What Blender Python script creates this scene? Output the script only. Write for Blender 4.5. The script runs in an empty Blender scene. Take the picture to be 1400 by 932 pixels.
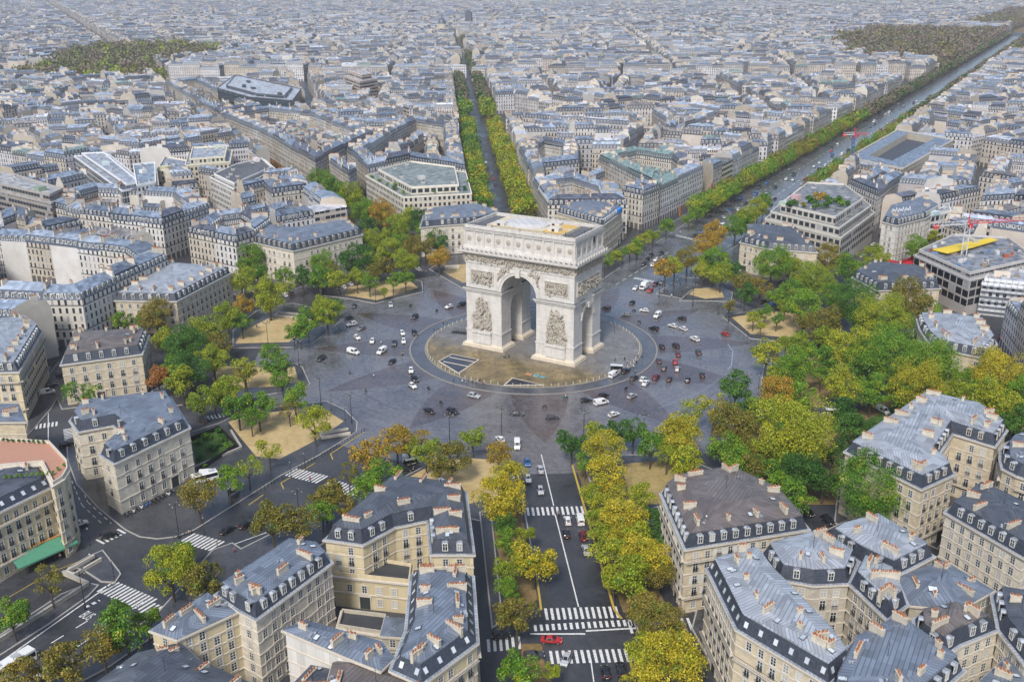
import bpy, bmesh, math, random
import numpy as np
from mathutils import Vector, Matrix

# ------------------------------------------------------------------ camera, sky, sun, exposure
S = bpy.context.scene
COL = S.collection
CAM = np.array([169.804, -310.384, 132.546]); YAW, PIT, ROLL, FPX = -0.5232986, -0.3536150, -0.0051752, 1362.523
_d = np.array([math.cos(PIT)*math.sin(YAW), math.cos(PIT)*math.cos(YAW), math.sin(PIT)])
_r = np.array([math.cos(YAW), -math.sin(YAW), 0.0]); _u = np.cross(_r, _d)
_c, _s = math.cos(ROLL), math.sin(ROLL)
_r, _u = _c*_r + _s*_u, -_s*_r + _c*_u
camd = bpy.data.cameras.new("camera"); camo = bpy.data.objects.new("camera", camd); COL.objects.link(camo)
camo.matrix_world = Matrix(((_r[0], _u[0], -_d[0], CAM[0]), (_r[1], _u[1], -_d[1], CAM[1]), (_r[2], _u[2], -_d[2], CAM[2]), (0, 0, 0, 1)))
camd.sensor_width = 36; camd.lens = FPX/1400*36; camd.clip_start = 1; camd.clip_end = 30000
S.camera = camo
SUN_EL, SUN_AZ = math.radians(48), math.radians(168)      # azimuth measured from +Y towards +X
w = bpy.data.worlds.new("World"); S.world = w; w.use_nodes = True
nt = w.node_tree; nt.nodes.clear()
sky = nt.nodes.new("ShaderNodeTexSky"); sky.sky_type = 'NISHITA'; sky.sun_disc = False
sky.sun_elevation = SUN_EL; sky.sun_rotation = SUN_AZ; sky.dust_density = 2.0; sky.ozone_density = 1.0; sky.air_density = 1.0
bg = nt.nodes.new("ShaderNodeBackground"); bg.inputs[1].default_value = 0.078
wo = nt.nodes.new("ShaderNodeOutputWorld"); nt.links.new(sky.outputs[0], bg.inputs[0]); nt.links.new(bg.outputs[0], wo.inputs[0])
sl = bpy.data.lights.new("sun", 'SUN'); sl.energy = 1.5; sl.angle = math.radians(12); sl.color = (1.0, 0.965, 0.91)
so = bpy.data.objects.new("sun", sl); COL.objects.link(so)
_sd = Vector((math.sin(SUN_AZ)*math.cos(SUN_EL), math.cos(SUN_AZ)*math.cos(SUN_EL), math.sin(SUN_EL)))
so.rotation_euler = (-_sd).to_track_quat('-Z', 'Y').to_euler(); so.location = (0, 0, 600)
S.view_settings.view_transform = 'Standard'; S.view_settings.look = 'None'
S.view_settings.exposure = 1.25; S.view_settings.gamma = 1.0; S.view_settings.use_curve_mapping = False
S.cycles.use_denoising = True
S.cycles.max_bounces = 5; S.cycles.diffuse_bounces = 3; S.cycles.glossy_bounces = 2; S.cycles.transparent_max_bounces = 6
HAZE = 0.0001

# ------------------------------------------------------------------ helpers
R = random.Random(7)
def at(px, py, z=0.0):
    """Where the sight line of a point of the 1400x932 photograph meets the level z."""
    D = _d + (px-700)/FPX*_r + (466-py)/FPX*_u
    t = (z-CAM[2])/D[2]
    return (CAM[0]+D[0]*t, CAM[1]+D[1]*t)
def pix(x, y, z=0.0):
    q = np.array([x, y, z])-CAM; Z = q@_d
    return (700+FPX*(q@_r)/Z, 466-FPX*(q@_u)/Z, Z)
def P(pts, z=0.0): return [at(a, b, z) for a, b in pts]
def area(p): return 0.5*sum(p[i-1][0]*p[i][1]-p[i][0]*p[i-1][1] for i in range(len(p)))
def ccw(p): return list(p) if area(p) > 0 else list(p)[::-1]
def inside(q, p):
    x, y = q; c = False
    for i in range(len(p)):
        a, b = p[i-1], p[i]
        if (a[1] > y) != (b[1] > y) and x < (b[0]-a[0])*(y-a[1])/(b[1]-a[1])+a[0]: c = not c
    return c
def inset(p, d):
    n = len(p); out = []
    for i in range(n):
        a, b, c = p[i-1], p[i], p[(i+1) % n]
        e1 = Vector((b[0]-a[0], b[1]-a[1])).normalized(); e2 = Vector((c[0]-b[0], c[1]-b[1])).normalized()
        n1 = Vector((-e1.y, e1.x)); n2 = Vector((-e2.y, e2.x))
        k = max(1+n1.dot(n2), 0.25)
        m = (n1+n2)/k
        out.append((b[0]+m.x*d, b[1]+m.y*d))
    return out
def okinset(p, q):
    for i in range(len(p)):
        a, b = p[i-1], p[i]; c, d = q[i-1], q[i]
        if (b[0]-a[0])*(d[0]-c[0])+(b[1]-a[1])*(d[1]-c[1]) <= 0.02: return False
    return True
def _cross(a, b, c, d):
    o = lambda p, q, r: (q[0]-p[0])*(r[1]-p[1])-(q[1]-p[1])*(r[0]-p[0])
    return o(a, b, c)*o(a, b, d) < 0 and o(c, d, a)*o(c, d, b) < 0
_ok0 = okinset
def okinset(p, q):
    if not _ok0(p, q): return False
    n = len(q)
    if n > 4:
        for i in range(n):
            for j in range(i+2, n):
                if (j+1) % n != i and _cross(q[i], q[(i+1) % n], q[j], q[(j+1) % n]): return False
    return True
def maxinset(p, cap):
    d = 0.0
    while d < cap and okinset(p, inset(p, d+0.25)): d += 0.25
    return d
def centroid(p): return (sum(a[0] for a in p)/len(p), sum(a[1] for a in p)/len(p))
def facing(a, b):
    n = (b[1]-a[1], -(b[0]-a[0])); m = ((a[0]+b[0])/2, (a[1]+b[1])/2)
    return n[0]*(CAM[0]-m[0])+n[1]*(CAM[1]-m[1]) > -0.05*math.hypot(*n)*math.hypot(CAM[0]-m[0], CAM[1]-m[1])

class MB:
    def __init__(s): s.v = []; s.f = []; s.m = []; s.uv = []
    def face(s, pts, m=0, uv=None):
        k = len(s.v); s.v += [tuple(q) for q in pts]; s.f.append(tuple(range(k, k+len(pts)))); s.m.append(m)
        s.uv.append(uv or [(q[0], q[1]) for q in pts])
    def box(s, x0, y0, z0, x1, y1, z1, m=0, top=None):
        s.obox(((x0+x1)/2, (y0+y1)/2), ((x1-x0)/2, (y1-y0)/2), z0, z1, 0, m, top)
    def obox(s, c, h, z0, z1, ang=0, m=0, top=None, taper=1.0):
        ca, sa = math.cos(ang), math.sin(ang)
        q = [(-h[0], -h[1]), (h[0], -h[1]), (h[0], h[1]), (-h[0], h[1])]
        b = [(c[0]+x*ca-y*sa, c[1]+x*sa+y*ca) for x, y in q]; t = [(c[0]+(x*ca-y*sa)*taper, c[1]+(x*sa+y*ca)*taper) for x, y in q]
        s.loft(b, z0, t, z1, m, m if top is None else top, bottom=True)
    def loft(s, b, z0, t, z1, m=0, top=0, bottom=False, cap=True, v0=0.0):
        u = 0.0
        for i in range(len(b)):
            j = (i+1) % len(b); L = math.hypot(b[j][0]-b[i][0], b[j][1]-b[i][1]); H = math.hypot(z1-z0, math.hypot(t[i][0]-b[i][0], t[i][1]-b[i][1]))
            s.face([(*b[i], z0), (*b[j], z0), (*t[j], z1), (*t[i], z1)], m, [(u, v0), (u+L, v0), (u+L, v0+H), (u, v0+H)]); u += L
        if cap: s.face([(*q, z1) for q in t], top)
        if bottom: s.face([(*q, z0) for q in b][::-1], m)
    def prism(s, p, z0, z1, m=0, top=None, cap=True): s.loft(p, z0, p, z1, m, m if top is None else top, cap=cap)
    def tube(s, a, b, r0, r1=None, n=6, m=0, cap=True):
        a, b = Vector(a), Vector(b); r1 = r0 if r1 is None else r1
        q = (b-a).to_track_quat('Z', 'Y'); A = []; B = []
        for i in range(n):
            t = 2*math.pi*i/n; w_ = q @ Vector((math.cos(t), math.sin(t), 0)); A.append(a+w_*r0); B.append(b+w_*r1)
        for i in range(n): s.face([A[i], A[(i+1) % n], B[(i+1) % n], B[i]], m)
        if cap: s.face(A[::-1], m); s.face(B, m)
    def ball(s, c, r, m=0, nu=8, nv=5, q=None):
        c = Vector(c); r = (r, r, r) if isinstance(r, (int, float)) else r
        def p(i, j):
            a = 2*math.pi*i/nu; b = math.pi*(j/nv-0.5); w_ = Vector((math.cos(a)*math.cos(b)*r[0], math.sin(a)*math.cos(b)*r[1], math.sin(b)*r[2]))
            return c+(q @ w_ if q else w_)
        for i in range(nu):
            for j in range(nv):
                if j == 0: s.face([p(i, 0), p(i+1, 1), p(i, 1)], m)
                elif j == nv-1: s.face([p(i, j), p(i+1, j), p(i, nv)], m)
                else: s.face([p(i, j), p(i+1, j), p(i+1, j+1), p(i, j+1)], m)
    def mesh(s, name, mats, origin=(0, 0, 0), smooth=False, weld=False):
        me = bpy.data.meshes.new(name)
        o = Vector(origin)
        me.from_pydata([Vector(q)-o for q in s.v], [], s.f)
        for m in mats: me.materials.append(m)
        me.polygons.foreach_set("material_index", s.m)
        uv = me.uv_layers.new(name="UVMap"); uv.data.foreach_set("uv", [c for f in s.uv for q in f for c in q])
        if weld:
            bm = bmesh.new(); bm.from_mesh(me); bmesh.ops.remove_doubles(bm, verts=bm.verts, dist=0.002)
            bmesh.ops.recalc_face_normals(bm, faces=bm.faces); bm.to_mesh(me); bm.free()
        if smooth: me.polygons.foreach_set("use_smooth", [True]*len(me.polygons))
        me.update(); return me
    def build(s, name, mats, parent=None, origin=(0, 0, 0), smooth=False, weld=False):
        return put(name, s.mesh(name, mats, origin, smooth, weld), parent, origin if parent is None else (0, 0, 0))

def put(name, me, parent=None, loc=(0, 0, 0), rz=0.0, sc=None):
    o = bpy.data.objects.new(name, me); COL.objects.link(o)
    o.location = loc
    if rz: o.rotation_euler = (0, 0, rz)
    if sc is not None: o.scale = sc
    if parent is not None: o.parent = parent
    return o
def thing(name, label, cat, loc=(0, 0, 0), rz=0.0, group=None):
    o = put(name, None, None, loc, rz); tag(o, label, cat, group); return o
def tag(o, label, cat, group=None):
    o['label'] = label; o['category'] = cat
    if group: o['group'] = group
    return o
def struct(o, kind='structure'): o['kind'] = kind; return o

# labels of repeats: look + place, with an ordinal only where look and place do not single one out
REG = []
def reg(o, look, place, cat, group, mode=None): o['category'] = cat; o['group'] = group; REG.append((o, look, place, mode))
ORD = "first second third fourth fifth sixth seventh eighth ninth tenth eleventh twelfth thirteenth fourteenth fifteenth sixteenth seventeenth eighteenth nineteenth twentieth".split()
def ordinal(n):
    if n <= 20: return ORD[n-1]
    return f"{n}{'th' if 10 <= n % 100 <= 20 else {1: 'st', 2: 'nd', 3: 'rd'}.get(n % 10, 'th')}"
def finish_labels():
    G = {}
    for o, look, place, mode in REG: G.setdefault((look, place), []).append((o, mode))
    for (look, place), L in G.items():
        if len(L) == 1: L[0][0]['label'] = f"{look} {place}"; continue
        pp = [(pix(*o.location), o, m) for o, m in L]
        sx = max(q[0][0] for q in pp)-min(q[0][0] for q in pp); sy = max(q[0][1] for q in pp)-min(q[0][1] for q in pp)
        if pp[0][2] == 'near' or sy > 1.6*sx: pp.sort(key=lambda q: -q[0][1]); how = "from the front"
        else: pp.sort(key=lambda q: q[0][0]); how = "from the left"
        for i, (_, o, _m) in enumerate(pp): o['label'] = f"{ordinal(i+1)} {look} {how}, {place}"

# ------------------------------------------------------------------ materials
def mat(name): m = bpy.data.materials.new(name); m.use_nodes = True; return m, m.node_tree.nodes, m.node_tree.links
class N:
    """small node-graph helper"""
    def __init__(s, name):
        s.m = bpy.data.materials.new(name); s.m.use_nodes = True; s.t = s.m.node_tree; s.b = s.t.nodes["Principled BSDF"]
    def n(s, typ, **kw):
        o = s.t.nodes.new(typ)
        for k, v in kw.items(): setattr(o, k, v)
        return o
    def i(s, sock, v):
        if v is None: return
        if hasattr(v, 'is_linked') or isinstance(v, bpy.types.NodeSocket): s.t.links.new(v, sock)
        else: sock.default_value = v
    def math(s, op, a, b=None, c=None):
        o = s.n("ShaderNodeMath", operation=op); s.i(o.inputs[0], a); s.i(o.inputs[1], b); s.i(o.inputs[2], c); return o.outputs[0]
    def mix(s, f, a, b, mode='MIX'):
        o = s.n("ShaderNodeMix", data_type='RGBA', blend_type=mode); s.i(o.inputs[0], f); s.i(o.inputs[6], a); s.i(o.inputs[7], b); return o.outputs[2]
    def ramp(s, f, lo, hi):
        o = s.n("ShaderNodeMapRange"); s.i(o.inputs[0], f); o.inputs[1].default_value = lo; o.inputs[2].default_value = hi; return o.outputs[0]
    def noise(s, vec, scale, detail=3, rough=0.6):
        o = s.n("ShaderNodeTexNoise"); s.i(o.inputs['Vector'], vec); o.inputs['Scale'].default_value = scale; o.inputs['Detail'].default_value = detail; o.inputs['Roughness'].default_value = rough; return o.outputs[0]
    def white(s, vec):
        o = s.n("ShaderNodeTexWhiteNoise", noise_dimensions='3D'); s.i(o.inputs[0], vec); return o.outputs[0]
    def comb(s, x, y, z=0.0):
        o = s.n("ShaderNodeCombineXYZ"); s.i(o.inputs[0], x); s.i(o.inputs[1], y); s.i(o.inputs[2], z); return o.outputs[0]
    def uvxy(s):
        o = s.n("ShaderNodeUVMap"); q = s.n("ShaderNodeSeparateXYZ"); s.t.links.new(o.outputs[0], q.inputs[0]); return q.outputs[0], q.outputs[1]
    def pos(s): return s.n("ShaderNodeNewGeometry").outputs['Position']
    def obj(s): return s.n("ShaderNodeTexCoord").outputs['Object']
    def rnd(s): return s.n("ShaderNodeObjectInfo").outputs['Random']
    def attr(s, nme): o = s.n("ShaderNodeAttribute"); o.attribute_name = nme; return o.outputs['Color']
    def bump(s, h, st=0.3, dist=0.05):
        o = s.n("ShaderNodeBump"); o.inputs['Strength'].default_value = st; o.inputs['Distance'].default_value = dist; s.i(o.inputs['Height'], h); s.t.links.new(o.outputs[0], s.b.inputs['Normal'])
    def fin(s, col, rough=0.7, metal=0.0, spec=None):
        s.i(s.b.inputs['Base Color'], col); s.i(s.b.inputs['Roughness'], rough); s.i(s.b.inputs['Metallic'], metal)
        if spec is not None: s.b.inputs['Specular IOR Level'].default_value = spec
        return s.m
def c4(r, g, b): return (r, g, b, 1.0)
def plain(name, col, rough=0.6, metal=0.0, var=0.12, scale=1.5, spec=None):
    g = N(name); f = g.noise(g.pos(), scale, 4)
    return g.fin(g.mix(f, c4(*[c*(1-var*2) for c in col]), c4(*[min(1, c*(1+var*1.6)) for c in col])), rough, metal, spec)

def stone(name, col, course=0.55, dirt=0.38):
    """ashlar: courses, per-block tone, rain streaks of soot"""
    g = N(name); u, v = g.uvxy(); row = g.math('FLOOR', g.math('DIVIDE', v, course))
    blk = g.white(g.comb(g.math('FLOOR', g.math('ADD', g.math('DIVIDE', u, 1.1), g.math('MULTIPLY', row, 0.5))), row))
    joint = g.math('LESS_THAN', g.math('FRACT', g.math('DIVIDE', v, course)), 0.08)
    st = g.noise(g.comb(g.math('MULTIPLY', u, 0.9), g.math('MULTIPLY', v, 0.12)), 1.0, 5, 0.7)
    bl = g.noise(g.pos(), 0.25, 4)
    base = g.mix(blk, c4(*[c*0.86 for c in col]), c4(*[c*1.1 for c in col]))
    base = g.mix(g.math('MULTIPLY', joint, 0.35), base, c4(*[c*0.5 for c in col]))
    base = g.mix(g.math('MULTIPLY', g.ramp(st, 0.48, 0.75), dirt), base, c4(col[0]*0.42, col[1]*0.4, col[2]*0.4))
    base = g.mix(g.math('MULTIPLY', g.ramp(bl, 0.5, 0.8), 0.3), base, c4(col[0]*0.75, col[1]*0.68, col[2]*0.55))
    g.bump(g.math('SUBTRACT', 1.0, joint), 0.2, 0.03)
    return g.fin(base, 0.8)
def zinc(name, col, seam=0.85, var=0.34, rough=0.42, metal=0.35):
    """standing-seam sheets with patched tones"""
    g = N(name); u, v = g.uvxy(); k = g.math('DIVIDE', u, seam)
    fr = g.math('FRACT', k); line = g.math('LESS_THAN', fr, 0.2)
    cell = g.white(g.comb(g.math('FLOOR', g.math('DIVIDE', u, seam*3)), g.math('FLOOR', g.math('DIVIDE', v, 2.3)), g.rnd()))
    sh = g.white(g.comb(g.math('FLOOR', k), g.math('FLOOR', g.math('DIVIDE', v, 2.3)), g.rnd()))
    big = g.noise(g.pos(), 0.16, 4)
    f = g.math('ADD', g.math('MULTIPLY', cell, 0.5), g.math('ADD', g.math('MULTIPLY', sh, 0.25), g.math('MULTIPLY', big, 0.4)))
    b = g.mix(g.ramp(f, 0.2, 0.95), c4(*[c*(1-var) for c in col]), c4(*[c*(1+var) for c in col]))
    b = g.mix(g.math('MULTIPLY', line, 0.7), b, c4(*[c*0.4 for c in col]))
    b = g.mix(g.math('MULTIPLY', g.ramp(g.noise(g.pos(), 0.7, 5), 0.62, 0.8), 0.35), b, c4(0.16, 0.11, 0.08))
    hump = g.math('SUBTRACT', 1.0, g.math('LESS_THAN', fr, 0.1))
    g.bump(hump, 0.35, 0.05)
    return g.fin(b, g.math('ADD', rough, g.math('MULTIPLY', big, 0.15)), metal)
def slate(name, col):
    g = N(name); u, v = g.uvxy(); row = g.math('FLOOR', g.math('DIVIDE', v, 0.28))
    c = g.white(g.comb(g.math('FLOOR', g.math('ADD', g.math('DIVIDE', u, 0.35), g.math('MULTIPLY', row, 0.5))), row, g.rnd()))
    b = g.mix(c, c4(*[k*0.7 for k in col]), c4(*[k*1.35 for k in col]))
    b = g.mix(g.math('MULTIPLY', g.ramp(g.noise(g.pos(), 0.4, 4), 0.5, 0.8), 0.35), b, c4(col[0]*1.9, col[1]*1.9, col[2]*1.9))
    return g.fin(b, 0.42)
def city_wall(name, flr=3.15, bay=2.7, ww=0.2, lo=0.14, hi=0.8, glass=(0.035, 0.042, 0.055), balcony=True, shop=True, curtain=0.78):
    """far facades: tint per house, window bays by wall coordinates (negative v = blind party wall)"""
    g = N(name); u, v = g.uvxy(); t = g.attr("tint")
    cv = g.math('DIVIDE', g.math('SUBTRACT', v, 3.8), flr); cu = g.math('DIVIDE', u, bay)
    fu, fv = g.math('FRACT', cu), g.math('FRACT', cv); up = g.math('GREATER_THAN', v, 3.8); wall_ = g.math('GREATER_THAN', v, 0.0)
    wx = g.math('LESS_THAN', g.math('ABSOLUTE', g.math('SUBTRACT', fu, 0.5)), ww)
    wy = g.math('MULTIPLY', g.math('GREATER_THAN', fv, lo), g.math('LESS_THAN', fv, hi))
    win = g.math('MULTIPLY', g.math('MULTIPLY', wx, wy), up)
    wx2 = g.math('LESS_THAN', g.math('ABSOLUTE', g.math('SUBTRACT', fu, 0.5)), ww+0.05)
    rn = g.white(g.comb(g.math('FLOOR', cu), g.math('FLOOR', cv), g.rnd()))
    dirt = g.noise(g.pos(), 0.12, 5, 0.7)
    b = g.mix(g.ramp(dirt, 0.3, 0.8), t, g.mix(1.0, t, c4(0.72, 0.68, 0.62), 'MULTIPLY'))
    b = g.mix(g.math('MULTIPLY', g.math('MULTIPLY', wx2, wy), g.math('MULTIPLY', up, 0.5)), b, g.mix(1.0, t, c4(1.3, 1.3, 1.3), 'MULTIPLY'))
    gl = g.mix(g.math('GREATER_THAN', rn, curtain), c4(*glass), c4(0.34, 0.34, 0.34))
    b = g.mix(win, b, gl)
    if balcony:
        fl = g.math('FLOOR', cv)
        isb = g.math('ADD', g.math('COMPARE', fl, 1.0, 0.2), g.math('COMPARE', fl, 4.0, 0.2))
        bal = g.math('MULTIPLY', isb, g.math('LESS_THAN', fv, 0.2))
        b = g.mix(g.math('MULTIPLY', bal, 0.75), b, c4(0.05, 0.05, 0.055))
        line = g.math('MULTIPLY', g.math('LESS_THAN', fv, 0.06), up)
        b = g.mix(g.math('MULTIPLY', line, 0.4), b, g.mix(1.0, t, c4(0.5, 0.48, 0.45), 'MULTIPLY'))
    if shop:
        low = g.math('MULTIPLY', g.math('LESS_THAN', v, 3.3), wall_)
        pier = g.math('LESS_THAN', g.math('ABSOLUTE', g.math('SUBTRACT', g.math('FRACT', g.math('DIVIDE', u, 3.4)), 0.5)), 0.36)
        b = g.mix(g.math('MULTIPLY', g.math('MULTIPLY', low, pier), 0.85), b, c4(0.04, 0.04, 0.045))
    return g.fin(b, g.mix(win, c4(0.8, 0.8, 0.8), c4(0.25, 0.25, 0.25)))
def city_roof(name):
    """far roofs: tint per house, seams and patches; v>900 = steep mansard with dormer windows"""
    g = N(name); u, v = g.uvxy(); t = g.attr("tint")
    steep = g.math('GREATER_THAN', v, 900.0)
    fu = g.math('FRACT', g.math('DIVIDE', u, 2.7)); vv = g.math('SUBTRACT', v, 1000.0)
    wx = g.math('LESS_THAN', g.math('ABSOLUTE', g.math('SUBTRACT', fu, 0.5)), 0.22); wy = g.math('MULTIPLY', g.math('GREATER_THAN', vv, 0.5), g.math('LESS_THAN', vv, 2.3))
    fx = g.math('LESS_THAN', g.math('ABSOLUTE', g.math('SUBTRACT', fu, 0.5)), 0.13); fy = g.math('MULTIPLY', g.math('GREATER_THAN', vv, 0.6), g.math('LESS_THAN', vv, 1.9))
    cell = g.white(g.comb(g.math('FLOOR', g.math('DIVIDE', u, 1.9)), g.math('FLOOR', g.math('DIVIDE', v, 2.6)), g.rnd()))
    big = g.noise(g.pos(), 0.22, 5, 0.7)
    f = g.math('ADD', g.math('MULTIPLY', cell, 0.55), g.math('MULTIPLY', big, 0.6))
    b = g.mix(g.ramp(f, 0.2, 0.9), g.mix(1.0, t, c4(0.42, 0.44, 0.48), 'MULTIPLY'), g.mix(1.0, t, c4(1.6, 1.6, 1.6), 'MULTIPLY'))
    seam = g.math('LESS_THAN', g.math('FRACT', g.math('DIVIDE', u, 0.65)), 0.16)
    b = g.mix(g.math('MULTIPLY', seam, 0.3), b, g.mix(1.0, t, c4(0.3, 0.3, 0.3), 'MULTIPLY'))
    b = g.mix(g.math('MULTIPLY', g.ramp(g.noise(g.pos(), 0.5, 3), 0.66, 0.75), g.math('SUBTRACT', 0.5, g.math('MULTIPLY', steep, 0.5))), b, c4(0.24, 0.19, 0.15))
    dk = g.mix(steep, b, g.mix(1.0, t, c4(0.26, 0.275, 0.31), 'MULTIPLY'))
    dk = g.mix(g.math('MULTIPLY', steep, g.math('MULTIPLY', wx, wy)), dk, c4(0.5, 0.5, 0.48))
    dk = g.mix(g.math('MULTIPLY', steep, g.math('MULTIPLY', fx, fy)), dk, c4(0.04, 0.045, 0.055))
    return g.fin(dk, 0.45, 0.15)

M = {}
M['wall'] = [stone("limestone_cream", (0.545, 0.468, 0.335)), stone("limestone_pale", (0.62, 0.565, 0.46)), stone("limestone_grey", (0.46, 0.42, 0.34)), stone("render_yellow", (0.58, 0.495, 0.32), 3.3, 0.25), stone("render_white", (0.62, 0.60, 0.56), 3.3, 0.3)]
M['trim'] = plain("stone_trim", (0.55, 0.50, 0.42), 0.8)
M['zinc'] = [zinc("zinc_blue_grey", (0.20, 0.235, 0.29)), zinc("zinc_pale", (0.40, 0.43, 0.47)), zinc("zinc_dark", (0.11, 0.125, 0.15)), zinc("zinc_brown", (0.19, 0.165, 0.155))]
M['slate'] = slate("slate", (0.035, 0.042, 0.058)); M['leadflat'] = plain("roof_felt", (0.05, 0.053, 0.06), 0.5, scale=0.5, var=0.25)
M['iron'] = plain("wrought_iron", (0.018, 0.018, 0.02), 0.5); M['frame'] = plain("window_paint", (0.6, 0.6, 0.57), 0.5)
def glass(name, a, b):
    g = N(name); f = g.white(g.comb(g.rnd(), g.rnd(), 0.0)); return g.fin(g.mix(f, c4(*a), c4(*b)), 0.12, 0.0, 0.6)
M['glass'] = glass("window_glass", (0.012, 0.016, 0.022), (0.06, 0.075, 0.09)); M['curtain'] = glass("curtained_glass", (0.25, 0.25, 0.24), (0.5, 0.49, 0.46))
M['skyglass'] = glass("skylight_glass", (0.35, 0.4, 0.45), (0.6, 0.64, 0.66))
M['stucco'] = plain("chimney_stucco", (0.5, 0.45, 0.36), 0.85, var=0.2, scale=0.9); M['pot'] = plain("terracotta", (0.36, 0.13, 0.05), 0.7, var=0.3)
M['brick'] = plain("chimney_brick", (0.33, 0.12, 0.06), 0.8, var=0.2)
M['cwall'] = city_wall("city_facade"); M['croof'] = city_roof("city_roof")
M['cband'] = city_wall("band_glazed_facade", 3.3, 3.0, 0.46, 0.3, 0.8, (0.03, 0.04, 0.05), False, False, 0.9)
M['cpunch'] = city_wall("punched_white_facade", 3.3, 2.6, 0.26, 0.25, 0.8, (0.03, 0.035, 0.045), False, False, 0.9)
M['cglass'] = city_wall("curtain_glass_facade", 3.4, 1.6, 0.44, 0.08, 0.92, (0.03, 0.05, 0.06), False, False, 0.96)
def tint_mat(name, rough=0.8):
    g = N(name); t = g.attr("tint"); return g.fin(g.mix(g.noise(g.pos(), 0.6, 4), g.mix(1.0, t, c4(0.75, 0.75, 0.75), 'MULTIPLY'), g.mix(1.0, t, c4(1.2, 1.2, 1.2), 'MULTIPLY')), rough)
M['ctint'] = tint_mat("tinted_masonry")

def foliage(name, a, b, c=None):
    g = N(name); o = g.obj(); f = g.noise(o, 3.2, 2); h = g.white(g.n("ShaderNodeNewGeometry").outputs['Random Per Island'])
    r = g.rnd()
    k = g.math('ADD', g.math('MULTIPLY', f, 1.5), g.math('ADD', g.math('MULTIPLY', r, 0.5), -0.55))
    col = g.mix(g.ramp(k, 0.1, 0.9), c4(*a), c4(*b))
    if c: col = g.mix(g.ramp(g.noise(o, 5.0, 1), 0.55, 0.72), col, c4(*c))
    col = g.mix(1.0, col, g.mix(h, c4(0.6, 0.6, 0.6), c4(1.4, 1.4, 1.4)), 'MULTIPLY')
    g.b.inputs['Subsurface Weight'].default_value = 0.0
    return g.fin(col, 0.55, 0.0, 0.35)
FOL = {'g': foliage("leaves_green", (0.055, 0.15, 0.008), (0.15, 0.27, 0.015), (0.24, 0.28, 0.02)),
       'd': foliage("leaves_dark_green", (0.025, 0.085, 0.01), (0.07, 0.16, 0.015)),
       'y': foliage("leaves_yellow_green", (0.15, 0.22, 0.01), (0.36, 0.35, 0.015), (0.08, 0.17, 0.01)),
       'Y': foliage("leaves_yellow", (0.27, 0.26, 0.012), (0.46, 0.36, 0.018), (0.13, 0.19, 0.012)),
       'o': foliage("leaves_orange", (0.26, 0.18, 0.018), (0.40, 0.23, 0.018), (0.15, 0.17, 0.02)),
       'r': foliage("leaves_rust", (0.24, 0.09, 0.02), (0.34, 0.15, 0.03)),
       'b': foliage("leaves_olive_brown", (0.13, 0.125, 0.015), (0.24, 0.18, 0.025), (0.09, 0.14, 0.015))}
FOL['w'] = foliage("leaves_hazed_brown", (0.15, 0.115, 0.085), (0.26, 0.19, 0.125), (0.17, 0.16, 0.08)); FOL['x'] = foliage("leaves_hazed_olive", (0.10, 0.115, 0.05), (0.21, 0.2, 0.08))  # far autumn brown and olive, with distance haze muted into the leaf colour
FOLNAME = {'g': "green tree", 'd': "dark green tree", 'y': "yellow-green tree", 'Y': "golden yellow tree", 'o': "orange-tinged tree", 'r': "rust-red tree", 'b': "olive-brown tree"}
M['bark'] = plain("bark", (0.07, 0.055, 0.04), 0.9)

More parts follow.
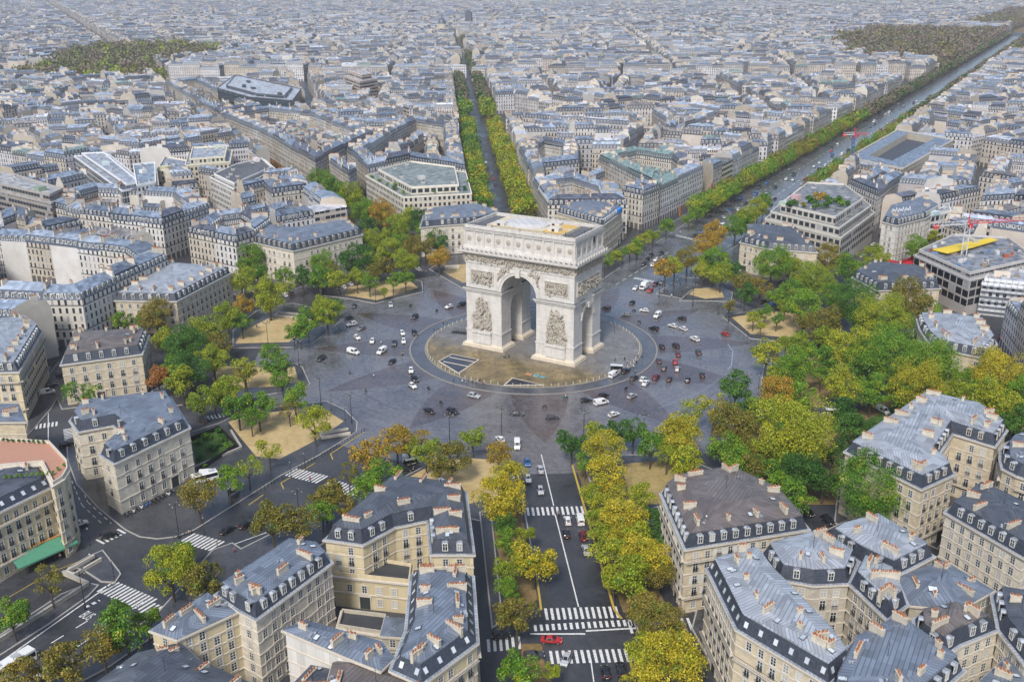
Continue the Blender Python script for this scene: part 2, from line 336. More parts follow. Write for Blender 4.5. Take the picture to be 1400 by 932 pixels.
def ground_mat():
    g = N("wet_asphalt"); p = g.pos(); a = g.noise(p, 0.05, 5, 0.7); b = g.noise(p, 0.9, 4)
    k = g.math('ADD', g.math('MULTIPLY', a, 0.7), g.math('MULTIPLY', b, 0.3))
    col = g.mix(g.ramp(k, 0.35, 0.65), c4(0.019, 0.0195, 0.023), c4(0.068, 0.07, 0.078))
    return g.fin(col, g.ramp(a, 0.15, 0.95), 0.0, 0.6)
M['asphalt'] = ground_mat()
def place_mat():
    """wet setts: grey fans with wine-red triangles that point outwards from the central island"""
    g = N("wet_setts"); q = g.n("ShaderNodeSeparateXYZ"); g.t.links.new(g.pos(), q.inputs[0]); x, y = q.outputs[0], q.outputs[1]
    rr = g.math('SQRT', g.math('ADD', g.math('MULTIPLY', x, x), g.math('MULTIPLY', y, y)))
    th = g.math('ADD', g.math('ARCTAN2', x, y), math.radians(-148.8+360))
    tri = g.math('ABSOLUTE', g.math('SUBTRACT', g.math('FRACT', g.math('ADD', g.math('DIVIDE', th, math.radians(30)), 0.5)), 0.5))   # 0 at axis .. 0.5
    lim = g.math('MULTIPLY', g.math('DIVIDE', g.math('SUBTRACT', 84.0, rr), 38.0), 0.42)
    red = g.math('MULTIPLY', g.ramp(g.math('SUBTRACT', lim, tri), -0.012, 0.012), g.math('ADD', 0.55, g.math('MULTIPLY', g.ramp(g.noise(g.pos(), 0.03, 3), 0.35, 0.6), 0.45)))
    p = g.pos(); n1 = g.noise(p, 0.07, 5, 0.7); n2 = g.noise(p, 0.75, 4, 0.8); n3 = g.noise(p, 0.02, 3)
    k = g.math('ADD', g.math('MULTIPLY', n1, 0.42), g.math('ADD', g.math('MULTIPLY', n2, 0.5), g.math('MULTIPLY', n3, 0.2)))
    grey = g.mix(g.ramp(k, 0.4, 0.72), c4(0.04, 0.041, 0.049), c4(0.225, 0.222, 0.235))
    wine = g.mix(g.ramp(k, 0.4, 0.72), c4(0.034, 0.025, 0.028), c4(0.135, 0.108, 0.112))
    pc = g.n("ShaderNodeTexBrick"); pc.inputs['Scale'].default_value = 1.0; pc.inputs['Brick Width'].default_value = 0.9; pc.inputs['Row Height'].default_value = 0.9; pc.inputs['Mortar Size'].default_value = 0.05
    g.t.links.new(p, pc.inputs['Vector'])
    edge = g.math('LESS_THAN', g.math('ABSOLUTE', g.math('SUBTRACT', lim, tri)), 0.012)
    col = g.mix(red, grey, wine); col = g.mix(g.math('MULTIPLY', edge, 0.15), col, c4(0.24, 0.235, 0.24))
    trk = g.noise(g.comb(g.math('MULTIPLY', rr, 0.55), g.math('MULTIPLY', th, 1.6)), 1.0, 4, 0.7); col = g.mix(g.math('MULTIPLY', g.ramp(trk, 0.5, 0.72), 0.5), col, c4(0.045, 0.046, 0.055))
    col = g.mix(g.math('MULTIPLY', pc.outputs['Fac'], 0.35), col, c4(0.03, 0.03, 0.033))
    g.bump(n2, 0.15, 0.08); return g.fin(col, g.math('ADD', 0.08, g.math('MULTIPLY', g.ramp(n1, 0.35, 0.7), 0.4)), 0.0, 0.75)
M['setts'] = place_mat()
def plaza_mat():
    g = N("plaza_setts"); p = g.pos(); q = g.n("ShaderNodeSeparateXYZ"); g.t.links.new(p, q.inputs[0])
    near = g.ramp(g.math('ADD', g.math('MULTIPLY', q.outputs[1], -1.0), g.math('MULTIPLY', g.noise(p, 0.1, 4), 14.0)), 14.0, 26.0)   # brown gravelled setts on the road side of the arch
    n1 = g.noise(p, 0.16, 5, 0.75); n2 = g.noise(p, 1.2, 3)
    a = g.mix(g.ramp(n1, 0.3, 0.7), c4(0.13, 0.125, 0.125), c4(0.27, 0.26, 0.255)); b = g.mix(g.ramp(n1, 0.35, 0.7), c4(0.10, 0.075, 0.035), c4(0.37, 0.28, 0.13))
    c = g.mix(near, a, b); c = g.mix(g.math('MULTIPLY', g.ramp(n2, 0.4, 0.6), 0.45), c, c4(0.05, 0.045, 0.035))
    return g.fin(c, g.math('ADD', 0.2, g.math('MULTIPLY', n1, 0.5)))
M['plaza'] = plaza_mat()
def patch(name, a, b, rough=0.8, s1=0.12, s2=1.3):
    g = N(name); p = g.pos(); k = g.math('ADD', g.math('MULTIPLY', g.noise(p, s1, 5, 0.7), 0.6), g.math('MULTIPLY', g.noise(p, s2, 4), 0.4))
    return g.fin(g.mix(g.ramp(k, 0.36, 0.66), c4(*a), c4(*b)), rough)
M['pave'] = patch("pavement", (0.032, 0.033, 0.038), (0.10, 0.101, 0.108), 0.28)
M['kerb'] = plain("kerb_granite", (0.36, 0.34, 0.31), 0.7)
M['sand'] = patch("sandy_ground", (0.33, 0.235, 0.10), (0.52, 0.40, 0.20), 0.9, 0.09, 0.6)
M['soil'] = patch("leaf_strewn_soil", (0.085, 0.065, 0.03), (0.26, 0.17, 0.06), 0.9)
M['lawn'] = patch("lawn", (0.03, 0.075, 0.012), (0.07, 0.14, 0.02), 0.9)
def worn(name, col, wear=0.35):
    g = N(name); k = g.noise(g.pos(), 2.2, 5, 0.75); return g.fin(g.mix(g.math('MULTIPLY', g.ramp(k, 0.5, 0.66), wear*1.5), c4(*col), c4(0.16, 0.16, 0.165)), 0.6)
M['paint'] = worn("road_paint", (0.66, 0.66, 0.64), 0.55); M['ypaint'] = worn("yellow_kerb", (0.46, 0.33, 0.05), 0.3)
M['archstone'] = None

# ------------------------------------------------------------------ ground, roads, islands, markings
def sheet(name, poly, z, m, kind='structure'):
    mb = MB(); mb.face([(*q, z) for q in ccw(poly)], 0); return struct(mb.build(name, [m]), kind)
sheet("ground", [(-9000, -900), (5200, -900), (5200, 9000), (-9000, 9000)], -0.02, M['asphalt'])
def disc(r, n=96): return [(r*math.cos(2*math.pi*i/n), r*math.sin(2*math.pi*i/n)) for i in range(n)]
sheet("roundabout", disc(103), 0.0, M['setts'])
def ring(name, r0, r1, z0, z1, m, n=120):
    mb = MB(); a, b = disc(r0, n), disc(r1, n)
    for i in range(n):
        j = (i+1) % n
        mb.face([(*a[i], z1), (*a[j], z1), (*b[j], z1), (*b[i], z1)][::-1])
        mb.face([(*b[i], z0), (*b[j], z0), (*b[j], z1), (*b[i], z1)]); mb.face([(*a[i], z0), (*a[j], z0), (*a[j], z1), (*a[i], z1)])
    return struct(mb.build(name, [m]))
ring("ring_kerb", 46.2, 46.8, 0, 0.14, plain("ring_kerb_stone", (0.24, 0.225, 0.20), 0.7))
sheet("ring_road", disc(46.0), 0.03, patch("wet_ring_tarmac", (0.05, 0.053, 0.062), (0.12, 0.125, 0.14), 0.2))
ring("plaza_kerb", 40.5, 41.0, 0, 0.2, plain("plaza_kerb_stone", (0.25, 0.23, 0.19), 0.7))
mb = MB(); mb.prism(disc(40.55), 0.0, 0.16); struct(mb.build("plaza", [M['plaza']]))

NI = [0]
def island(name, px, m=None, z=0.13, kerb=True, world=False):
    p = ccw(px if world else P(px)); NI[0] += 1; z += NI[0]*0.004
    if kerb:
        mb = MB(); q = inset(p, 0.35)
        mb.loft(p, 0, p, z, 0, 0, cap=False); mb.loft(p, z, q, z, 0, 0, cap=False); struct(mb.build("kerb", [M['kerb']]))
        p = q
    mb = MB(); mb.face([(*q, z) for q in p]); struct(mb.build(name, [m or M['pave']]))
def bed(name, px, m, z=None, world=False):
    NI[0] += 1; z = (0.15 if z is None else z)+NI[0]*0.004; p = ccw(px if world else P(px)); mb = MB(); mb.face([(*q, z) for q in p]); struct(mb.build(name, [m]))
I1 = [(489, 577), (488, 590), (470, 602), (437, 622), (383, 651), (350, 672), (267, 724), (240, 734), (215, 737), (190, 734), (170, 724), (133, 694), (104, 662), (92, 630), (90, 600), (150, 585), (255, 592), (300, 578), (330, 563), (400, 553), (446, 548), (472, 560)]
island("pavement", I1); bed("sandy_lawn", [(470, 576), (438, 557), (350, 566), (312, 577), (330, 600), (350, 624), (382, 628), (440, 598)], M['sand'])
bed("lawn", [(262, 602), (300, 588), (324, 612), (270, 645)], M['lawn'])
I2 = [(424, 525), (418, 531), (375, 538), (330, 546), (285, 549), (232, 556), (215, 552), (205, 535), (240, 520), (290, 503), (405, 497), (414, 502)]
island("pavement", I2); bed("sandy_lawn", [(408, 523), (403, 502), (300, 501), (290, 520), (318, 532), (370, 529)], M['sand'])
I3 = [(318, 476), (400, 475), (427, 470), (450, 453), (468, 437), (440, 424), (400, 414), (350, 425), (318, 452)]
island("pavement", I3); bed("sandy_lawn", [(322, 470), (395, 468), (420, 452), (436, 440), (405, 432), (368, 435), (330, 455)], M['sand'])
I4 = [(438, 404), (480, 409), (513, 415), (579, 399), (577, 385), (540, 376), (490, 368), (440, 378)]
island("pavement", I4); bed("sandy_lawn", [(472, 404), (515, 411), (572, 394), (560, 384), (520, 385), (476, 393)], M['sand'])
I5 = [(586, 368), (633, 395), (668, 390), (668, 350), (620, 350)]
island("pavement", I5); bed("sandy_lawn", [(605, 372), (633, 387), (652, 384), (652, 362), (625, 362)], M['sand'])
island("pavement", [(-33, 112), (-22, 96), (-13.5, 88), (-17, 160), (-20, 240), (-21, 1130), (-27, 1130), (-27, 175)], world=True)
island("pavement", [(15.8, 83), (31, 82), (36, 100), (37, 1130), (19, 1130), (18, 200)], world=True)
I7 = [(928, 411), (946, 396), (985, 392), (1002, 400), (1000, 413), (984, 412)]
island("pavement", I7); bed("sandy_lawn", [(942, 403), (950, 395), (985, 394), (990, 407), (964, 409)], M['sand'])
I8 = [(987, 433), (1025, 463), (1075, 468), (1130, 464), (1135, 440), (1110, 424), (1050, 420)]
island("pavement", I8); bed("sandy_lawn", [(1000, 434), (1026, 457), (1075, 462), (1112, 456), (1116, 432), (1060, 426)], M['sand'])
I9 = [(1040, 525), (1043, 506), (1065, 488), (1140, 480), (1165, 520), (1140, 560), (1085, 580), (1045, 555)]
island("pavement", I9); bed("leafy_ground", [(1050, 525), (1056, 508), (1075, 494), (1133, 487), (1152, 520), (1132, 552), (1085, 570), (1056, 552)], M['soil'])
I9b = [(1000, 575), (1040, 570), (1095, 590), (1180, 560), (1260, 520), (1400, 560), (1450, 640), (1320, 610), (1180, 690), (1100, 690), (1060, 640), (1000, 620)]
bed("leafy_ground", I9b, M['soil'], 0.008)
bed("lawn", [(1160, 585), (1260, 540), (1370, 570), (1300, 585), (1200, 630)], M['lawn'], 0.012)
I10 = [(795, 632), (830, 622), (880, 622), (950, 632), (1000, 652), (1020, 690), (960, 720), (905, 740), (850, 720), (815, 680)]
island("pavement", I10); bed("sandy_lawn", [(850, 635), (905, 630), (945, 640), (925, 668), (905, 690), (862, 690)], patch("worn_sandy_grass", (0.20, 0.16, 0.055), (0.42, 0.31, 0.13), 0.9))
I11 = [(545, 655), (600, 628), (650, 615), (690, 612), (703, 640), (705, 690), (690, 720), (600, 700), (540, 690), (520, 680)]
island("pavement", I11); bed("sandy_lawn", [(557, 654), (590, 636), (640, 627), (690, 630), (692, 676), (640, 690), (580, 690)], M['sand'])
bed("leafy_ground", [(786, 634), (852, 838), (915, 838), (870, 740), (812, 640)], M['soil'], 0.02); bed("leafy_ground", [(704, 652), (735, 820), (700, 835), (676, 735), (672, 690), (692, 652)], M['soil'], 0.02)
bed("leafy_ground", [(872, 892), (886, 960), (970, 960), (935, 892)], M['soil'], 0.02); bed("leafy_ground", [(741, 880), (752, 960), (716, 960), (712, 880)], M['soil'], 0.02)
island("pavement", [(290, 752), (318, 742), (330, 750), (430, 700), (520, 668), (530, 690), (440, 745), (360, 790), (290, 800), (240, 850), (150, 912), (60, 960), (20, 960), (120, 900), (215, 838), (240, 810)])
island("pavement", [(137, 804), (120, 790), (90, 770), (84, 786), (112, 800), (60, 830), (0, 876), (-40, 905), (-60, 860), (-60, 830), (0, 795), (60, 757), (110, 735), (96, 700), (85, 650), (60, 640), (-80, 700), (-80, 940), (-20, 915), (0, 905), (70, 850)][::1] if False else [(-80, 960), (-5, 900), (70, 852), (122, 815), (136, 800), (122, 797), (84, 812), (0, 868), (-80, 920)])
island("pavement", [(-80, 850), (0, 797), (60, 760), (108, 733), (100, 690), (92, 660), (70, 640), (-80, 700)])
island("traffic_island", [(141, 752), (163, 780), (166, 785), (158, 797), (138, 796), (112, 779), (92, 777), (118, 762)])
island("pavement", [(34, 600), (70, 560), (78, 545), (84, 560), (210, 545), (205, 500), (80, 495), (60, 520), (40, 560)])
island("pavement", [(335, 412), (245, 450), (150, 452), (150, 410), (240, 360), (330, 365)]); island("pavement", [(335, 380), (405, 395), (500, 365), (500, 320), (420, 305), (335, 335)])
island("pavement", [(930, 380), (1012, 382), (1120, 385), (1125, 350), (1010, 335)]); island("pavement", [(1150, 430), (1200, 445), (1300, 430), (1290, 390), (1160, 385)])
island("pavement", [(1245, 480), (1285, 520), (1350, 520), (1350, 450), (1250, 440)]); island("pavement", [(1140, 715), (1260, 775), (1330, 700), (1385, 660), (1390, 590), (1260, 545), (1150, 620)])
island("pavement", [(655, 700), (672, 700), (688, 850), (672, 860)]); island("pavement", [(880, 700), (905, 760), (935, 836), (960, 836), (990, 780), (905, 690)])
island("pavement", [(945, 860), (1000, 960), (1500, 960), (1500, 780), (1300, 760), (1180, 700), (1100, 740), (960, 800)])

mb = MB(); mb.face([(-20, 90, 0.008), (17, 84, 0.008), (19, 200, 0.008), (19, 2150, 0.008), (-21, 2150, 0.008), (-20, 240, 0.008)]); struct(mb.build("avenue_road", [patch("wet_avenue_setts", (0.05, 0.052, 0.06), (0.15, 0.152, 0.165), 0.22, 0.07, 0.5)]))
def strip(px, wdt, m=None, z=0.016, name="lane_line", dash=None, world=False):
    p = px if world else P(px); mb = MB()
    for i in range(len(p)-1):
        a, b = Vector(p[i]), Vector(p[i+1]); L = (b-a).length; e = (b-a)/L; n = Vector((-e.y, e.x))*wdt/2
        segs = [(0, L)] if not dash else [(t, min(t+dash[0], L)) for t in np.arange(0, L, dash[0]+dash[1])]
        for t0, t1 in segs:
            q0, q1 = a+e*t0, a+e*t1; mb.face([(*(q0-n), z), (*(q1-n), z), (*(q1+n), z), (*(q0+n), z)])
    return struct(mb.build(name, [m or M['paint']]))
def crosswalk(p0, p1, L=3.6, step=1.15, wdt=0.6, ang=None, world=False, z=0.018):
    a, b = (Vector(p0), Vector(p1)) if world else (Vector(at(*p0)), Vector(at(*p1)))
    e = (b-a).normalized(); n = Vector((-e.y, e.x)) if ang is None else Vector((math.sin(ang), math.cos(ang)))
    mb = MB(); k = int((b-a).length/step)
    for i in range(k+1):
        c = a+e*(i*step); h = e*wdt/2
        mb.face([(*(c-h-n*L/2), z), (*(c+h-n*L/2), z), (*(c+h+n*L/2), z), (*(c-h+n*L/2), z)])
    return struct(mb.build("crosswalk", [M['paint']]))
GA = math.radians(180+2.5)
for a, b in (((146, 801), (203, 826)), ((200, 832), (240, 848)), ((256, 735), (300, 747)), ((310, 751), (350, 772)), ((394, 644), (443, 656)), ((448, 660), (492, 674))): crosswalk(a, b, 5.0, ang=GA)
FO = math.radians(146)
for a, b in (((722, 699), (801, 697)), ((747, 839), (850, 836)), ((754, 898), (866, 895)), ((732, 858), (874, 850)), ((668, 882), (710, 878)), ((862, 857), (950, 852))): crosswalk(a, b, 4.2 if b[0] != 874 else 2.2, 1.3, 0.62, ang=FO)
crosswalk((127, 761), (127, 783), 4.2, 1.1, ang=math.radians(100)); crosswalk((137, 740), (168, 725), 3.4, 1.2); crosswalk((50, 583), (78, 579), 3.6); crosswalk((95, 586), (98, 608), 3.6); crosswalk((285, 571), (306, 567), 3.2)
crosswalk((868, 380), (912, 389), 3.0, 1.2, ang=0.0); crosswalk((925, 322), (972, 333), 3.0, 1.3, ang=0.0)
strip([(740, 621), (757, 691)], 0.3); strip([(759, 703), (791, 829)], 0.3); strip([(808, 904), (812, 932)], 0.25)
strip([(780, 628), (798, 690), (840, 834), (850, 846)], 0.55, M['ypaint'], 0.15, "painted_kerb"); strip([(734, 790), (740, 834)], 0.5, M['ypaint'], 0.15, "painted_kerb"); strip([(862, 905), (874, 960)], 0.5, M['ypaint'], 0.15, "painted_kerb"); strip([(706, 640), (722, 724), (734, 790)], 0.35, M['kerb'], 0.13, "kerb_edge")
strip([(725, 866), (800, 866)], 0.5); strip([(801, 862), (872, 858)], 0.5)
strip([(-10, 912), (140, 806)], 0.35); strip([(35, 900), (133, 840)], 0.28, dash=(3.0, 3.0)); strip([(160, 932), (60, 985)], 0.2); strip([(196, 822), (105, 884)], 0.25)
strip([(117, 830), (136, 820)], 0.9, dash=(0.9, 0.7))                       # bus-lane lettering block, worn
strip([(316, 745), (440, 700)], 0.25); strip([(95, 650), (112, 690), (140, 716)], 0.25, dash=(2, 1.6)); strip([(100, 640), (120, 686), (152, 715)], 0.25, dash=(2, 1.6)); strip([(66, 560), (66, 610)], 0.25)
strip([(184, 721), (235, 693)], 0.3); strip([(0, 823), (70, 782), (135, 756), (141, 752)], 0.2, M['ypaint']); strip([(70, 792), (112, 779)], 0.2, M['ypaint'])
for pts in ([(498, 590), (452, 620), (455, 628)], [(430, 633), (384, 660), (388, 668)], [(360, 676), (340, 690)]): strip(pts, 0.3, M['ypaint'])
strip([(842, 389), (880, 366), (915, 344)], 0.25, dash=(4, 3)); strip([(4, 110), (4, 1100)], 0.3, world=True, dash=(6, 6)); strip([(-7, 215), (-7, 1100)], 0.25, world=True, dash=(4, 8)); strip([(12, 215), (12, 1100)], 0.25, world=True, dash=(4, 8))
strip([(995, 505), (1000, 500), (1002, 480), (995, 470)], 0.25, plain("blue_line", (0.3, 0.38, 0.5)), name="faded_blue_line"); strip([(995, 510), (960, 535), (900, 558)], 0.2, plain("pale_blue_line", (0.22, 0.26, 0.36)), name="faded_blue_line")

def road_word(txt, px, size, ang):
    cu = bpy.data.curves.new("bus_lane_lettering", 'FONT'); cu.body = txt; cu.size = size; cu.align_x = 'CENTER'; o = bpy.data.objects.new("tmp", cu); COL.objects.link(o); bpy.context.view_layer.update()
    me = bpy.data.meshes.new_from_object(o.evaluated_get(bpy.context.evaluated_depsgraph_get())); bpy.data.objects.remove(o, do_unlink=True); me.materials.clear(); me.materials.append(M['paint'])
    x, y = at(*px); o = put("bus_lane_lettering", me, None, (x, y, 0.018), ang, (1, 2.2, 1)); struct(o)
road_word("BUS", (113, 845), 1.7, 0.0)
# dark sunken slabs with white borders, flame and canopies on the plaza
def slab(name, px, label, bars=()):
    p = ccw(P(px, 0.16)); t = thing(name, label, "slab", (*centroid(p), 0.16)); o = t.location
    mb = MB(); q = inset(p, 0.45); mb.loft(p, 0.16, p, 0.3, 0, 0, cap=False); mb.loft(p, 0.3, q, 0.3, 0, 0, cap=False); mb.build("border", [M['trim']], t, o)
    mb = MB(); mb.face([(*a, 0.2) for a in q]); mb.build("slab_panel", [patch("dark_slab", (0.025, 0.027, 0.034), (0.05, 0.055, 0.07), 0.3)], t, o)
    for a, b in bars:
        mb = MB(); a, b = Vector(at(*a, 0.2)), Vector(at(*b, 0.2)); e = (b-a).normalized(); n = Vector((-e.y, e.x))*0.3
        mb.face([(*(a-n), 0.24), (*(b-n), 0.24), (*(b+n), 0.24), (*(a+n), 0.24)]); mb.build("divider", [M['trim']], t, o)
slab("plaza_slab", [(599, 494), (617.5, 484), (655.5, 491.5), (627, 511)], "large dark slab with white border and two dividers, left on the plaza", [((606, 494), (640, 501)), ((614, 488), (650, 495))])
slab("plaza_slab", [(688, 527), (700, 516.5), (743, 526.5)], "dark triangular slab with white border at the plaza's front edge")
t = thing("flame_surround", "turquoise and orange flame surround set flat in the plaza before the arch", "memorial", (*at(733, 513.5, 0.16), 0.16)); mb = MB(); mb.prism(disc(1.0, 20), 0, 0.25); mb.build("bronze_disc", [plain("verdigris", (0.16, 0.36, 0.36))], t)
mb = MB(); mb.box(-4.0, -0.8, 0, -1.6, 0.5, 0.12); mb.build("flower_bed", [plain("orange_flowers", (0.5, 0.22, 0.12))], t); mb = MB(); mb.box(1.6, -0.6, 0, 3.6, 0.7, 0.12); mb.build("name_plate", [plain("teal_plate", (0.08, 0.3, 0.36))], t)
mb = MB(); mb.tube((0, 0, 0.25), (0, 0, 0.5), 0.35, 0.05, 8); mb.build("grate", [M['iron']], t)

# ------------------------------------------------------------------ the arch
def arch_mat(name, col):
    g = N(name); p = g.obj(); q = g.n("ShaderNodeSeparateXYZ"); g.t.links.new(p, q.inputs[0]); z = q.outputs[2]
    row = g.math('FLOOR', g.math('DIVIDE', z, 0.75)); h = g.math('ADD', q.outputs[0], q.outputs[1])
    blk = g.white(g.comb(g.math('FLOOR', g.math('ADD', g.math('DIVIDE', h, 1.7), g.math('MULTIPLY', row, 0.5))), row))
    jt = g.math('LESS_THAN', g.math('FRACT', g.math('DIVIDE', z, 0.75)), 0.07)
    st = g.noise(g.comb(g.math('MULTIPLY', h, 0.8), g.math('MULTIPLY', z, 0.08)), 1.0, 5, 0.7); bl = g.noise(p, 0.22, 5, 0.7)
    b = g.mix(blk, c4(*[c*0.92 for c in col]), c4(*[min(c*1.06, 0.9) for c in col])); b = g.mix(g.math('MULTIPLY', jt, 0.28), b, c4(*[c*0.45 for c in col]))
    b = g.mix(g.math('MULTIPLY', g.ramp(st, 0.48, 0.75), 0.5), b, c4(0.25, 0.235, 0.215)); b = g.mix(g.math('MULTIPLY', g.ramp(bl, 0.55, 0.8), 0.3), b, c4(0.42, 0.36, 0.27))
    g.bump(g.math('SUBTRACT', 1.0, jt), 0.25, 0.04); return g.fin(b, 0.8)
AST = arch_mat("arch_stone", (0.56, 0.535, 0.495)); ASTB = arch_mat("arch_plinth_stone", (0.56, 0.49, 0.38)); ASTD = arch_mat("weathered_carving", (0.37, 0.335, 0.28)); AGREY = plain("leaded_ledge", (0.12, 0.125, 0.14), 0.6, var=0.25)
arch = thing("triumphal_arch", "monumental white stone triumphal arch with carved reliefs in the middle of the roundabout", "monument", (0, 0, 0.16))
HX, HY, ZE = 22.4, 11.1, 33.2
def profile(hw, spring, n=20): return [(-hw, -0.5), (hw, -0.5)]+[(hw*math.cos(math.pi*i/n), spring+hw*math.sin(math.pi*i/n)) for i in range(n+1)]
def meshobj(mb): o = mb.build("tmp", [AST], weld=True); return o
body = MB(); body.box(-HX, -HY, 0, HX, HY, ZE); body = meshobj(body)
def cutter(axis, hw, spring, L):
    m_ = MB(); pr = profile(hw, spring)
    f = (lambda a, z, s: (a, s*L, z)) if axis == 'y' else (lambda a, z, s: (s*L, a, z))
    n = len(pr)
    for i in range(n):
        j = (i+1) % n; m_.face([f(*pr[i], -1), f(*pr[j], -1), f(*pr[j], 1), f(*pr[i], 1)])
    m_.face([f(*q, -1) for q in pr]); m_.face([f(*q, 1) for q in pr][::-1]); return meshobj(m_)
cuts = [cutter('y', 7.3, 23.0, 14), cutter('x', 4.25, 15.2, 26)]
for c in cuts:
    md = body.modifiers.new("cut", 'BOOLEAN'); md.object = c; md.operation = 'DIFFERENCE'; md.solver = 'EXACT'
bpy.context.view_layer.update()
me = bpy.data.meshes.new_from_object(body.evaluated_get(bpy.context.evaluated_depsgraph_get()))
for c in cuts+[body]: bpy.data.objects.remove(c, do_unlink=True)
put("body", me, arch)
def band(name, off, z0, z1, off2=None, m=AST, hx=HX, hy=HY, cap=True):
    a = [(-hx-off, -hy-off), (hx+off, -hy-off), (hx+off, hy+off), (-hx-off, hy+off)]; o2 = off if off2 is None else off2
    b = [(-hx-o2, -hy-o2), (hx+o2, -hy-o2), (hx+o2, hy+o2), (-hx-o2, hy+o2)]
    mb = MB(); mb.loft(a, z0, b, z1, 0, 0, bottom=True, cap=cap); return mb.build(name, [m], arch)
# impost and dado bands go round each pier only
for sx in (-1, 1):
    for sy in (-1, 1):
        x0, x1, y0, y1 = 7.3, HX, 4.25, HY
        def pb(mb, o, z0, z1, o2=None):
            o2 = o if o2 is None else o2
            q = lambda e: [(sx*(x0-e), sy*(y0-e)), (sx*(x1+e), sy*(y0-e)), (sx*(x1+e), sy*(y1+e)), (sx*(x0-e), sy*(y1+e))]
            a, b = q(o), q(o2)
            if sx*sy < 0: a, b = a[::-1], b[::-1]
            mb.loft(a, z0, b, z1, 0, 0, bottom=True)
        pb2 = MB(); pb(pb2, 1.45, 0, 0.5); pb(pb2, 1.25, 0.5, 1.1); pb(pb2, 1.2, 1.1, 1.8, 0.25); pb2.build("pier_plinth", [ASTB], arch)
        mb = MB(); pb(mb, 0.12, 1.8, 6.2); pb(mb, 0.32, 6.2, 6.75); mb.build("dado", [AST], arch)
        mb = MB(); pb(mb, 0.3, 21.4, 21.9); pb(mb, 0.6, 21.9, 22.5); pb(mb, 0.95, 22.5, 23.0); mb.build("impost", [AST], arch)
        mb = MB(); pb(mb, 0.97, 23.0, 23.06); mb.build("impost_ledge", [AGREY], arch)
def archivolt(axis, s, hw, spring, wd, L):
    mb = MB(); n = 24; f = (lambda a, z, o: (a, s*(HY+o), z)) if axis == 'y' else (lambda a, z, o: (s*(HX+o), a, z))
    for r0, r1, o in ((hw-0.02, hw+wd*0.55, 0.22), (hw+wd*0.55, hw+wd, 0.42)):
        for i in range(n):
            t0, t1 = math.pi*i/n, math.pi*(i+1)/n
            A = [(r*math.cos(t), spring+r*math.sin(t)) for r, t in ((r0, t0), (r1, t0), (r1, t1), (r0, t1))]
            mb.face([f(*q, o) for q in A]); mb.face([f(*A[1], 0), f(*A[2], 0), f(*A[2], o), f(*A[1], o)]); mb.face([f(*A[0], 0), f(*A[3], 0), f(*A[3], o), f(*A[0], o)])
    mb.build("archivolt", [AST], arch)
    mb = MB(); z = spring+hw
    if axis == 'y': mb.obox((0, s*(HY+0.5)), (0.9, 0.55), z-0.6, z+2.2)
    else: mb.obox((s*(HX+0.4), 0), (0.45, 0.6), z-0.4, z+1.4)
    mb.build("keystone", [AST], arch)
for s in (-1, 1): archivolt('y', s, 7.3, 23.0, 1.7, 0); archivolt('x', s, 4.25, 15.2, 1.1, 0)
# entablature, cornice, attic
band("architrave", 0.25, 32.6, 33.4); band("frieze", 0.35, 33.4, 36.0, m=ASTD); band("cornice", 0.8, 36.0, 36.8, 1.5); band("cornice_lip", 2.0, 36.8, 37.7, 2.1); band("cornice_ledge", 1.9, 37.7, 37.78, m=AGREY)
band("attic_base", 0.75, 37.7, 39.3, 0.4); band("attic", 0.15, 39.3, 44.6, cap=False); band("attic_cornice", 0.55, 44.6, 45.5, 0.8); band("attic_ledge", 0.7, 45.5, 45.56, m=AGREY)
def figures(mb, f, w, h, n, size, rr, density=None):
    """a carved crowd: rounded limbs and heads crowded in a panel; f(a,z,out) places a point on the wall"""
    for k in range(n):
        a, z = rr.uniform(-w/2, w/2), rr.uniform(0, h)
        if density and rr.random() > density(a/w*2, z/h): continue
        s_ = size*rr.uniform(0.6, 1.3); q = Matrix.Rotation(rr.uniform(-0.9, 0.9), 3, 'Y')
        c = f(a, z, rr.uniform(0.02, 0.5)*size*1.7)
        mb.ball(c, (s_*0.42, s_*0.42, s_*rr.uniform(0.6, 1.2)), 0, 6, 4, q)
        if rr.random() < 0.4: mb.ball((c[0], c[1], c[2]+s_*1.1), s_*0.34, 0, 6, 4)
rr = random.Random(3)
def wallf(axis, s, c0, z0, base=0.0):
    return (lambda a, z, o: (c0+a, s*(HY+base+o), z0+z)) if axis == 'y' else (lambda a, z, o: (s*(HX+base+o), c0+a, z0+z))
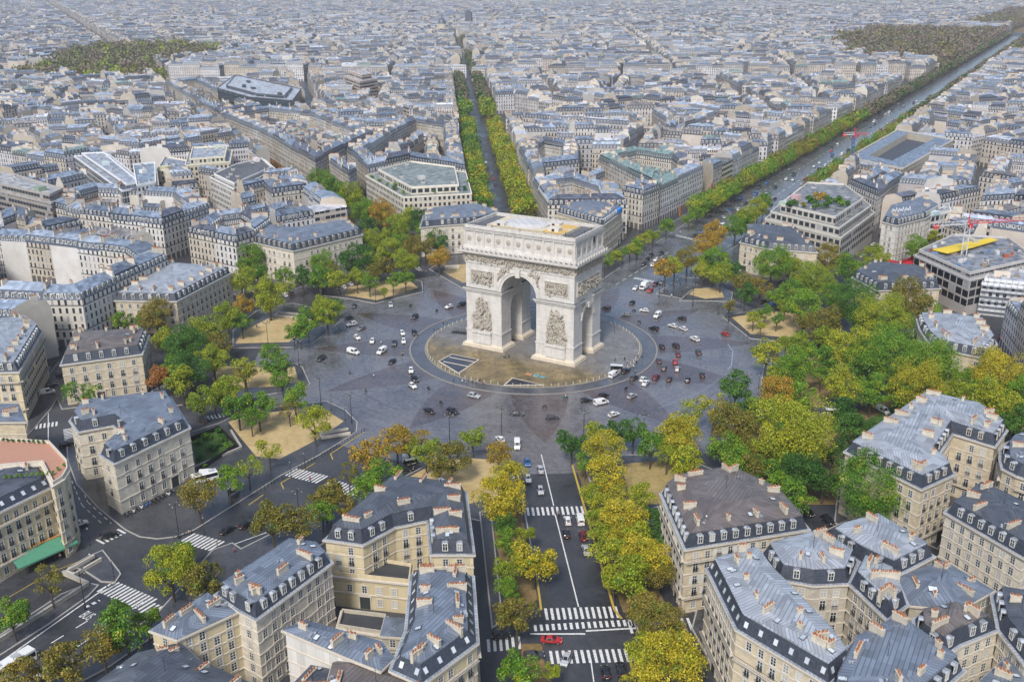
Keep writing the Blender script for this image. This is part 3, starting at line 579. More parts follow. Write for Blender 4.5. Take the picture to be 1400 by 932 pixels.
for s in (-1, 1):
    for ax, L in (('y', 45.4), ('x', 22.8)):
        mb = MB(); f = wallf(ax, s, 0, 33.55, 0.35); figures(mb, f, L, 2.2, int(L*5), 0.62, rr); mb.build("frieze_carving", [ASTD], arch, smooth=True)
    for sx in (-1, 1):
        # framed panels and the big groups on the piers
        def panel(ax, s, c0, z0, w, h, n):
            f = wallf(ax, s, c0, z0); mb = MB()
            for a0, a1, b0, b1 in ((-w/2-0.4, w/2+0.4, -0.4, 0), (-w/2-0.4, w/2+0.4, h, h+0.4), (-w/2-0.4, -w/2, 0, h), (w/2, w/2+0.4, 0, h)):
                c = [f(a0, b0, 0), f(a1, b0, 0), f(a1, b1, 0), f(a0, b1, 0)]; d = [f(a0, b0, 0.3), f(a1, b0, 0.3), f(a1, b1, 0.3), f(a0, b1, 0.3)]
                mb.face(d); [mb.face([c[i], c[(i+1) % 4], d[(i+1) % 4], d[i]]) for i in range(4)]
            mb.build("panel_frame", [AST], arch)
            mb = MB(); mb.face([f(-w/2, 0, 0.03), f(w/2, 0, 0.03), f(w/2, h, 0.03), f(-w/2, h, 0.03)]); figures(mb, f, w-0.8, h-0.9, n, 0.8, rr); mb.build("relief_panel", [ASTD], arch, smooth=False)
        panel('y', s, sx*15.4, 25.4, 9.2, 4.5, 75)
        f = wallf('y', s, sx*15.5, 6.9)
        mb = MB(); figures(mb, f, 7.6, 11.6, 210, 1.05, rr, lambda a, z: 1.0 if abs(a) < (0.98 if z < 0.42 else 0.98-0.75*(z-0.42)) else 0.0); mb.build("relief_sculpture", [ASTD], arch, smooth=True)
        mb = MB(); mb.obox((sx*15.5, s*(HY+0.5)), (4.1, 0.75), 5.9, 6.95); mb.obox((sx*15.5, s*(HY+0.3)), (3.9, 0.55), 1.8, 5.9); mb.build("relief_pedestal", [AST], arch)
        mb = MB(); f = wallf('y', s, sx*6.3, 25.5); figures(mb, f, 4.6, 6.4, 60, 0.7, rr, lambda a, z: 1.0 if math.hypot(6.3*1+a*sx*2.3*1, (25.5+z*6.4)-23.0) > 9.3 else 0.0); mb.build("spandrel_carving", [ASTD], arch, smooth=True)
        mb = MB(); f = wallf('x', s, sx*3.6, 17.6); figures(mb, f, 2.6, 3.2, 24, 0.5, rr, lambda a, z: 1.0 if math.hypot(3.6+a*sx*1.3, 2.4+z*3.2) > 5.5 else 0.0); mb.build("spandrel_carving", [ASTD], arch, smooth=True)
    panel('x', s, 0, 25.4, 17.6, 4.5, 130)
shield = MB(); shield.ball((0, 0, 2.6), (0.95, 0.2, 1.1), 0, 10, 6); shield.ball((0, 0.06, 2.6), (0.45, 0.24, 0.5), 0, 8, 5); shield = shield.mesh("shield", [ASTD], smooth=True)
pil = MB(); pil.box(-0.28, -0.22, 0, 0.28, 0.22, 5.2); pil.box(-0.4, -0.3, 4.6, 0.4, 0.3, 5.15); pil = pil.mesh("pilaster", [AST])
den = MB(); den.box(-0.45, -0.35, 0, 0.45, 0.35, 0.75); den.ball((0, 0, 0.8), (0.4, 0.3, 0.35), 0, 6, 4); den = den.mesh("lion_head", [AST])
for s in (-1, 1):
    for k in range(11):
        put("shield", shield, arch, (-20.5+k*4.1, s*(HY+0.15), 39.3), 0 if s > 0 else math.pi)
    for k in range(12): put("pilaster", pil, arch, (-22.3+k*4.055, s*(HY+0.2), 39.3))
    for k in range(5): put("shield", shield, arch, (s*(HX+0.15), -8.4+k*4.2, 39.3), -s*math.pi/2)
    for k in range(6): put("pilaster", pil, arch, (s*(HX+0.2), -10.6+k*4.24, 39.3), math.pi/2)
for k in range(24): put("lion_head", den, arch, (-23.2+k*2.017, -HY-1.75, 37.7))
for k in range(12): put("lion_head", den, arch, (HX+1.75, -11.6+k*2.1, 37.7), math.pi/2)
# parapet and roof terrace
mb = MB()
for o0, o1 in ((0.1, -0.7),):
    a = [(-HX-o0, -HY-o0), (HX+o0, -HY-o0), (HX+o0, HY+o0), (-HX-o0, HY+o0)]; b = [(-HX-o1, -HY-o1), (HX+o1, -HY-o1), (HX+o1, HY+o1), (-HX-o1, HY+o1)]
    mb.loft(a, 45.56, a, 46.7, 0, 0, cap=False); mb.loft(a, 46.7, b, 46.7, 0, 0, cap=False); mb.loft(b, 45.3, b, 46.7, 0, 0, cap=False)
mb.build("parapet", [AST], arch)
mb = MB(); mb.box(-HX+0.6, -HY+0.6, 45.0, HX-0.6, HY-0.6, 45.45); mb.build("roof_terrace", [patch("terrace_gravel", (0.42, 0.33, 0.17), (0.58, 0.5, 0.36), 0.9)], arch)
mb = MB(); mb.box(-15.5, -7.2, 45.45, 15.5, 7.2, 46.5); mb.build("raised_terrace", [patch("sandy_terrace", (0.50, 0.42, 0.27), (0.62, 0.56, 0.44), 0.9, 0.3)], arch)
mb = MB(); mb.prism([(x*1.0-3, y*0.75) for x, y in disc(8.8, 40)], 46.5, 47.0); q = [(x-3, y*0.75) for x, y in disc(8.8, 40)]; mb.loft(q, 47.0, [(x*0.75-3, y*0.55) for x, y in disc(8.8, 40)], 47.6); mb.build("roof_dome", [arch_mat("pale_lead", (0.5, 0.5, 0.5))], arch)
for x0, y0, x1, y1, h, nme in ((-13, -6.6, -8.5, -3.2, 47.6, "stair_hut"), (8.5, -5.2, 12.8, -2.2, 47.7, "stair_hut"), (4, 3, 9, 6.3, 47.4, "stair_hut")):
    mb = MB(); mb.box(x0, y0, 46.5, x1, y1, h); o = mb.build(nme, [AST], arch); mb = MB(); mb.box((x0+x1)/2-0.5, y0-0.06, 46.5, (x0+x1)/2+0.5, y0-0.01, h-0.2); mb.build("hut_door", [M['iron']], o)
for x0, y0, x1, y1 in ((7, -7.0, 15, -0.5), (9.5, 1, 15, 6.5)):
    mb = MB(); mb.face([(x0, y0, 46.53), (x1, y0, 46.53), (x1, y1, 46.53), (x0, y1, 46.53)]); mb.build("ochre_matting", [patch("ochre_matting", (0.5, 0.3, 0.07), (0.62, 0.42, 0.14), 0.9)], arch)
mb = MB(); mb.box(HX-0.02, 3.2, 42.0, HX+0.35, 4.4, 44.2); mb.build("attic_window", [M['iron']], arch)
mb = MB()
for sgn in (-1, 1):
    for k in range(46): mb.tube((-HX+0.3+k*0.974, sgn*(HY-0.25), 46.7), (-HX+0.3+k*0.974, sgn*(HY-0.25), 47.5), 0.035, n=4, cap=False)
    mb.tube((-HX+0.3, sgn*(HY-0.25), 47.5), (HX-0.3, sgn*(HY-0.25), 47.5), 0.05, n=4)
    for k in range(23): mb.tube((sgn*(HX-0.25), -HY+0.3+k*0.974, 46.7), (sgn*(HX-0.25), -HY+0.3+k*0.974, 47.5), 0.035, n=4, cap=False)
    mb.tube((sgn*(HX-0.25), -HY+0.3, 47.5), (sgn*(HX-0.25), HY-0.3, 47.5), 0.05, n=4)
mb.build("railing", [M['iron']], arch)

# ------------------------------------------------------------------ houses near the camera: every window, dormer and chimney a part
def win_mesh(name, w, h, gl, rail=True, arch_top=False, shutters=False):
    mb = MB()
    for a in ((-w/2-0.16, -w/2, 0, h), (w/2, w/2+0.16, 0, h), (-w/2-0.22, w/2+0.22, h, h+0.2)): mb.box(a[0], 0, a[2], a[1], 0.12, a[3], 2)
    mb.box(-w/2-0.22, 0, -0.14, w/2+0.22, 0.2, 0, 2)
    mb.face([(w/2, 0.03, 0), (-w/2, 0.03, 0), (-w/2, 0.03, h), (w/2, 0.03, h)], 1)
    for x in (-w/2+0.05, 0, w/2-0.05): mb.box(x-0.05, 0.03, 0, x+0.05, 0.075, h, 0)
    for z in (0.04, h*0.36, h*0.7, h-0.06): mb.box(-w/2, 0.03, z-0.035, w/2, 0.07, z+0.035, 0)
    if arch_top:
        for i in range(8):
            t0, t1 = math.pi*i/8, math.pi*(i+1)/8; q = lambda r, t: (r*math.cos(t), h+r*math.sin(t))
            mb.face([(0, 0.03, h), (*[q(w/2, t0)[0]], 0.03, q(w/2, t0)[1]), (q(w/2, t1)[0], 0.03, q(w/2, t1)[1])], 1)
            a, b, c, d = q(w/2, t0), q(w/2, t1), q(w/2+0.2, t1), q(w/2+0.2, t0)
            mb.face([(a[0], 0.13, a[1]), (b[0], 0.13, b[1]), (c[0], 0.13, c[1]), (d[0], 0.13, d[1])], 2)
    if rail:
        mb.box(-w/2-0.05, 0.2, 0.92, w/2+0.05, 0.26, 0.99, 3); mb.box(-w/2-0.05, 0.2, 0.1, w/2+0.05, 0.25, 0.15, 3)
        for k in range(8): x = -w/2+w*k/7; mb.box(x-0.02, 0.21, 0.1, x+0.02, 0.24, 0.95, 3)
    if shutters:
        for s in (-1, 1): mb.box(s*(w/2+0.45)-0.32, 0, 0.05, s*(w/2+0.45)+0.32, 0.06, h, 0)
    return mb.mesh(name, [M['frame'], gl, M['trim'], M['iron']])
WIN = {}
for k, gl in (('d', M['glass']), ('c', M['curtain'])):
    WIN['tall'+k] = win_mesh("window", 1.25, 2.25, gl); WIN['mid'+k] = win_mesh("window", 1.2, 1.85, gl, False)
    WIN['small'+k] = win_mesh("window", 0.95, 1.3, gl, False); WIN['arch'+k] = win_mesh("window", 1.25, 2.0, gl, False, True); WIN['shut'+k] = win_mesh("window", 1.1, 2.1, gl, True, False, True)
def door_mesh():
    mb = MB(); mb.box(-1.2, 0, 0, 1.2, 0.1, 3.0, 0); mb.box(-1.5, 0, 0, -1.2, 0.2, 3.2, 1); mb.box(1.2, 0, 0, 1.5, 0.2, 3.2, 1); mb.box(-1.6, 0, 3.2, 1.6, 0.3, 3.5, 1); return mb.mesh("door", [plain("oak_green_door", (0.035, 0.045, 0.04)), M['trim']])
DOOR = door_mesh()
def dormer_mesh(gl, white):
    mb = MB(); w, h, d = 1.25, 1.75, 1.7
    mb.box(-w/2, -d, 0, -w/2+0.16, 0.12, h, 0); mb.box(w/2-0.16, -d, 0, w/2, 0.12, h, 0); mb.box(-w/2, 0, 0, w/2, 0.12, 0.12, 0)
    mb.face([(w/2-0.16, 0.05, 0.1), (-w/2+0.16, 0.05, 0.1), (-w/2+0.16, 0.05, h), (w/2-0.16, 0.05, h)], 1)
    mb.box(-0.05, 0.05, 0.1, 0.05, 0.09, h, 0); mb.box(-w/2, 0.05, h*0.6, w/2, 0.09, h*0.6+0.07, 0)
    n = 6; A = [((w/2+0.1)*math.cos(math.pi*i/n), h+0.42*math.sin(math.pi*i/n)) for i in range(n+1)]
    for i in range(n): mb.face([(A[i][0], 0.2, A[i][1]), (A[i+1][0], 0.2, A[i+1][1]), (A[i+1][0], -d, A[i+1][1]), (A[i][0], -d, A[i][1])], 2)
    mb.face([(a[0], 0.16, a[1]) for a in A], 0); mb.face([(w/2, -d, 0), (w/2, 0, 0), (w/2, 0, h), (w/2, -d, h)], 2); mb.face([(-w/2, -d, 0), (-w/2, 0, 0), (-w/2, 0, h), (-w/2, -d, h)], 2)
    return mb.mesh("dormer", [M['frame'] if white else M['trim'], gl, M['zinc'][1]])
DORM = [dormer_mesh(M['glass'], True), dormer_mesh(M['curtain'], True), dormer_mesh(M['glass'], False)]
def chim_mesh(L, H, wall, npot):
    mb = MB(); mb.box(-L/2, -0.3, -1.5, L/2, 0.3, H, 0); mb.box(-L/2-0.08, -0.38, H, L/2+0.08, 0.38, H+0.18, 0)
    for k in range(npot):
        x = -L/2+0.25+(L-0.5)*k/max(npot-1, 1); r = 0.14+0.03*((k*7) % 3)
        mb.tube((x, 0.1*((k % 2)*2-1), H+0.18), (x, 0.1*((k % 2)*2-1), H+0.18+0.28+0.12*((k*5) % 3)), r*0.85, r*0.7, 6, 1)
    return mb.mesh("chimney", [wall, M['pot']])
CHIM = [chim_mesh(1.9, 1.15, M['stucco'], 5), chim_mesh(2.9, 1.3, M['stucco'], 8), chim_mesh(1.1, 1.1, M['stucco'], 3), chim_mesh(1.3, 1.5, M['brick'], 3), chim_mesh(3.8, 1.0, M['stucco'], 10)]
def skylight_mesh():
    mb = MB(); mb.box(-0.5, -0.65, 0, 0.5, 0.65, 0.14, 0); mb.face([(-0.4, -0.55, 0.16), (0.4, -0.55, 0.16), (0.4, 0.55, 0.16), (-0.4, 0.55, 0.16)], 1); return mb.mesh("skylight", [M['zinc'][2], M['skyglass']])
SKYL = skylight_mesh()
def mast_mesh():
    mb = MB(); mb.tube((0, 0, 0), (0, 0, 3.2), 0.05, 0.03, 5)
    for z in (2.3, 2.7, 3.1): mb.tube((-0.6, 0, z), (0.6, 0, z), 0.025, n=4)
    mb.tube((-0.1, -0.5, 2.5), (-0.1, 0.7, 2.5), 0.02, n=4); return mb.mesh("antenna", [M['iron']])
MAST = mast_mesh()
def hvac_mesh():
    mb = MB(); mb.box(-1.1, -0.8, 0, 1.1, 0.8, 1.1, 0); mb.tube((-0.4, 0, 1.1), (-0.4, 0, 1.3), 0.42, n=10, m=1); mb.tube((0.5, 0, 1.1), (0.5, 0, 1.25), 0.3, n=8, m=1); return mb.mesh("ventilation_unit", [plain("grey_unit", (0.42, 0.43, 0.44)), M['iron']])
HVAC = hvac_mesh()
def vent_mesh():
    mb = MB(); mb.tube((0, 0, -0.2), (0, 0, 0.7), 0.09, n=6); mb.tube((0, 0, 0.7), (0, 0, 0.85), 0.16, 0.05, 6); mb.obox((0.55, 0.1), (0.22, 0.3), -0.2, 0.35); return mb.mesh("roof_vent", [M['zinc'][1]])
VENT = vent_mesh()
def railing(mb, a, b, z, off, e, n, m=0):
    L = math.hypot(b[0]-a[0], b[1]-a[1]); h = 0.95
    A = (a[0]+n[0]*off, a[1]+n[1]*off); B = (b[0]+n[0]*off, b[1]+n[1]*off)
    for zz, r in ((z+h, 0.045), (z+0.12, 0.03)): mb.tube((*A, zz), (*B, zz), r, n=4, m=m)
    k = int(L/0.34)
    for i in range(k+1):
        t = i/k if k else 0; q = (A[0]+(B[0]-A[0])*t, A[1]+(B[1]-A[1])*t); mb.tube((*q, z), (*q, z+h), 0.022, n=3, m=m, cap=False)
NEAR = []      # footprints, so that the wider town leaves them free
def house(label, px, z, name="apartment_house", cat="apartment house", wall=0, roof='mansard', rc=0, floors=None, spacing=2.9, blind=(), balc=(), first='mid', shut=False, chim=1.0, base=0.0, world=False, mh=2.9, run=1.1, dorm=True, seed=None, rise=0.2, sky=2, courses=True, group=None, dgrey=False, cdist=0.0, roofmat=None):
    rr = random.Random(seed if seed is not None else int(abs(px[0][0]*7+px[0][1]*13)))
    p = list(px) if world else P(px, z)
    bl = set(blind)
    if area(p) < 0: k = len(p); p = p[::-1]; bl = {(k-2-i) % k for i in bl}
    NEAR.append(p); c = centroid(p); O = (c[0], c[1], base)
    t = thing(name, label, cat, O, group=group); WM = M['wall'][wall]; RM = M['zinc'][rc]
    mb = MB(); mb.prism(p, base, z, 0, cap=False); mb.build("wall", [WM], t, O)
    floors = floors or max(1, round((z-1.2)/3.35)); f0 = 3.9 if floors > 1 else z-0.6; fh = (z-0.5-f0)/max(floors-1, 1)
    # cornice and string courses follow the whole outline
    def course(mb, z0, z1, off): a = inset(p, -off); mb.loft(a, z0, a, z1, 0, 0, cap=False); mb.loft(a, z1, inset(p, 0.02), z1+0.02, 0, 0, cap=False); mb.loft(inset(p, 0.02), z0, a, z0, 0, 0, cap=False)
    if courses:
        mb = MB(); course(mb, z-0.75, z-0.4, 0.22); course(mb, z-0.4, z, 0.5); mb.build("cornice", [M['trim']], t, O)
        mb = MB()
        for k in range(0, floors-1): course(mb, base+f0+k*fh-0.16, base+f0+k*fh+0.1, 0.12 if k else 0.2)
        mb.build("string_course", [M['trim']], t, O)
    for i in range(len(p)):
        a, b = p[i], p[(i+1) % len(p)]; L = math.hypot(b[0]-a[0], b[1]-a[1])
        if i in bl or L < 2.4 or not facing(a, b): continue
        e = ((b[0]-a[0])/L, (b[1]-a[1])/L); n = (e[1], -e[0]); ang = math.atan2(-e[1], -e[0])
        nb = max(1, int((L-1.0)/spacing)); offs = [(L/2+(k-(nb-1)/2)*min(spacing, (L-1.4)/nb if nb > 1 else spacing)) for k in range(nb)]
        dk = rr.randrange(nb)
        for fl in range(floors):
            zf = base+(0.5 if fl == 0 else f0+(fl-1)*fh+0.35)
            for k, s in enumerate(offs):
                if rr.random() < 0.03: continue
                kind = first if fl == 0 else ('tall' if fl < floors-1 else 'mid')
                if fh < 2.9 and fl: kind = 'mid'
                if shut and fl and rr.random() < 0.5: kind = 'shut'
                me = WIN[kind+('c' if rr.random() < 0.2 else 'd')]; nm = "window"
                if fl == 0 and k == dk and L > 9: me = DOOR; nm = "door"; zf = base+0.15
                elif fl == 0: zf = base+1.1
                put(nm, me, t, (a[0]+e[0]*s-c[0], a[1]+e[1]*s-c[1], zf-base), ang)
        for fl in balc:
            if fl < floors and L > 5:
                zf = base+f0+(fl-1)*fh+0.05; mb = MB(); A = (a[0]+e[0]*0.2, a[1]+e[1]*0.2); B = (b[0]-e[0]*0.2, b[1]-e[1]*0.2)
                A2, B2 = (A[0]+n[0]*0.85, A[1]+n[1]*0.85), (B[0]+n[0]*0.85, B[1]+n[1]*0.85); q = [A2, B2, B, A]; mb.prism(ccw(q), zf, zf+0.2, 0); mb.face([(*w_, zf) for w_ in q], 0)
                railing(mb, A, B, zf+0.2, 0.8, e, n, 1); mb.build("balcony", [M['trim'], M['iron']], t, O)
    # roof
    if roof in ('mansard', 'zinc', 'hip'):
        p0 = inset(p, 0.12)
        if roof == 'mansard':
            r_ = min(run, maxinset(p0, run+0.3)*0.8); p1 = inset(p0, r_); z1 = z+mh
            mb = MB(); mb.loft(inset(p, -0.42), z+0.02, p0, z+0.05, 0, 0, cap=False); mb.build("gutter", [M['zinc'][1]], t, O)
            mb = MB(); mb.loft(p0, z+0.02, p1, z1, 0, 0, cap=False); mb.build("mansard", [roofmat or M['slate']], t, O)
            mb = MB(); a = inset(p1, -0.14); mb.loft(a, z1-0.1, a, z1+0.12, 0, 0, cap=False); mb.loft(a, z1+0.12, inset(p1, 0.1), z1+0.16, 0, 0, cap=False); mb.build("roof_curb", [RM], t, O)
        else: p1 = inset(p, -0.35); z1 = z+0.06; r_ = 0
        wmax = maxinset(p1, 9.0)*0.93; z2 = z1+max(0.3, wmax*rise); p2 = inset(p1, wmax)
        mb = MB(); mb.loft(p1, z1+0.1, p2, z2+0.1, 0, 0, cap=True); mb.build("roof", [RM], t, O)
        for i in range(len(p)):
            a, b = p[i], p[(i+1) % len(p)]; L = math.hypot(b[0]-a[0], b[1]-a[1])
            if L < 2.2: continue
            e = ((b[0]-a[0])/L, (b[1]-a[1])/L); n = (e[1], -e[0]); ang = math.atan2(-e[1], -e[0])
            if roof == 'mansard' and dorm and facing(a, b) and i not in bl:
                nb = max(1, int((L-2.0)/(spacing+0.1))); st = min(spacing+0.1, (L-2.2)/nb if nb > 1 else spacing)
                for k in range(nb):
                    s = L/2+(k-(nb-1)/2)*st; y = 0.12+r_*0.25; put("dormer", DORM[2 if dgrey else (1 if rr.random() < 0.18 else 0)], t, (a[0]+e[0]*s-n[0]*y-c[0], a[1]+e[1]*s-n[1]*y-c[1], z+0.55-base), ang)
            if roof == 'mansard' and not dorm and L > 4:
                nb = int((L-1.5)/2.6); tilt = math.atan2(mh, r_)
                for k in range(nb):
                    s = L*(k+0.5)/nb; y = 0.12+r_*0.5; o = put("skylight", SKYL, t, (a[0]+e[0]*s-n[0]*y-c[0], a[1]+e[1]*s-n[1]*y-c[1], z+mh*0.5-base), math.atan2(e[1], e[0])); o.rotation_euler.x = tilt
            if chim and L > 5:
                k = max(1, round(L/9.0*chim)); dd = 0.4+r_+min(wmax*0.55, 2.0)+cdist
                for j in range(k):
                    s = L*(j+0.5)/k+rr.uniform(-1, 1); q = (a[0]+e[0]*s-n[0]*dd, a[1]+e[1]*s-n[1]*dd)
                    if rr.random() < 0.12 or not inside(q, p1): continue
                    put("chimney", CHIM[rr.choice([0, 0, 1, 2, 4, 1])], t, (q[0]-c[0], q[1]-c[1], z1+0.4-base), ang+math.pi/2 if rr.random() < 0.75 else ang)
        for j in range(sky):
            i = rr.randrange(len(p1)); a, b, a2, b2 = p1[i], p1[(i+1) % len(p1)], p2[i], p2[(i+1) % len(p1)]; s, v = rr.uniform(0.2, 0.8), rr.uniform(0.25, 0.8)
            q = [a[k]*(1-s)*(1-v)+b[k]*s*(1-v)+a2[k]*(1-s)*v+b2[k]*s*v for k in (0, 1)]
            o = put("skylight", SKYL, t, (q[0]-c[0], q[1]-c[1], z1+(z2-z1)*v+0.16-base), math.atan2(b[1]-a[1], b[0]-a[0])); o.rotation_euler.x = math.atan2(z2-z1, max(wmax, 0.5))
        xs, ys = [a[0] for a in p1], [a[1] for a in p1]
        for j in range(int(abs(area(p1))/45)):
            q = (rr.uniform(min(xs), max(xs)), rr.uniform(min(ys), max(ys)))
            if inside(q, inset(p1, 0.8)): put("roof_vent", VENT, t, (q[0]-c[0], q[1]-c[1], z1+min(0.35, (z2-z1)*0.5)-base), rr.uniform(0, 6), None if j % 3 else (1.5, 2.2, 1.1))
        if rr.random() < 0.7:
            q = centroid(p2); 
            if inside(q, p1): put("antenna", MAST, t, (q[0]-c[0], q[1]-c[1], z2-base), rr.uniform(0, 3))
    else:                                   # flat roof with parapet
        q = inset(p, 0.3); mb = MB(); mb.loft(p, z, p, z+0.9, 0, 0, cap=False); mb.loft(p, z+0.9, q, z+0.9, 0, 0, cap=False); mb.loft(q, z, q, z+0.9, 0, 0, cap=False); mb.build("parapet", [M['trim'] if roof != 'felt' else WM], t, O)
        mb = MB(); mb.face([(*a, z+0.05) for a in q]); mb.build("flat_roof", [roofmat or M['leadflat']], t, O)
    t['z_top'] = 0.0; del t['z_top']
    return t
H = house
# mansions round the roundabout
H("cream mansion with a deep courtyard notch and red brick chimneys, left of the arch", [(258.7, 584.7), (156.2, 633.5), (137, 621), (168, 592), (155, 581), (107.5, 590), (96.2, 574.7), (112, 557), (232, 543)], 15, "mansion", "mansion", 1, rc=0, spacing=3.6, floors=4, first='arch', run=1.3, mh=2.8, chim=0.7)
H("cream mansion with long slate mansard, behind the notched mansion on the left", [(83.7, 498.5), (193.7, 483.5), (203, 458), (100, 462)], 14.5, "mansion", "mansion", 0, rc=3, spacing=3.8, floors=4, first='arch')
H("long cream mansion, grey roof crowded with pale chimneys, upper left of the roundabout", [(157.5, 410.5), (241, 411.7), (315.5, 373), (230, 366)], 13.5, "mansion", "mansion", 0, rc=1, spacing=3.3, floors=4, chim=1.3)
H("pale mansion with curved slate mansard behind trees, far left of the arch", [(342, 330), (401, 343), (495, 320.5), (478, 306), (425, 315), (400, 318), (360, 312)], 16, "mansion", "mansion", 1, rc=0, spacing=3.3, floors=4, dgrey=True)
H("pale mansion half hidden behind the arch's left side", [(575, 311), (594, 309), (660, 304), (690, 296), (650, 284), (580, 292)], 15, "mansion", "mansion", 1, rc=0, spacing=3.2, floors=4, first='arch')
H("pale mansion with a blue tarpaulin on its roof, behind the arch's right corner", [(850, 289), (825, 308), (762, 290), (800, 276)], 17, "mansion", "mansion", 0, rc=0, spacing=2.6, floors=4)
H("cream mansion with dark mansard between avenue trees, right of the wide avenue", [(1012, 331), (1050, 340), (1117, 345), (1090, 318), (1030, 313)], 14, "mansion", "mansion", 0, rc=2, spacing=3.0, floors=4)
H("cream mansion with small roof pavilion below the building site", [(1165.5, 379), (1200, 397), (1285, 394), (1268, 372), (1190, 364)], 10.5, "mansion", "mansion", 0, rc=2, spacing=3.2, floors=3)
H("mansion with a curved left front and chunky chimneys, behind the trees on the right", [(1254, 436), (1258, 450), (1266, 463), (1278, 475), (1345, 489), (1362, 470), (1345, 444), (1300, 437)], 15, "mansion", "mansion", 0, rc=1, spacing=2.8, floors=4, dgrey=False, chim=1.2)
H("L-shaped mansion with pale zinc roof and brick-faced chimneys, right of the gardens", [(1156, 617), (1260, 668), (1304, 648), (1280, 625), (1302, 592), (1360, 610), (1376, 588), (1340, 562), (1262, 545)], 18, "mansion", "mansion", 0, rc=1, spacing=2.9, floors=5, chim=1.3, dgrey=True, balc=(1,))
H("brown-patched mansion behind golden trees, right of the tree-lined road", [(904, 674), (937, 750), (1105, 723), (1068, 680), (1000, 648), (925, 660)], 16.5, "mansion", "mansion", 0, rc=3, spacing=2.7, floors=5, balc=(1, 4), chim=1.2, shut=True)
H("mansion with dark slate roof round a notch-shaped light well, left of the tree-lined road", [(445, 737), (496, 744), (540, 720), (585, 711), (590, 757), (647, 757), (636, 672), (536, 660)], 16, "mansion", "mansion", 3, rc=2, spacing=3.0, floors=5, chim=1.3, roofmat=None, rise=0.35)
H("low cream wing with dark awnings below the dark slate mansion", [(456, 786), (560, 797), (563, 774), (500, 764)], 8, "courtyard_wing", "wing", 3, roof='felt', spacing=3.4, floors=2, chim=0)
# ordinary apartment houses in front
H("long blue-zinc apartment house beside the avenue crossing, bottom left", [(453, 769), (350, 846), (326, 833), (296, 812), (395, 746), (440, 752)], 17.5, wall=1, rc=0, spacing=2.6, floors=6, chim=1.2, mh=2.6, courses=True, sky=6)
H("blue-zinc house with a roof box and yellow side, joined to the long blue-zinc house", [(325, 835), (242, 873), (208, 861), (283, 812)], 17, wall=3, roof='zinc', rc=0, spacing=2.8, floors=6, sky=4, rise=0.3)
H("low grey-roofed house at the bottom edge left of the blue-zinc house", [(133, 934), (188, 894), (245, 880), (270, 903), (347, 938), (300, 990), (150, 990)], 15.5, wall=1, roof='zinc', rc=2, floors=5, rise=0.45, sky=4)
H("house with a big blank white side wall in the bottom courtyard", [(390, 861), (416, 849), (520, 878), (536, 899), (520, 915), (482, 900)], 17, wall=4, roof='zinc', rc=0, blind=(0, 4, 5), floors=5, rise=0.25)
H("apartment house with ridged zinc roof and cream chimney stacks, bottom edge left of the road", [(563, 786), (646, 788), (652, 878), (577, 934), (535, 915), (556, 862)], 17, wall=3, rc=0, spacing=2.6, floors=5, balc=(1, 4), chim=1.6, rise=0.4, mh=2.4, run=1.6, dorm=False, sky=9)
H("brown-roofed house at the bottom edge before the ridged zinc roof", [(457, 907), (482, 900), (560, 925), (600, 940), (560, 985), (440, 965)], 15, wall=3, roof='zinc', rc=3, floors=4, rise=0.35)
H("small dark-roofed house at the bottom edge below the blank white wall", [(402, 936), (426, 911), (455, 917), (450, 965), (400, 965)], 14, wall=1, roof='zinc', rc=2, floors=4, rise=0.4)
H("low black-roofed courtyard building behind the blank white wall", [(468, 836), (528, 843), (526, 868), (462, 858)], 5, "courtyard_wing", "wing", 2, roof='felt', floors=1, chim=0, first='small')
H("small blue-roofed courtyard annexe between black roof and ridged zinc house", [(528, 845), (552, 846), (551, 870), (522, 868)], 7, "courtyard_wing", "wing", 2, roof='zinc', floors=2, chim=0, sky=0)
# the courtyard block, bottom right
H("left wing of the courtyard block, pale zinc roof over dark mansard", [(967, 777), (1007, 859), (1133, 934), (1165, 907), (1140, 872), (1082, 812), (1062, 792), (1036, 758)], 19, wall=0, rc=1, spacing=2.7, floors=6, balc=(1, 4), chim=1.5, dorm=False, sky=12, cdist=1.5)
H("back wing of the courtyard block, white-streaked zinc roof", [(1064, 791), (1112, 799), (1160, 797), (1172, 768), (1120, 735), (1042, 756)], 19, wall=2, rc=1, spacing=2.5, floors=6, chim=1.2, dgrey=False)
H("right wing of the courtyard block, narrow with pale dormers", [(1162, 797), (1213, 846), (1240, 826), (1224, 790), (1176, 769)], 19, wall=2, rc=1, spacing=2.5, floors=6, chim=1.2)
H("pale blue-roofed house at the top of the courtyard block", [(1148, 727), (1198, 713), (1276, 760), (1222, 788), (1176, 767), (1130, 737)], 18.5, wall=2, rc=1, spacing=2.7, floors=6, rise=0.25, chim=1.2)
H("wide steel-blue zinc house with white skylight, right of the courtyard", [(1226, 789), (1290, 768), (1356, 807), (1312, 832), (1244, 826)], 18, wall=2, roof='zinc', rc=0, floors=6, chim=1.2, sky=4, rise=0.35)
H("slate-blue house with dark mansard windows at the bottom edge, right of the courtyard", [(1134, 936), (1160, 884), (1226, 851), (1317, 916), (1262, 965), (1130, 965)], 18, wall=3, rc=0, spacing=2.8, floors=6, chim=1.1, rise=0.2)
H("house with rust-brown curved roof in the bottom right cluster", [(1250, 846), (1302, 835), (1364, 860), (1312, 881), (1290, 896), (1253, 871)], 18.5, wall=1, rc=3, spacing=2.8, floors=6, chim=1.3)
H("dark-roofed house with white dormers at the right edge, bottom", [(1366, 861), (1357, 813), (1460, 830), (1460, 935), (1402, 907)], 18.5, wall=1, rc=2, spacing=2.8, floors=6)
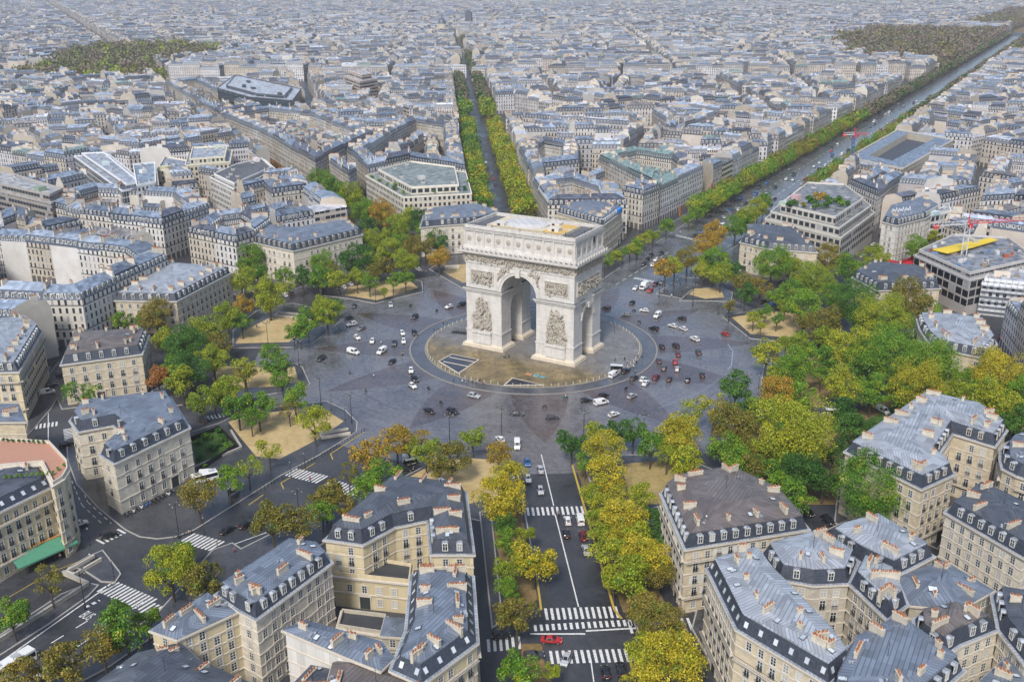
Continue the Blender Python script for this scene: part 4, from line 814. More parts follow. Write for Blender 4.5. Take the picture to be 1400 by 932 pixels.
H("light blue-roofed house in the bottom right corner", [(1328, 945), (1376, 901), (1402, 930), (1440, 990), (1330, 1000)], 16, wall=1, roof='zinc', rc=0, floors=5)
H("cream apartment house with stone balconies and dark canopy line, right edge", [(1293, 700), (1400, 762), (1450, 722), (1337, 668)], 15.5, wall=1, rc=2, spacing=2.7, floors=5, balc=(1,))
H("round-cornered cream house with ringed balconies at the right edge", [(1371, 640), (1368, 628), (1369, 615), (1376, 606), (1390, 600), (1480, 615), (1480, 680), (1390, 650)], 17, wall=0, rc=0, spacing=2.3, floors=5, balc=(1, 2, 3, 4), run=1.6, roof='mansard')
# left edge
H("corner house with café awning and iron balconies, left edge", [(-80, 738), (72, 664), (60, 634), (-80, 655)], 17, wall=3, rc=2, spacing=2.5, floors=5, balc=(1, 4), dorm=False, sky=8, mh=2.2, run=2.2, chim=0.3)
H("house with terracotta roof garden terrace, left edge", [(73, 663), (86, 655), (93, 643), (92, 632), (68, 606), (-70, 598), (-70, 645), (58, 634)], 20, wall=3, roof='flat', spacing=2.5, floors=6, chim=0, roofmat=plain("terracotta_terrace", (0.42, 0.22, 0.15), 0.8))
H("house with plain beige end wall and blue roof, left edge above the roof garden", [(-70, 577), (33, 576), (24, 553), (-70, 553)], 18, wall=0, roof='zinc', rc=0, blind=(0, 1), floors=5)
H("tall cream house along the narrow street of parked cars, left edge", [(-80, 511), (25, 508), (57, 453), (40, 440), (-80, 452)], 17, wall=3, rc=1, spacing=2.5, floors=5, balc=(1, 4), chim=1.3)

# ------------------------------------------------------------------ modern blocks
M['cgrid'] = city_wall("framed_shell_facade", 3.7, 4.4, 0.43, 0.12, 0.86, (0.012, 0.014, 0.018), False, False, 0.93)
M['cwide'] = city_wall("wide_window_facade", 3.5, 3.6, 0.36, 0.25, 0.85, (0.03, 0.037, 0.045), False, False, 0.92)
def block(label, px, z, wm='cpunch', tint=(0.6, 0.6, 0.58), name="office_block", cat="office building", roofcol=(0.4, 0.4, 0.4), plant=5, base=0.0, levels=(), curb=0.9, court=None, clutter=0, wm2=None, scaff=False):
    """flat-roofed building; levels = set-back upper storeys (inset, top); court = (inset, depth) of a sunken dark court in the roof"""
    p = ccw(P(px, z)); NEAR.append(p); c = centroid(p); O = (*c, base); t = thing(name, label, cat, O); rr = random.Random(int(px[0][0]*3+px[0][1]))
    def tinted(mb, nme, m, tn):
        o = mb.build(nme, [m], t, O); at_ = o.data.attributes.new("tint", 'FLOAT_COLOR', 'FACE'); at_.data.foreach_set("color", [*tn, 1.0]*len(o.data.polygons)); return o
    z0 = base; q = p; lv = [(0.0, z)]+list(levels)
    for i, (d, zt) in enumerate(lv):
        if i: q = inset(p, min(d, maxinset(p, d+0.3)*0.9))
        mb = MB(); mb.loft(q, z0, q, zt, 0, 0, cap=False, v0=3.85 if i else 0.0); tinted(mb, "wall" if i == 0 else "upper_storey", M[wm if i == 0 or wm2 is None else wm2], tint)
        inn = inset(q, 0.4); mb = MB(); a = inset(q, -0.15); cb = zt+(curb if i == len(lv)-1 else 0.6); mb.loft(a, zt-0.3, a, cb, 0, 0, cap=False); mb.loft(a, cb, inn, cb, 0, 0, cap=False); mb.loft(inn, zt, inn, cb, 0, 0, cap=False); tinted(mb, "parapet", M['ctint'], tuple(min(0.75, k*1.15) for k in tint))
        mb = MB(); mb.face([(*w_, zt+0.05) for w_ in inn])
        if not (court and i == len(lv)-1): tinted(mb, "flat_roof", M['croof'], roofcol)
        z0 = zt+0.05; z = zt
    if court:
        d, dep = court; ic = inset(inn, d); mb = MB(); mb.loft(inn, z+0.05, ic, z+1.6, 0, 0, cap=False); tinted(mb, "zinc_slope", M['croof'], roofcol); mb = MB(); mb.loft(ic, z-dep, ic, z+1.6, 0, 0, cap=False); tinted(mb, "court_wall", M['cwide'], tint); mb = MB(); mb.face([(*w_, z-dep) for w_ in ic]); tinted(mb, "court_glass", M['ctint'], (0.06, 0.07, 0.09)); return t
    if scaff:
        mb = MB()
        for i in range(len(p)):
            a, b = Vector(p[i]), Vector(p[(i+1) % len(p)]); L = (b-a).length
            if not facing(p[i], p[(i+1) % len(p)]) or L < 3: continue
            e = (b-a)/L; n = Vector((e.y, -e.x)); A, B = a+n*1.3, b+n*1.3
            for k in range(int(L/2.2)+1): q_ = A+e*min(L, k*2.2); mb.tube((*q_, base), (*q_, z+1.5), 0.06, n=4, cap=False)
            for k in range(1, int((z-base)/2.1)+1): mb.tube((*A, base+k*2.1), (*B, base+k*2.1), 0.05, n=4, cap=False); q0, q1 = A-n*1.1, B-n*1.1; mb.face([(*A, base+k*2.1-.1), (*B, base+k*2.1-.1), (*q1, base+k*2.1-.1), (*q0, base+k*2.1-.1)])
        mb.build("scaffolding", [M['zinc'][1]], t, O)
        mb = MB(); x0, x1, y0, y1 = min(q[0] for q in inn), max(q[0] for q in inn), min(q[1] for q in inn), max(q[1] for q in inn)
        for k in range(9):
            a = (x0+(x1-x0)*(k+.5)/9, y0+(y1-y0)*.2); b = (a[0], y0+(y1-y0)*.85)
            if inside(a, inn) and inside(b, inn): mb.tube((*a, z+2.4), (*b, z+2.4), .1, n=4); mb.tube((*a, z), (*a, z+2.4), .1, n=4); mb.tube((*b, z), (*b, z+2.4), .1, n=4)
        if mb.f: mb.build("roof_frame", [M['zinc'][1]], t, O)
    qq = inset(inn, min(1.3, maxinset(inn, 1.3)*0.8)); xs, ys = [a[0] for a in qq], [a[1] for a in qq]
    def spot():
        for _ in range(12):
            a = (rr.uniform(min(xs), max(xs)), rr.uniform(min(ys), max(ys)))
            if inside(a, qq): return a
    e = Vector((p[1][0]-p[0][0], p[1][1]-p[0][1])); ang = math.atan2(e.y, e.x)
    for k in range(plant):
        a = spot()
        if a: put("ventilation_unit", HVAC, t, (a[0]-c[0], a[1]-c[1], z+0.06-base), ang, (1, 1, rr.uniform(0.8, 1.3)))
    for k in range(max(1, plant//3)):
        a = spot()
        if a:
            mb = MB(); h = rr.uniform(1.8, 2.8); mb.obox(a, (rr.uniform(1.5, 3.5), rr.uniform(1.2, 2.2)), z+0.05, z+h, ang); tinted(mb, "lift_housing", M['ctint'], tuple(k_*rr.uniform(0.7, 1.1) for k_ in tint))
    for k in range(clutter):
        a = spot()
        if a:
            mb = MB(); s = rr.uniform(0.4, 1.3); mb.obox(a, (s, s*rr.uniform(.4, 1.2)), z+0.05, z+rr.uniform(0.4, 1.4), rr.uniform(0, 3)); tinted(mb, "site_crate", M['ctint'], rr.choice([(0.3, 0.08, 0.04), (0.5, 0.5, 0.5), (0.06, 0.07, 0.09), (0.25, 0.2, 0.15), (0.1, 0.2, 0.4), (0.6, 0.58, 0.5)]))
    return t
block("broad white stone office block with a planted roof garden, upper left of the arch", [(500, 241), (551, 270.5), (645, 265.5), (637, 236), (560, 226)], 20, 'cpunch', (0.58, 0.54, 0.46), roofcol=(0.2, 0.22, 0.2), levels=((7, 23.6),), wm2='cwide')
block("glass-fronted stepped office building with roof trees, right of the wide avenue", [(1046, 300), (1150, 326), (1196, 292), (1165, 268), (1090, 264)], 15, 'cwide', (0.47, 0.45, 0.40), roofcol=(0.2, 0.2, 0.2), levels=((2.2, 18.6), (6.5, 22.0)), plant=8)
CB = H("white corner building with slate mansard, red shopfront and white roof sign", [(1206, 303), (1226, 308), (1266, 298), (1284, 287), (1262, 274), (1214, 288)], 18.6, "corner_building", "corner building", 4, rc=0, spacing=2.7, floors=6, chim=0.3, dgrey=False)
mb = MB(); rr = random.Random(4); q = P([(1219, 291), (1246, 288)], 22.5); a_, b_ = Vector(q[0]), Vector(q[1]); pr = None
for k in range(22):
    t_ = k/21; pt = (*(a_.lerp(b_, t_)), 22.3+(0.2, 2.2, 0.6, 1.6, 0.3, 2.6, 0.5)[k % 7])
    if pr: mb.tube(pr, pt, 0.13, n=4)
    pr = pt
mb.build("roof_sign", [plain("white_sign", (0.75, 0.75, 0.74))], CB, CB.location)
block("white office next to the red shopfront with red banners in its windows", [(1267, 297), (1300, 290), (1296, 280), (1284, 287)], 18, 'cwide', (0.64, 0.63, 0.61))
block("dark framed concrete shell at the building site, right side", [(1250, 350), (1325, 384), (1342, 380), (1420, 362), (1380, 332), (1300, 327)], 15, 'cgrid', (0.42, 0.4, 0.38), "building_shell", "building", (0.2, 0.21, 0.23), levels=((1.5, 17.2),), plant=5, clutter=40, wm2='cband')
block("white sheeted scaffolded building at the right edge", [(1342, 388), (1420, 396), (1440, 370), (1350, 376)], 13, 'cpunch', (0.62, 0.63, 0.66), "scaffolded_building", "building", (0.33, 0.34, 0.38), clutter=8, levels=((0.8, 14.5),), scaff=True)
block("white office slab with sloping glass front, left third", [(101, 214), (167, 262), (203, 255), (150, 212)], 21, 'cglass', (0.6, 0.61, 0.62), roofcol=(0.3, 0.32, 0.36), levels=((4, 23),))
block("white office with large green-glass attic, beside the sloping glass slab", [(182, 226), (212, 223), (213, 250), (187, 255)], 24, 'cpunch', (0.64, 0.64, 0.63), roofcol=(0.22, 0.27, 0.33))
block("cream office with rows of small punched windows, left third", [(215, 233), (252, 236), (263, 222), (226, 215)], 20, 'cpunch', (0.56, 0.52, 0.42), roofcol=(0.25, 0.27, 0.31))
block("long yellowish office with punched windows, left of the far-left avenue", [(253, 227), (315, 222), (318, 206), (258, 208)], 21, 'cpunch', (0.58, 0.54, 0.42), roofcol=(0.32, 0.34, 0.38), levels=((3, 24),))
block("white office with planted dark roof strips beside the rust-treed avenue", [(287, 243), (320, 259), (378, 233), (362, 219), (320, 228)], 19, 'cpunch', (0.63, 0.62, 0.59), roofcol=(0.1, 0.095, 0.09), levels=((2.5, 20.5),))
block("long dark horizontal-banded block at the left edge", [(-70, 246), (70, 279), (96, 266), (20, 243), (-50, 232)], 22, 'cband', (0.30, 0.28, 0.26), roofcol=(0.36, 0.35, 0.34), levels=((3, 25),))
block("black glass curved block in the haze, upper left", [(297, 121), (340, 133), (400, 138), (412, 122), (320, 104)], 26, 'cglass', (0.07, 0.08, 0.1), roofcol=(0.4, 0.42, 0.45), levels=((9, 28),), plant=12)
block("pinkish stepped apartment tower in the haze, upper middle", [(470, 104), (492, 112), (516, 108), (498, 99)], 28, 'cband', (0.5, 0.42, 0.36), "apartment_tower", "apartment building", levels=((6, 33),))
block("grey-roofed shopping arcade with a dark central court, right of the wide avenue", [(1160, 216), (1234, 232), (1304, 192), (1228, 178)], 19, 'cpunch', (0.5, 0.46, 0.38), "arcade_building", "arcade", (0.17, 0.21, 0.27), court=(11, 3))
block("pale museum-like pavilion among the far right trees", [(1254, 88), (1284, 88), (1284, 82), (1257, 81)], 13, 'cwide', (0.56, 0.5, 0.42), "pavilion", "pavilion", (0.3, 0.33, 0.36))

# ------------------------------------------------------------------ the wider town: blocks of party-walled houses
RG = np.random.default_rng(11)
def clip(poly, a, n):
    """keep the part of a convex polygon on the side of the line through a to which n points"""
    out = []
    for i in range(len(poly)):
        p, q = poly[i-1], poly[i]; dp = (p[0]-a[0])*n[0]+(p[1]-a[1])*n[1]; dq = (q[0]-a[0])*n[0]+(q[1]-a[1])*n[1]
        if (dp >= 0) != (dq >= 0): t = dp/(dp-dq); out.append((p[0]+(q[0]-p[0])*t, p[1]+(q[1]-p[1])*t))
        if dq >= 0: out.append(q)
    return out
def dirv(deg): a = math.radians(deg); return (math.sin(a), math.cos(a))
def sector(a1, w1, a2, w2, r0, r1):
    """ground between two avenues: a1 < a2 (degrees from +Y towards +X), w = half widths"""
    p = [(-9000, -9000), (9000, -9000), (9000, 9000), (-9000, 9000)]
    d = dirv(a1); n = (d[1], -d[0]); p = clip(p, (n[0]*w1, n[1]*w1), n)
    d = dirv(a2); n = (-d[1], d[0]); p = clip(p, (n[0]*w2, n[1]*w2), n)
    m = dirv((a1+a2)/2); c = math.cos(math.radians((a2-a1)/2)); p = clip(p, (m[0]*r0, m[1]*r0), m); return clip(p, (m[0]*r1*c, m[1]*r1*c), (-m[0], -m[1]))
def inview(x, y, mx=0.1):
    q = (x-CAM[0], y-CAM[1], -CAM[2]+12); Z = q[0]*_d[0]+q[1]*_d[1]+q[2]*_d[2]
    if Z < 5: return False
    X = 700+FPX*(q[0]*_r[0]+q[1]*_r[1]+q[2]*_r[2])/Z; Y = 466-FPX*(q[0]*_u[0]+q[1]*_u[1]+q[2]*_u[2])/Z
    return -1400*mx-12*FPX/Z < X < 1400*(1+mx)+12*FPX/Z and Y < 960+30*FPX/Z and Y > -22
BLOCKS = []
def split(poly, amax, street, rr, depth=0):
    A = abs(area(poly)); xs = [q[0] for q in poly]; ys = [q[1] for q in poly]
    cx, cy = centroid(poly); rad = max(math.hypot(q[0]-cx, q[1]-cy) for q in poly)
    if rad < 900 and not any(inview(*q, 0.2) for q in poly+[(cx, cy)]): return
    far = math.hypot(cx-CAM[0], cy-CAM[1])
    lim = amax*(1.0 if far < 1200 else 1.5)
    if A < lim or depth > 16:
        if A > 350: BLOCKS.append((poly, far))
        return
    L = max(range(len(poly)), key=lambda i: math.hypot(poly[i][0]-poly[i-1][0], poly[i][1]-poly[i-1][1]))
    a, b = poly[L-1], poly[L]; e = Vector((b[0]-a[0], b[1]-a[1])).normalized()
    if rr.random() < 0.3: e.rotate(Matrix.Rotation(rr.uniform(-0.3, 0.3), 2))
    pr = [q[0]*e.x+q[1]*e.y for q in poly]; t = min(pr)+(max(pr)-min(pr))*rr.uniform(0.4, 0.6)
    pt = (e.x*t, e.y*t); w_ = street/2*(1.6 if depth < 3 else 1.0)
    for s in (1, -1):
        q = clip(poly, (pt[0]+e.x*w_*s, pt[1]+e.y*w_*s), (e.x*s, e.y*s))
        if len(q) >= 3: split(q, amax, street, rr, depth+1)
PARKS = []
def park(px): PARKS.append(ccw(P(px, 0)))
park([(5, 122), (60, 118), (120, 125), (222, 122), (225, 112), (205, 100), (300, 92), (305, 78), (240, 70), (150, 72), (90, 82), (60, 102), (20, 108)])
PARKS.append([(-190, 1330), (-26, 1210), (-26, 2150), (-300, 2100), (-240, 1700)]); PARKS.append([(38, 1400), (260, 1450), (260, 2050), (38, 2150)])
PARKS.append([(-130, 2300), (130, 2300), (130, 3500), (-130, 3500)]); park([(1125, 72), (1200, 78), (1225, 68), (1225, 58), (1150, 56)])
def free(q, near):
    if math.hypot(*q) < 172 and q[1] > -90 or math.hypot(*q) < 150: return False
    for p in PARKS:
        if inside(q, p): return False
    for p in near:
        if inside(q, p): return False
    # avenue corridors
    x, y = q
    if y > 60 and -25 < x < 38: return False
    for deg, hw, r1 in ((-33.7, 20, 800), (-33.7, 15, 2000), (-55.3, 18, 1030), (-87, 17, 900), (-117, 17, 800), (-147, 19, 800), (26, 16, 900), (56, 15, 900), (88, 18, 800), (119, 16, 800)):
        d = dirv(deg); t = x*d[0]+y*d[1]
        if 0 < t < r1 and abs(x*d[1]-y*d[0]) < hw: return False
    return True
Q, SP, FIX = [], [], []      # parcel quads (front-left, front-right, back-right, back-left), spec (eave, mansard, rise, distance)
def parcels(poly, rr, eave=19.0, depth=12.5, near=(), lvl=0, step=17.0, fixed=False):
    p = ccw(poly); d = min(depth, maxinset(p, depth+0.5)*0.92)
    if d < 3.0:
        return
    inn = inset(p, d)
    for i in range(len(p)):
        a, b, c, e = p[i], p[(i+1) % len(p)], inn[(i+1) % len(p)], inn[i]
        L = math.hypot(b[0]-a[0], b[1]-a[1]); Li = math.hypot(c[0]-e[0], c[1]-e[1]); k = max(1, round((L*0.6+Li*0.4)/step*rr.uniform(0.85, 1.15)))
        if L < 3: continue
        ts = [0]+sorted(min(0.97, max(0.03, (j+rr.uniform(-0.18, 0.18))/k)) for j in range(1, k))+[1]
        for j in range(k):
            l = lambda u, v, t: (u[0]+(v[0]-u[0])*t, u[1]+(v[1]-u[1])*t)
            q = [l(a, b, ts[j]), l(a, b, ts[j+1]), l(e, c, ts[j+1]), l(e, c, ts[j])]
            m = centroid(q)
            if not inview(*m) or not fixed and not free(m, near): continue
            Q.append(q); h = eave+(rr.choice([-0.5, 0, 0, 0.3, 0.6]) if fixed and lvl == 0 else rr.choice([-3.2, -1.6, -1.0, 0, 0, 0.4, 0.8, 1.5, 3.0])); FIX.append(fixed and lvl == 0); SP.append((h if lvl == 0 else h*rr.uniform(0.55, 0.95), rr.choice([2.6, 2.9, 3.2, 3.4]), rr.uniform(0.8, 2.0), math.hypot(m[0]-CAM[0], m[1]-CAM[1])))
    if abs(area(inn)) > 260 and lvl < 2:
        g = inset(inn, 4.0 if lvl == 0 else 3.0)
        if not okinset(inn, g): m_ = centroid(inn); g = [(m_[0]+(q_[0]-m_[0])*0.62, m_[1]+(q_[1]-m_[1])*0.62) for q_ in inn]
        if abs(area(g)) > 120: parcels(g, rr, eave*rr.uniform(0.72, 0.97), 10.5, near, lvl+1, 15.0, fixed)
rr = random.Random(5)
KB = [[(-70, 404), (57, 410), (112, 410), (230, 356), (206, 339), (60, 322), (-70, 316)], [(70, 284), (110, 293), (222, 307), (290, 283), (264, 263), (130, 256), (80, 269)],
      [(257, 318), (322, 331), (350, 322), (372, 306), (345, 291), (285, 300)], [(371, 264), (425, 257), (414, 245), (356, 250)],
      [(300, 158), (355, 180), (431, 222), (512, 182), (440, 156), (370, 149)], [(226, 113), (299, 156), (360, 147), (276, 108)], [(450, 222), (477, 240), (488, 233), (460, 216)],
      [(503, 231), (560, 218), (637, 232), (633, 205), (626, 172), (560, 162), (514, 184), (474, 207)], [(728, 249), (749, 280), (858, 279), (846, 258), (790, 240)],
      [(709, 205), (722, 231), (792, 223), (792, 200), (732, 190)], [(818, 216), (904, 258), (962, 232), (940, 216), (864, 206)], [(850, 262), (879, 268), (902, 259), (876, 248)],
      [(1160, 252), (1200, 269), (1236, 243), (1200, 229)], [(1250, 250), (1330, 252), (1336, 230), (1262, 226)], [(1340, 276), (1460, 268), (1460, 242), (1352, 254)]]
for k in KB:
    p = P(k, 19)
    parcels(p, random.Random(int(k[1][0])), 18.6, 12.5, (), 0, 17.0, True); NEAR.append(ccw(p))
GROW = [inset(p, -7) if okinset(p, inset(p, -7)) else p for p in NEAR]
GB = [(min(q[0] for q in p), max(q[0] for q in p), min(q[1] for q in p), max(q[1] for q in p), p) for p in GROW]
for a1, w1, a2, w2, r0, r1, am in ((-33.7, 20, 0, 27, 185, 930, 6500), (-55.3, 18, -33.7, 20, 215, 930, 6500), (-55.3, 14, 0, 27, 980, 5600, 6500), (-87, 17, -55.3, 18, 178, 6200, 6000), (-117, 17, -87, 17, 172, 3500, 6000), (-147, 18, -117, 17, 174, 700, 6000), (0, 39, 26, 16, 232, 4500, 6500), (26, 16, 56, 15, 228, 1100, 6000), (56, 15, 88, 18, 172, 500, 6000), (88, 18, 119, 16, 172, 420, 6000)):
    split(sector(a1, w1, a2, w2, r0, r1), am, 10.0 if r0 < 500 else 6.5, rr)
# beyond the sectors' ends on the far left
for poly, far in BLOCKS:
    xs, ys = [q[0] for q in poly], [q[1] for q in poly]
    near = [g[4] for g in GB if g[0] < max(xs) and g[1] > min(xs) and g[2] < max(ys) and g[3] > min(ys)]
    parcels(poly, rr, 18.5 if far < 2500 else 17.5, 12.5 if far < 1800 else 14.0, near, 0, 16.5 if far < 1300 else (20.0 if far < 2400 else 30.0))
Q = np.array(Q); SP = np.array(SP); NQ = len(Q)

def lerp(a, b, t): return a+(b-a)*t
def town_mesh(idx, name, origin, split_parts):
    """walls, roofs and chimney stacks of the parcels idx; returns a dict part -> mesh"""
    q = Q[idx]; n = len(idx); e, m, g = SP[idx, 0], SP[idx, 1], SP[idx, 2]; t = TINTW[idx]; tr = TINTR[idx]
    D = np.linalg.norm(q[:, 3]-q[:, 0], axis=1); ta = np.clip(1.2/np.maximum(D, 1), 0.05, 0.3); flat = FLAT[idx]
    ts = [0*ta, 0*ta, ta, 0*ta+0.5, 1-ta, 0*ta+1, 0*ta+1]
    zs = [0*e, e, np.where(flat, e+0.9, e+m), np.where(flat, e+0.9, e+m+g), np.where(flat, e+0.9, e+m), e, 0*e]
    V = np.zeros((n, 14, 3))
    for k in range(7):
        for s, (i0, i1) in enumerate(((0, 3), (1, 2))):
            V[:, k+7*s, :2] = q[:, i0]+(q[:, i1]-q[:, i0])*ts[k][:, None]; V[:, k+7*s, 2] = zs[k]
    W = np.linalg.norm(q[:, 1]-q[:, 0], axis=1); Z0 = 0*W
    parts = {'wall': [], 'roof': [], 'chimney': []}
    def add(part, ids, uv, tint, mi): parts[part].append((ids, uv, tint, mi))
    U = lambda *c: np.stack([np.stack(x, -1) for x in c], 1)
    off = RG.random(n)*0
    wn = np.where(WIN_BACK[idx], 0.0, -200.0)
    kb = np.maximum(1, np.round(W/2.7)); Wu = kb*2.7
    add('wall', (0, 7, 8, 1), U((Z0, Z0), (Wu, Z0), (Wu, e), (Z0, e)), t, MI[idx])
    add('wall', (13, 6, 5, 12), U((Z0, Z0+wn), (Wu, Z0+wn), (Wu, e+wn), (Z0, e+wn)), t, MI[idx])
    sideA, sideB = (6, 5, 4, 3, 2, 1, 0)[::-1], (7, 8, 9, 10, 11, 12, 13)[::-1]
    for s in (sideA, sideB):
        add('wall', s, np.stack([np.stack([ts[k % 7]*D, zs[k % 7]-300], -1) for k in s], 1), PARTY[idx], MI[idx])
    top = np.where(flat, 0.0, 1000.0)
    add('roof', (1, 8, 9, 2), U((Z0, Z0+top), (Wu, Z0+top), (Wu, m+top), (Z0, m+top)), tr, None)
    add('roof', (2, 9, 10, 3), U((Z0, Z0), (Wu, Z0), (Wu, D/2), (Z0, D/2)), tr, None)
    add('roof', (3, 10, 11, 4), U((Z0, Z0), (Wu, Z0), (Wu, D/2), (Z0, D/2)), tr, None)
    add('roof', (4, 11, 12, 5), U((Z0, Z0+top), (Wu, Z0+top), (Wu, m+top), (Z0, m+top)), tr, None)
    out = {}
    for part in ('wall', 'roof'):
        L = parts[part]; vi = []; uv = []; tn = []; mi = []; tot = []
        for ids, u, tt, mm in L:
            vi.append((np.arange(n)[:, None]*14+np.array(ids)[None]).reshape(-1)); uv.append(u.reshape(-1, 2)); tn.append(tt); tot.append(np.full(n, len(ids))); mi.append(mm if mm is not None else np.zeros(n, int))
        out[part] = (V.reshape(-1, 3), np.concatenate(vi), np.concatenate(tot), np.concatenate(uv), np.concatenate(tn), np.concatenate(mi))
    # chimney slabs with terracotta tops on the party walls
    cv, cvi, ctn, cmi = [], [], [], []; base = 0
    FIDX = np.array([(0, 1, 5, 4), (1, 2, 6, 5), (2, 3, 7, 6), (3, 0, 4, 7), (4, 5, 6, 7)])
    for (i0, i1, t0, kk) in ((0, 3, 0.34, 0), (1, 2, 0.66, 1), (0, 3, 0.72, 2), (1, 2, 0.25, 3)):
        on = (CH[idx, kk] > 0) & ~flat
        if not on.any(): continue
        a = q[on][:, i0]+(q[on][:, i1]-q[on][:, i0])*t0; ax = (q[on][:, i1]-q[on][:, i0]); ax /= np.linalg.norm(ax, axis=1)[:, None]; nn = np.stack([-ax[:, 1], ax[:, 0]], -1)
        inn = (q[on].mean(1)-a); inn /= np.maximum(np.linalg.norm(inn, axis=1)[:, None], .1); a = a+inn*0.5
        hl = CH[idx, kk][on][:, None]*0.5; zt = (e+m)[on]+g[on]*0.6
        for (zz0, zz1, hw, sc, tint, bx) in ((zt-1.5, zt+1.7, 0.36, 1.0, PARTY[idx][on], 0), (zt+1.7, zt+2.05, 0.18, 0.85, np.tile(np.array([[0.30, 0.14, 0.075]]), (on.sum(), 1)), 1)):
            C = np.zeros((on.sum(), 8, 3)); sg = [(-1, -1), (1, -1), (1, 1), (-1, 1)]
            for c, (s1, s2) in enumerate(sg):
                pt = a+ax*hl*s1*sc+nn*hw*s2
                C[:, c, :2] = pt; C[:, c, 2] = zz0; C[:, c+4, :2] = pt; C[:, c+4, 2] = zz1
            k = len(C); cv.append(C.reshape(-1, 3)); f = (base+np.arange(k)[:, None, None]*8+FIDX[None]).reshape(-1); cvi.append(f); ctn.append(np.repeat(tint, 5, 0)); base += k*8
    if cv: 
        cvi = np.concatenate(cvi); nf = len(cvi)//4
        out['chimney'] = (np.concatenate(cv), cvi, np.full(nf, 4), np.zeros((len(cvi), 2)), np.concatenate(ctn), np.zeros(nf, int))
    res = {}
    items = list(out.items())
    if not split_parts:
        vb = 0; acc = [[] for _ in range(6)]
        for part, (v, vi, tot, uv, tn, mi) in items:
            for k, arr in enumerate((v, vi+vb, tot, uv, tn, mi+(0 if part == 'wall' else 3 if part == 'roof' else 4))): acc[k].append(arr)
            vb += len(v)
        items = [('all', tuple(np.concatenate(k) for k in acc))]
    if split_parts:
        L2 = []
        for part, (v, vi, tot, uv, tn, mi) in items:
            if part != 'chimney':
                used, inv = np.unique(vi, return_inverse=True); L2.append((part, (v[used], inv, tot, uv, tn, mi)))
            else:
                for k in range(len(v)//16): L2.append((f'chimney{k}', (v[k*16:k*16+16], vi[k*40:k*40+40]-k*16, tot[k*10:k*10+10], uv[k*40:k*40+40], tn[k*10:k*10+10], mi[k*10:k*10+10])))
        items = L2
    for part, (v, vi, tot, uv, tn, mi) in items:
        me = bpy.data.meshes.new(part.rstrip('0123456789') if split_parts else name); v = v-np.array(origin)
        if split_parts and part != 'chimney':
            pass
        me.vertices.add(len(v)); me.vertices.foreach_set("co", v.astype(np.float32).reshape(-1)); me.loops.add(len(vi)); me.loops.foreach_set("vertex_index", vi.astype(np.int32))
        me.polygons.add(len(tot)); me.polygons.foreach_set("loop_start", np.concatenate([[0], np.cumsum(tot)[:-1]]).astype(np.int32)); me.polygons.foreach_set("material_index", mi.astype(np.int32))
        u_ = me.uv_layers.new(name="UVMap"); u_.data.foreach_set("uv", uv.astype(np.float32).reshape(-1))
        at_ = me.attributes.new("tint", 'FLOAT_COLOR', 'FACE'); at_.data.foreach_set("color", np.concatenate([tn, np.ones((len(tn), 1))], 1).astype(np.float32).reshape(-1))
        for mt in ((M['cwall'], M['cpunch'], M['cband'], M['croof'], M['ctint']) if part == 'all' else (M['cwall'], M['cpunch'], M['cband']) if part == 'wall' else (M['croof'],) if part == 'roof' else (M['ctint'],)): me.materials.append(mt)
        me.polygons.foreach_set('use_smooth', [False]*len(tot)); me.update(calc_edges=True); me.validate(); res[part] = me
    return res
WT = np.array([(0.53, 0.48, 0.40), (0.57, 0.54, 0.48), (0.52, 0.51, 0.49), (0.56, 0.50, 0.40), (0.64, 0.63, 0.61), (0.46, 0.44, 0.41), (0.55, 0.49, 0.42)]); WN = ["cream", "pale stone", "grey-white", "warm cream", "white", "dull grey", "beige"]
RT = np.array([(0.20, 0.245, 0.31), (0.29, 0.335, 0.40), (0.14, 0.17, 0.22), (0.42, 0.44, 0.48), (0.24, 0.22, 0.21), (0.19, 0.265, 0.245), (0.10, 0.11, 0.14)]); RN = ["blue-grey zinc", "pale zinc", "dark zinc", "whitish zinc", "brownish zinc", "green copper", "slate"]
WK = RG.choice(7, NQ, p=[.22, .22, .16, .10, .16, .07, .07]); RK = RG.choice(7, NQ, p=[.30, .22, .14, .13, .06, .02, .13])
DST = SP[:, 3]
TINTW = WT[WK]*RG.uniform(0.85, 1.15, (NQ, 1))*np.array([[1.0, 1.0, 1.06]]); TINTR = RT[RK]*RG.uniform(0.65, 1.3, (NQ, 1)); PARTY = WT[RG.choice([0, 1, 2, 3, 6], NQ)]*RG.uniform(0.7, 1.15, (NQ, 1))
FLAT = RG.random(NQ) < 0.13; TINTR[FLAT] = RG.choice([0.14, 0.3, 0.42, 0.5], (FLAT.sum(), 1))*np.array([[1.0, 1.0, 1.03]])
MI = np.where(FLAT, RG.choice([1, 2], NQ, p=[.7, .3]), 0); MI[(RG.random(NQ) < 0.05)] = 1; WIN_BACK = RG.random(NQ) < 0.75
FX = np.array(FIX); FLAT[FX] = False; MI[FX] = 0; WK[FX] = RG.choice([0, 1, 1, 4], FX.sum()); TINTW[FX] = WT[WK[FX]]*RG.uniform(0.98, 1.08, (FX.sum(), 1)); RK[FX] = RG.choice([0, 0, 1, 2, 6], FX.sum()); TINTR[FX] = RT[RK[FX]]*RG.uniform(0.85, 1.15, (FX.sum(), 1))
CH = np.stack([np.where(RG.random(NQ) < p_, RG.uniform(1.4, 4.2, NQ), 0) for p_ in (0.8, 0.7, 0.45, 0.4)], 1)
for k in range(NQ):
    m_ = Q[k].mean(0); px_ = pix(*m_, 20)
    if 815 < px_[0] < 915 and 205 < px_[1] < 250: RK[k] = 5; TINTR[k] = RT[5]; FLAT[k] = False; MI[k] = 0
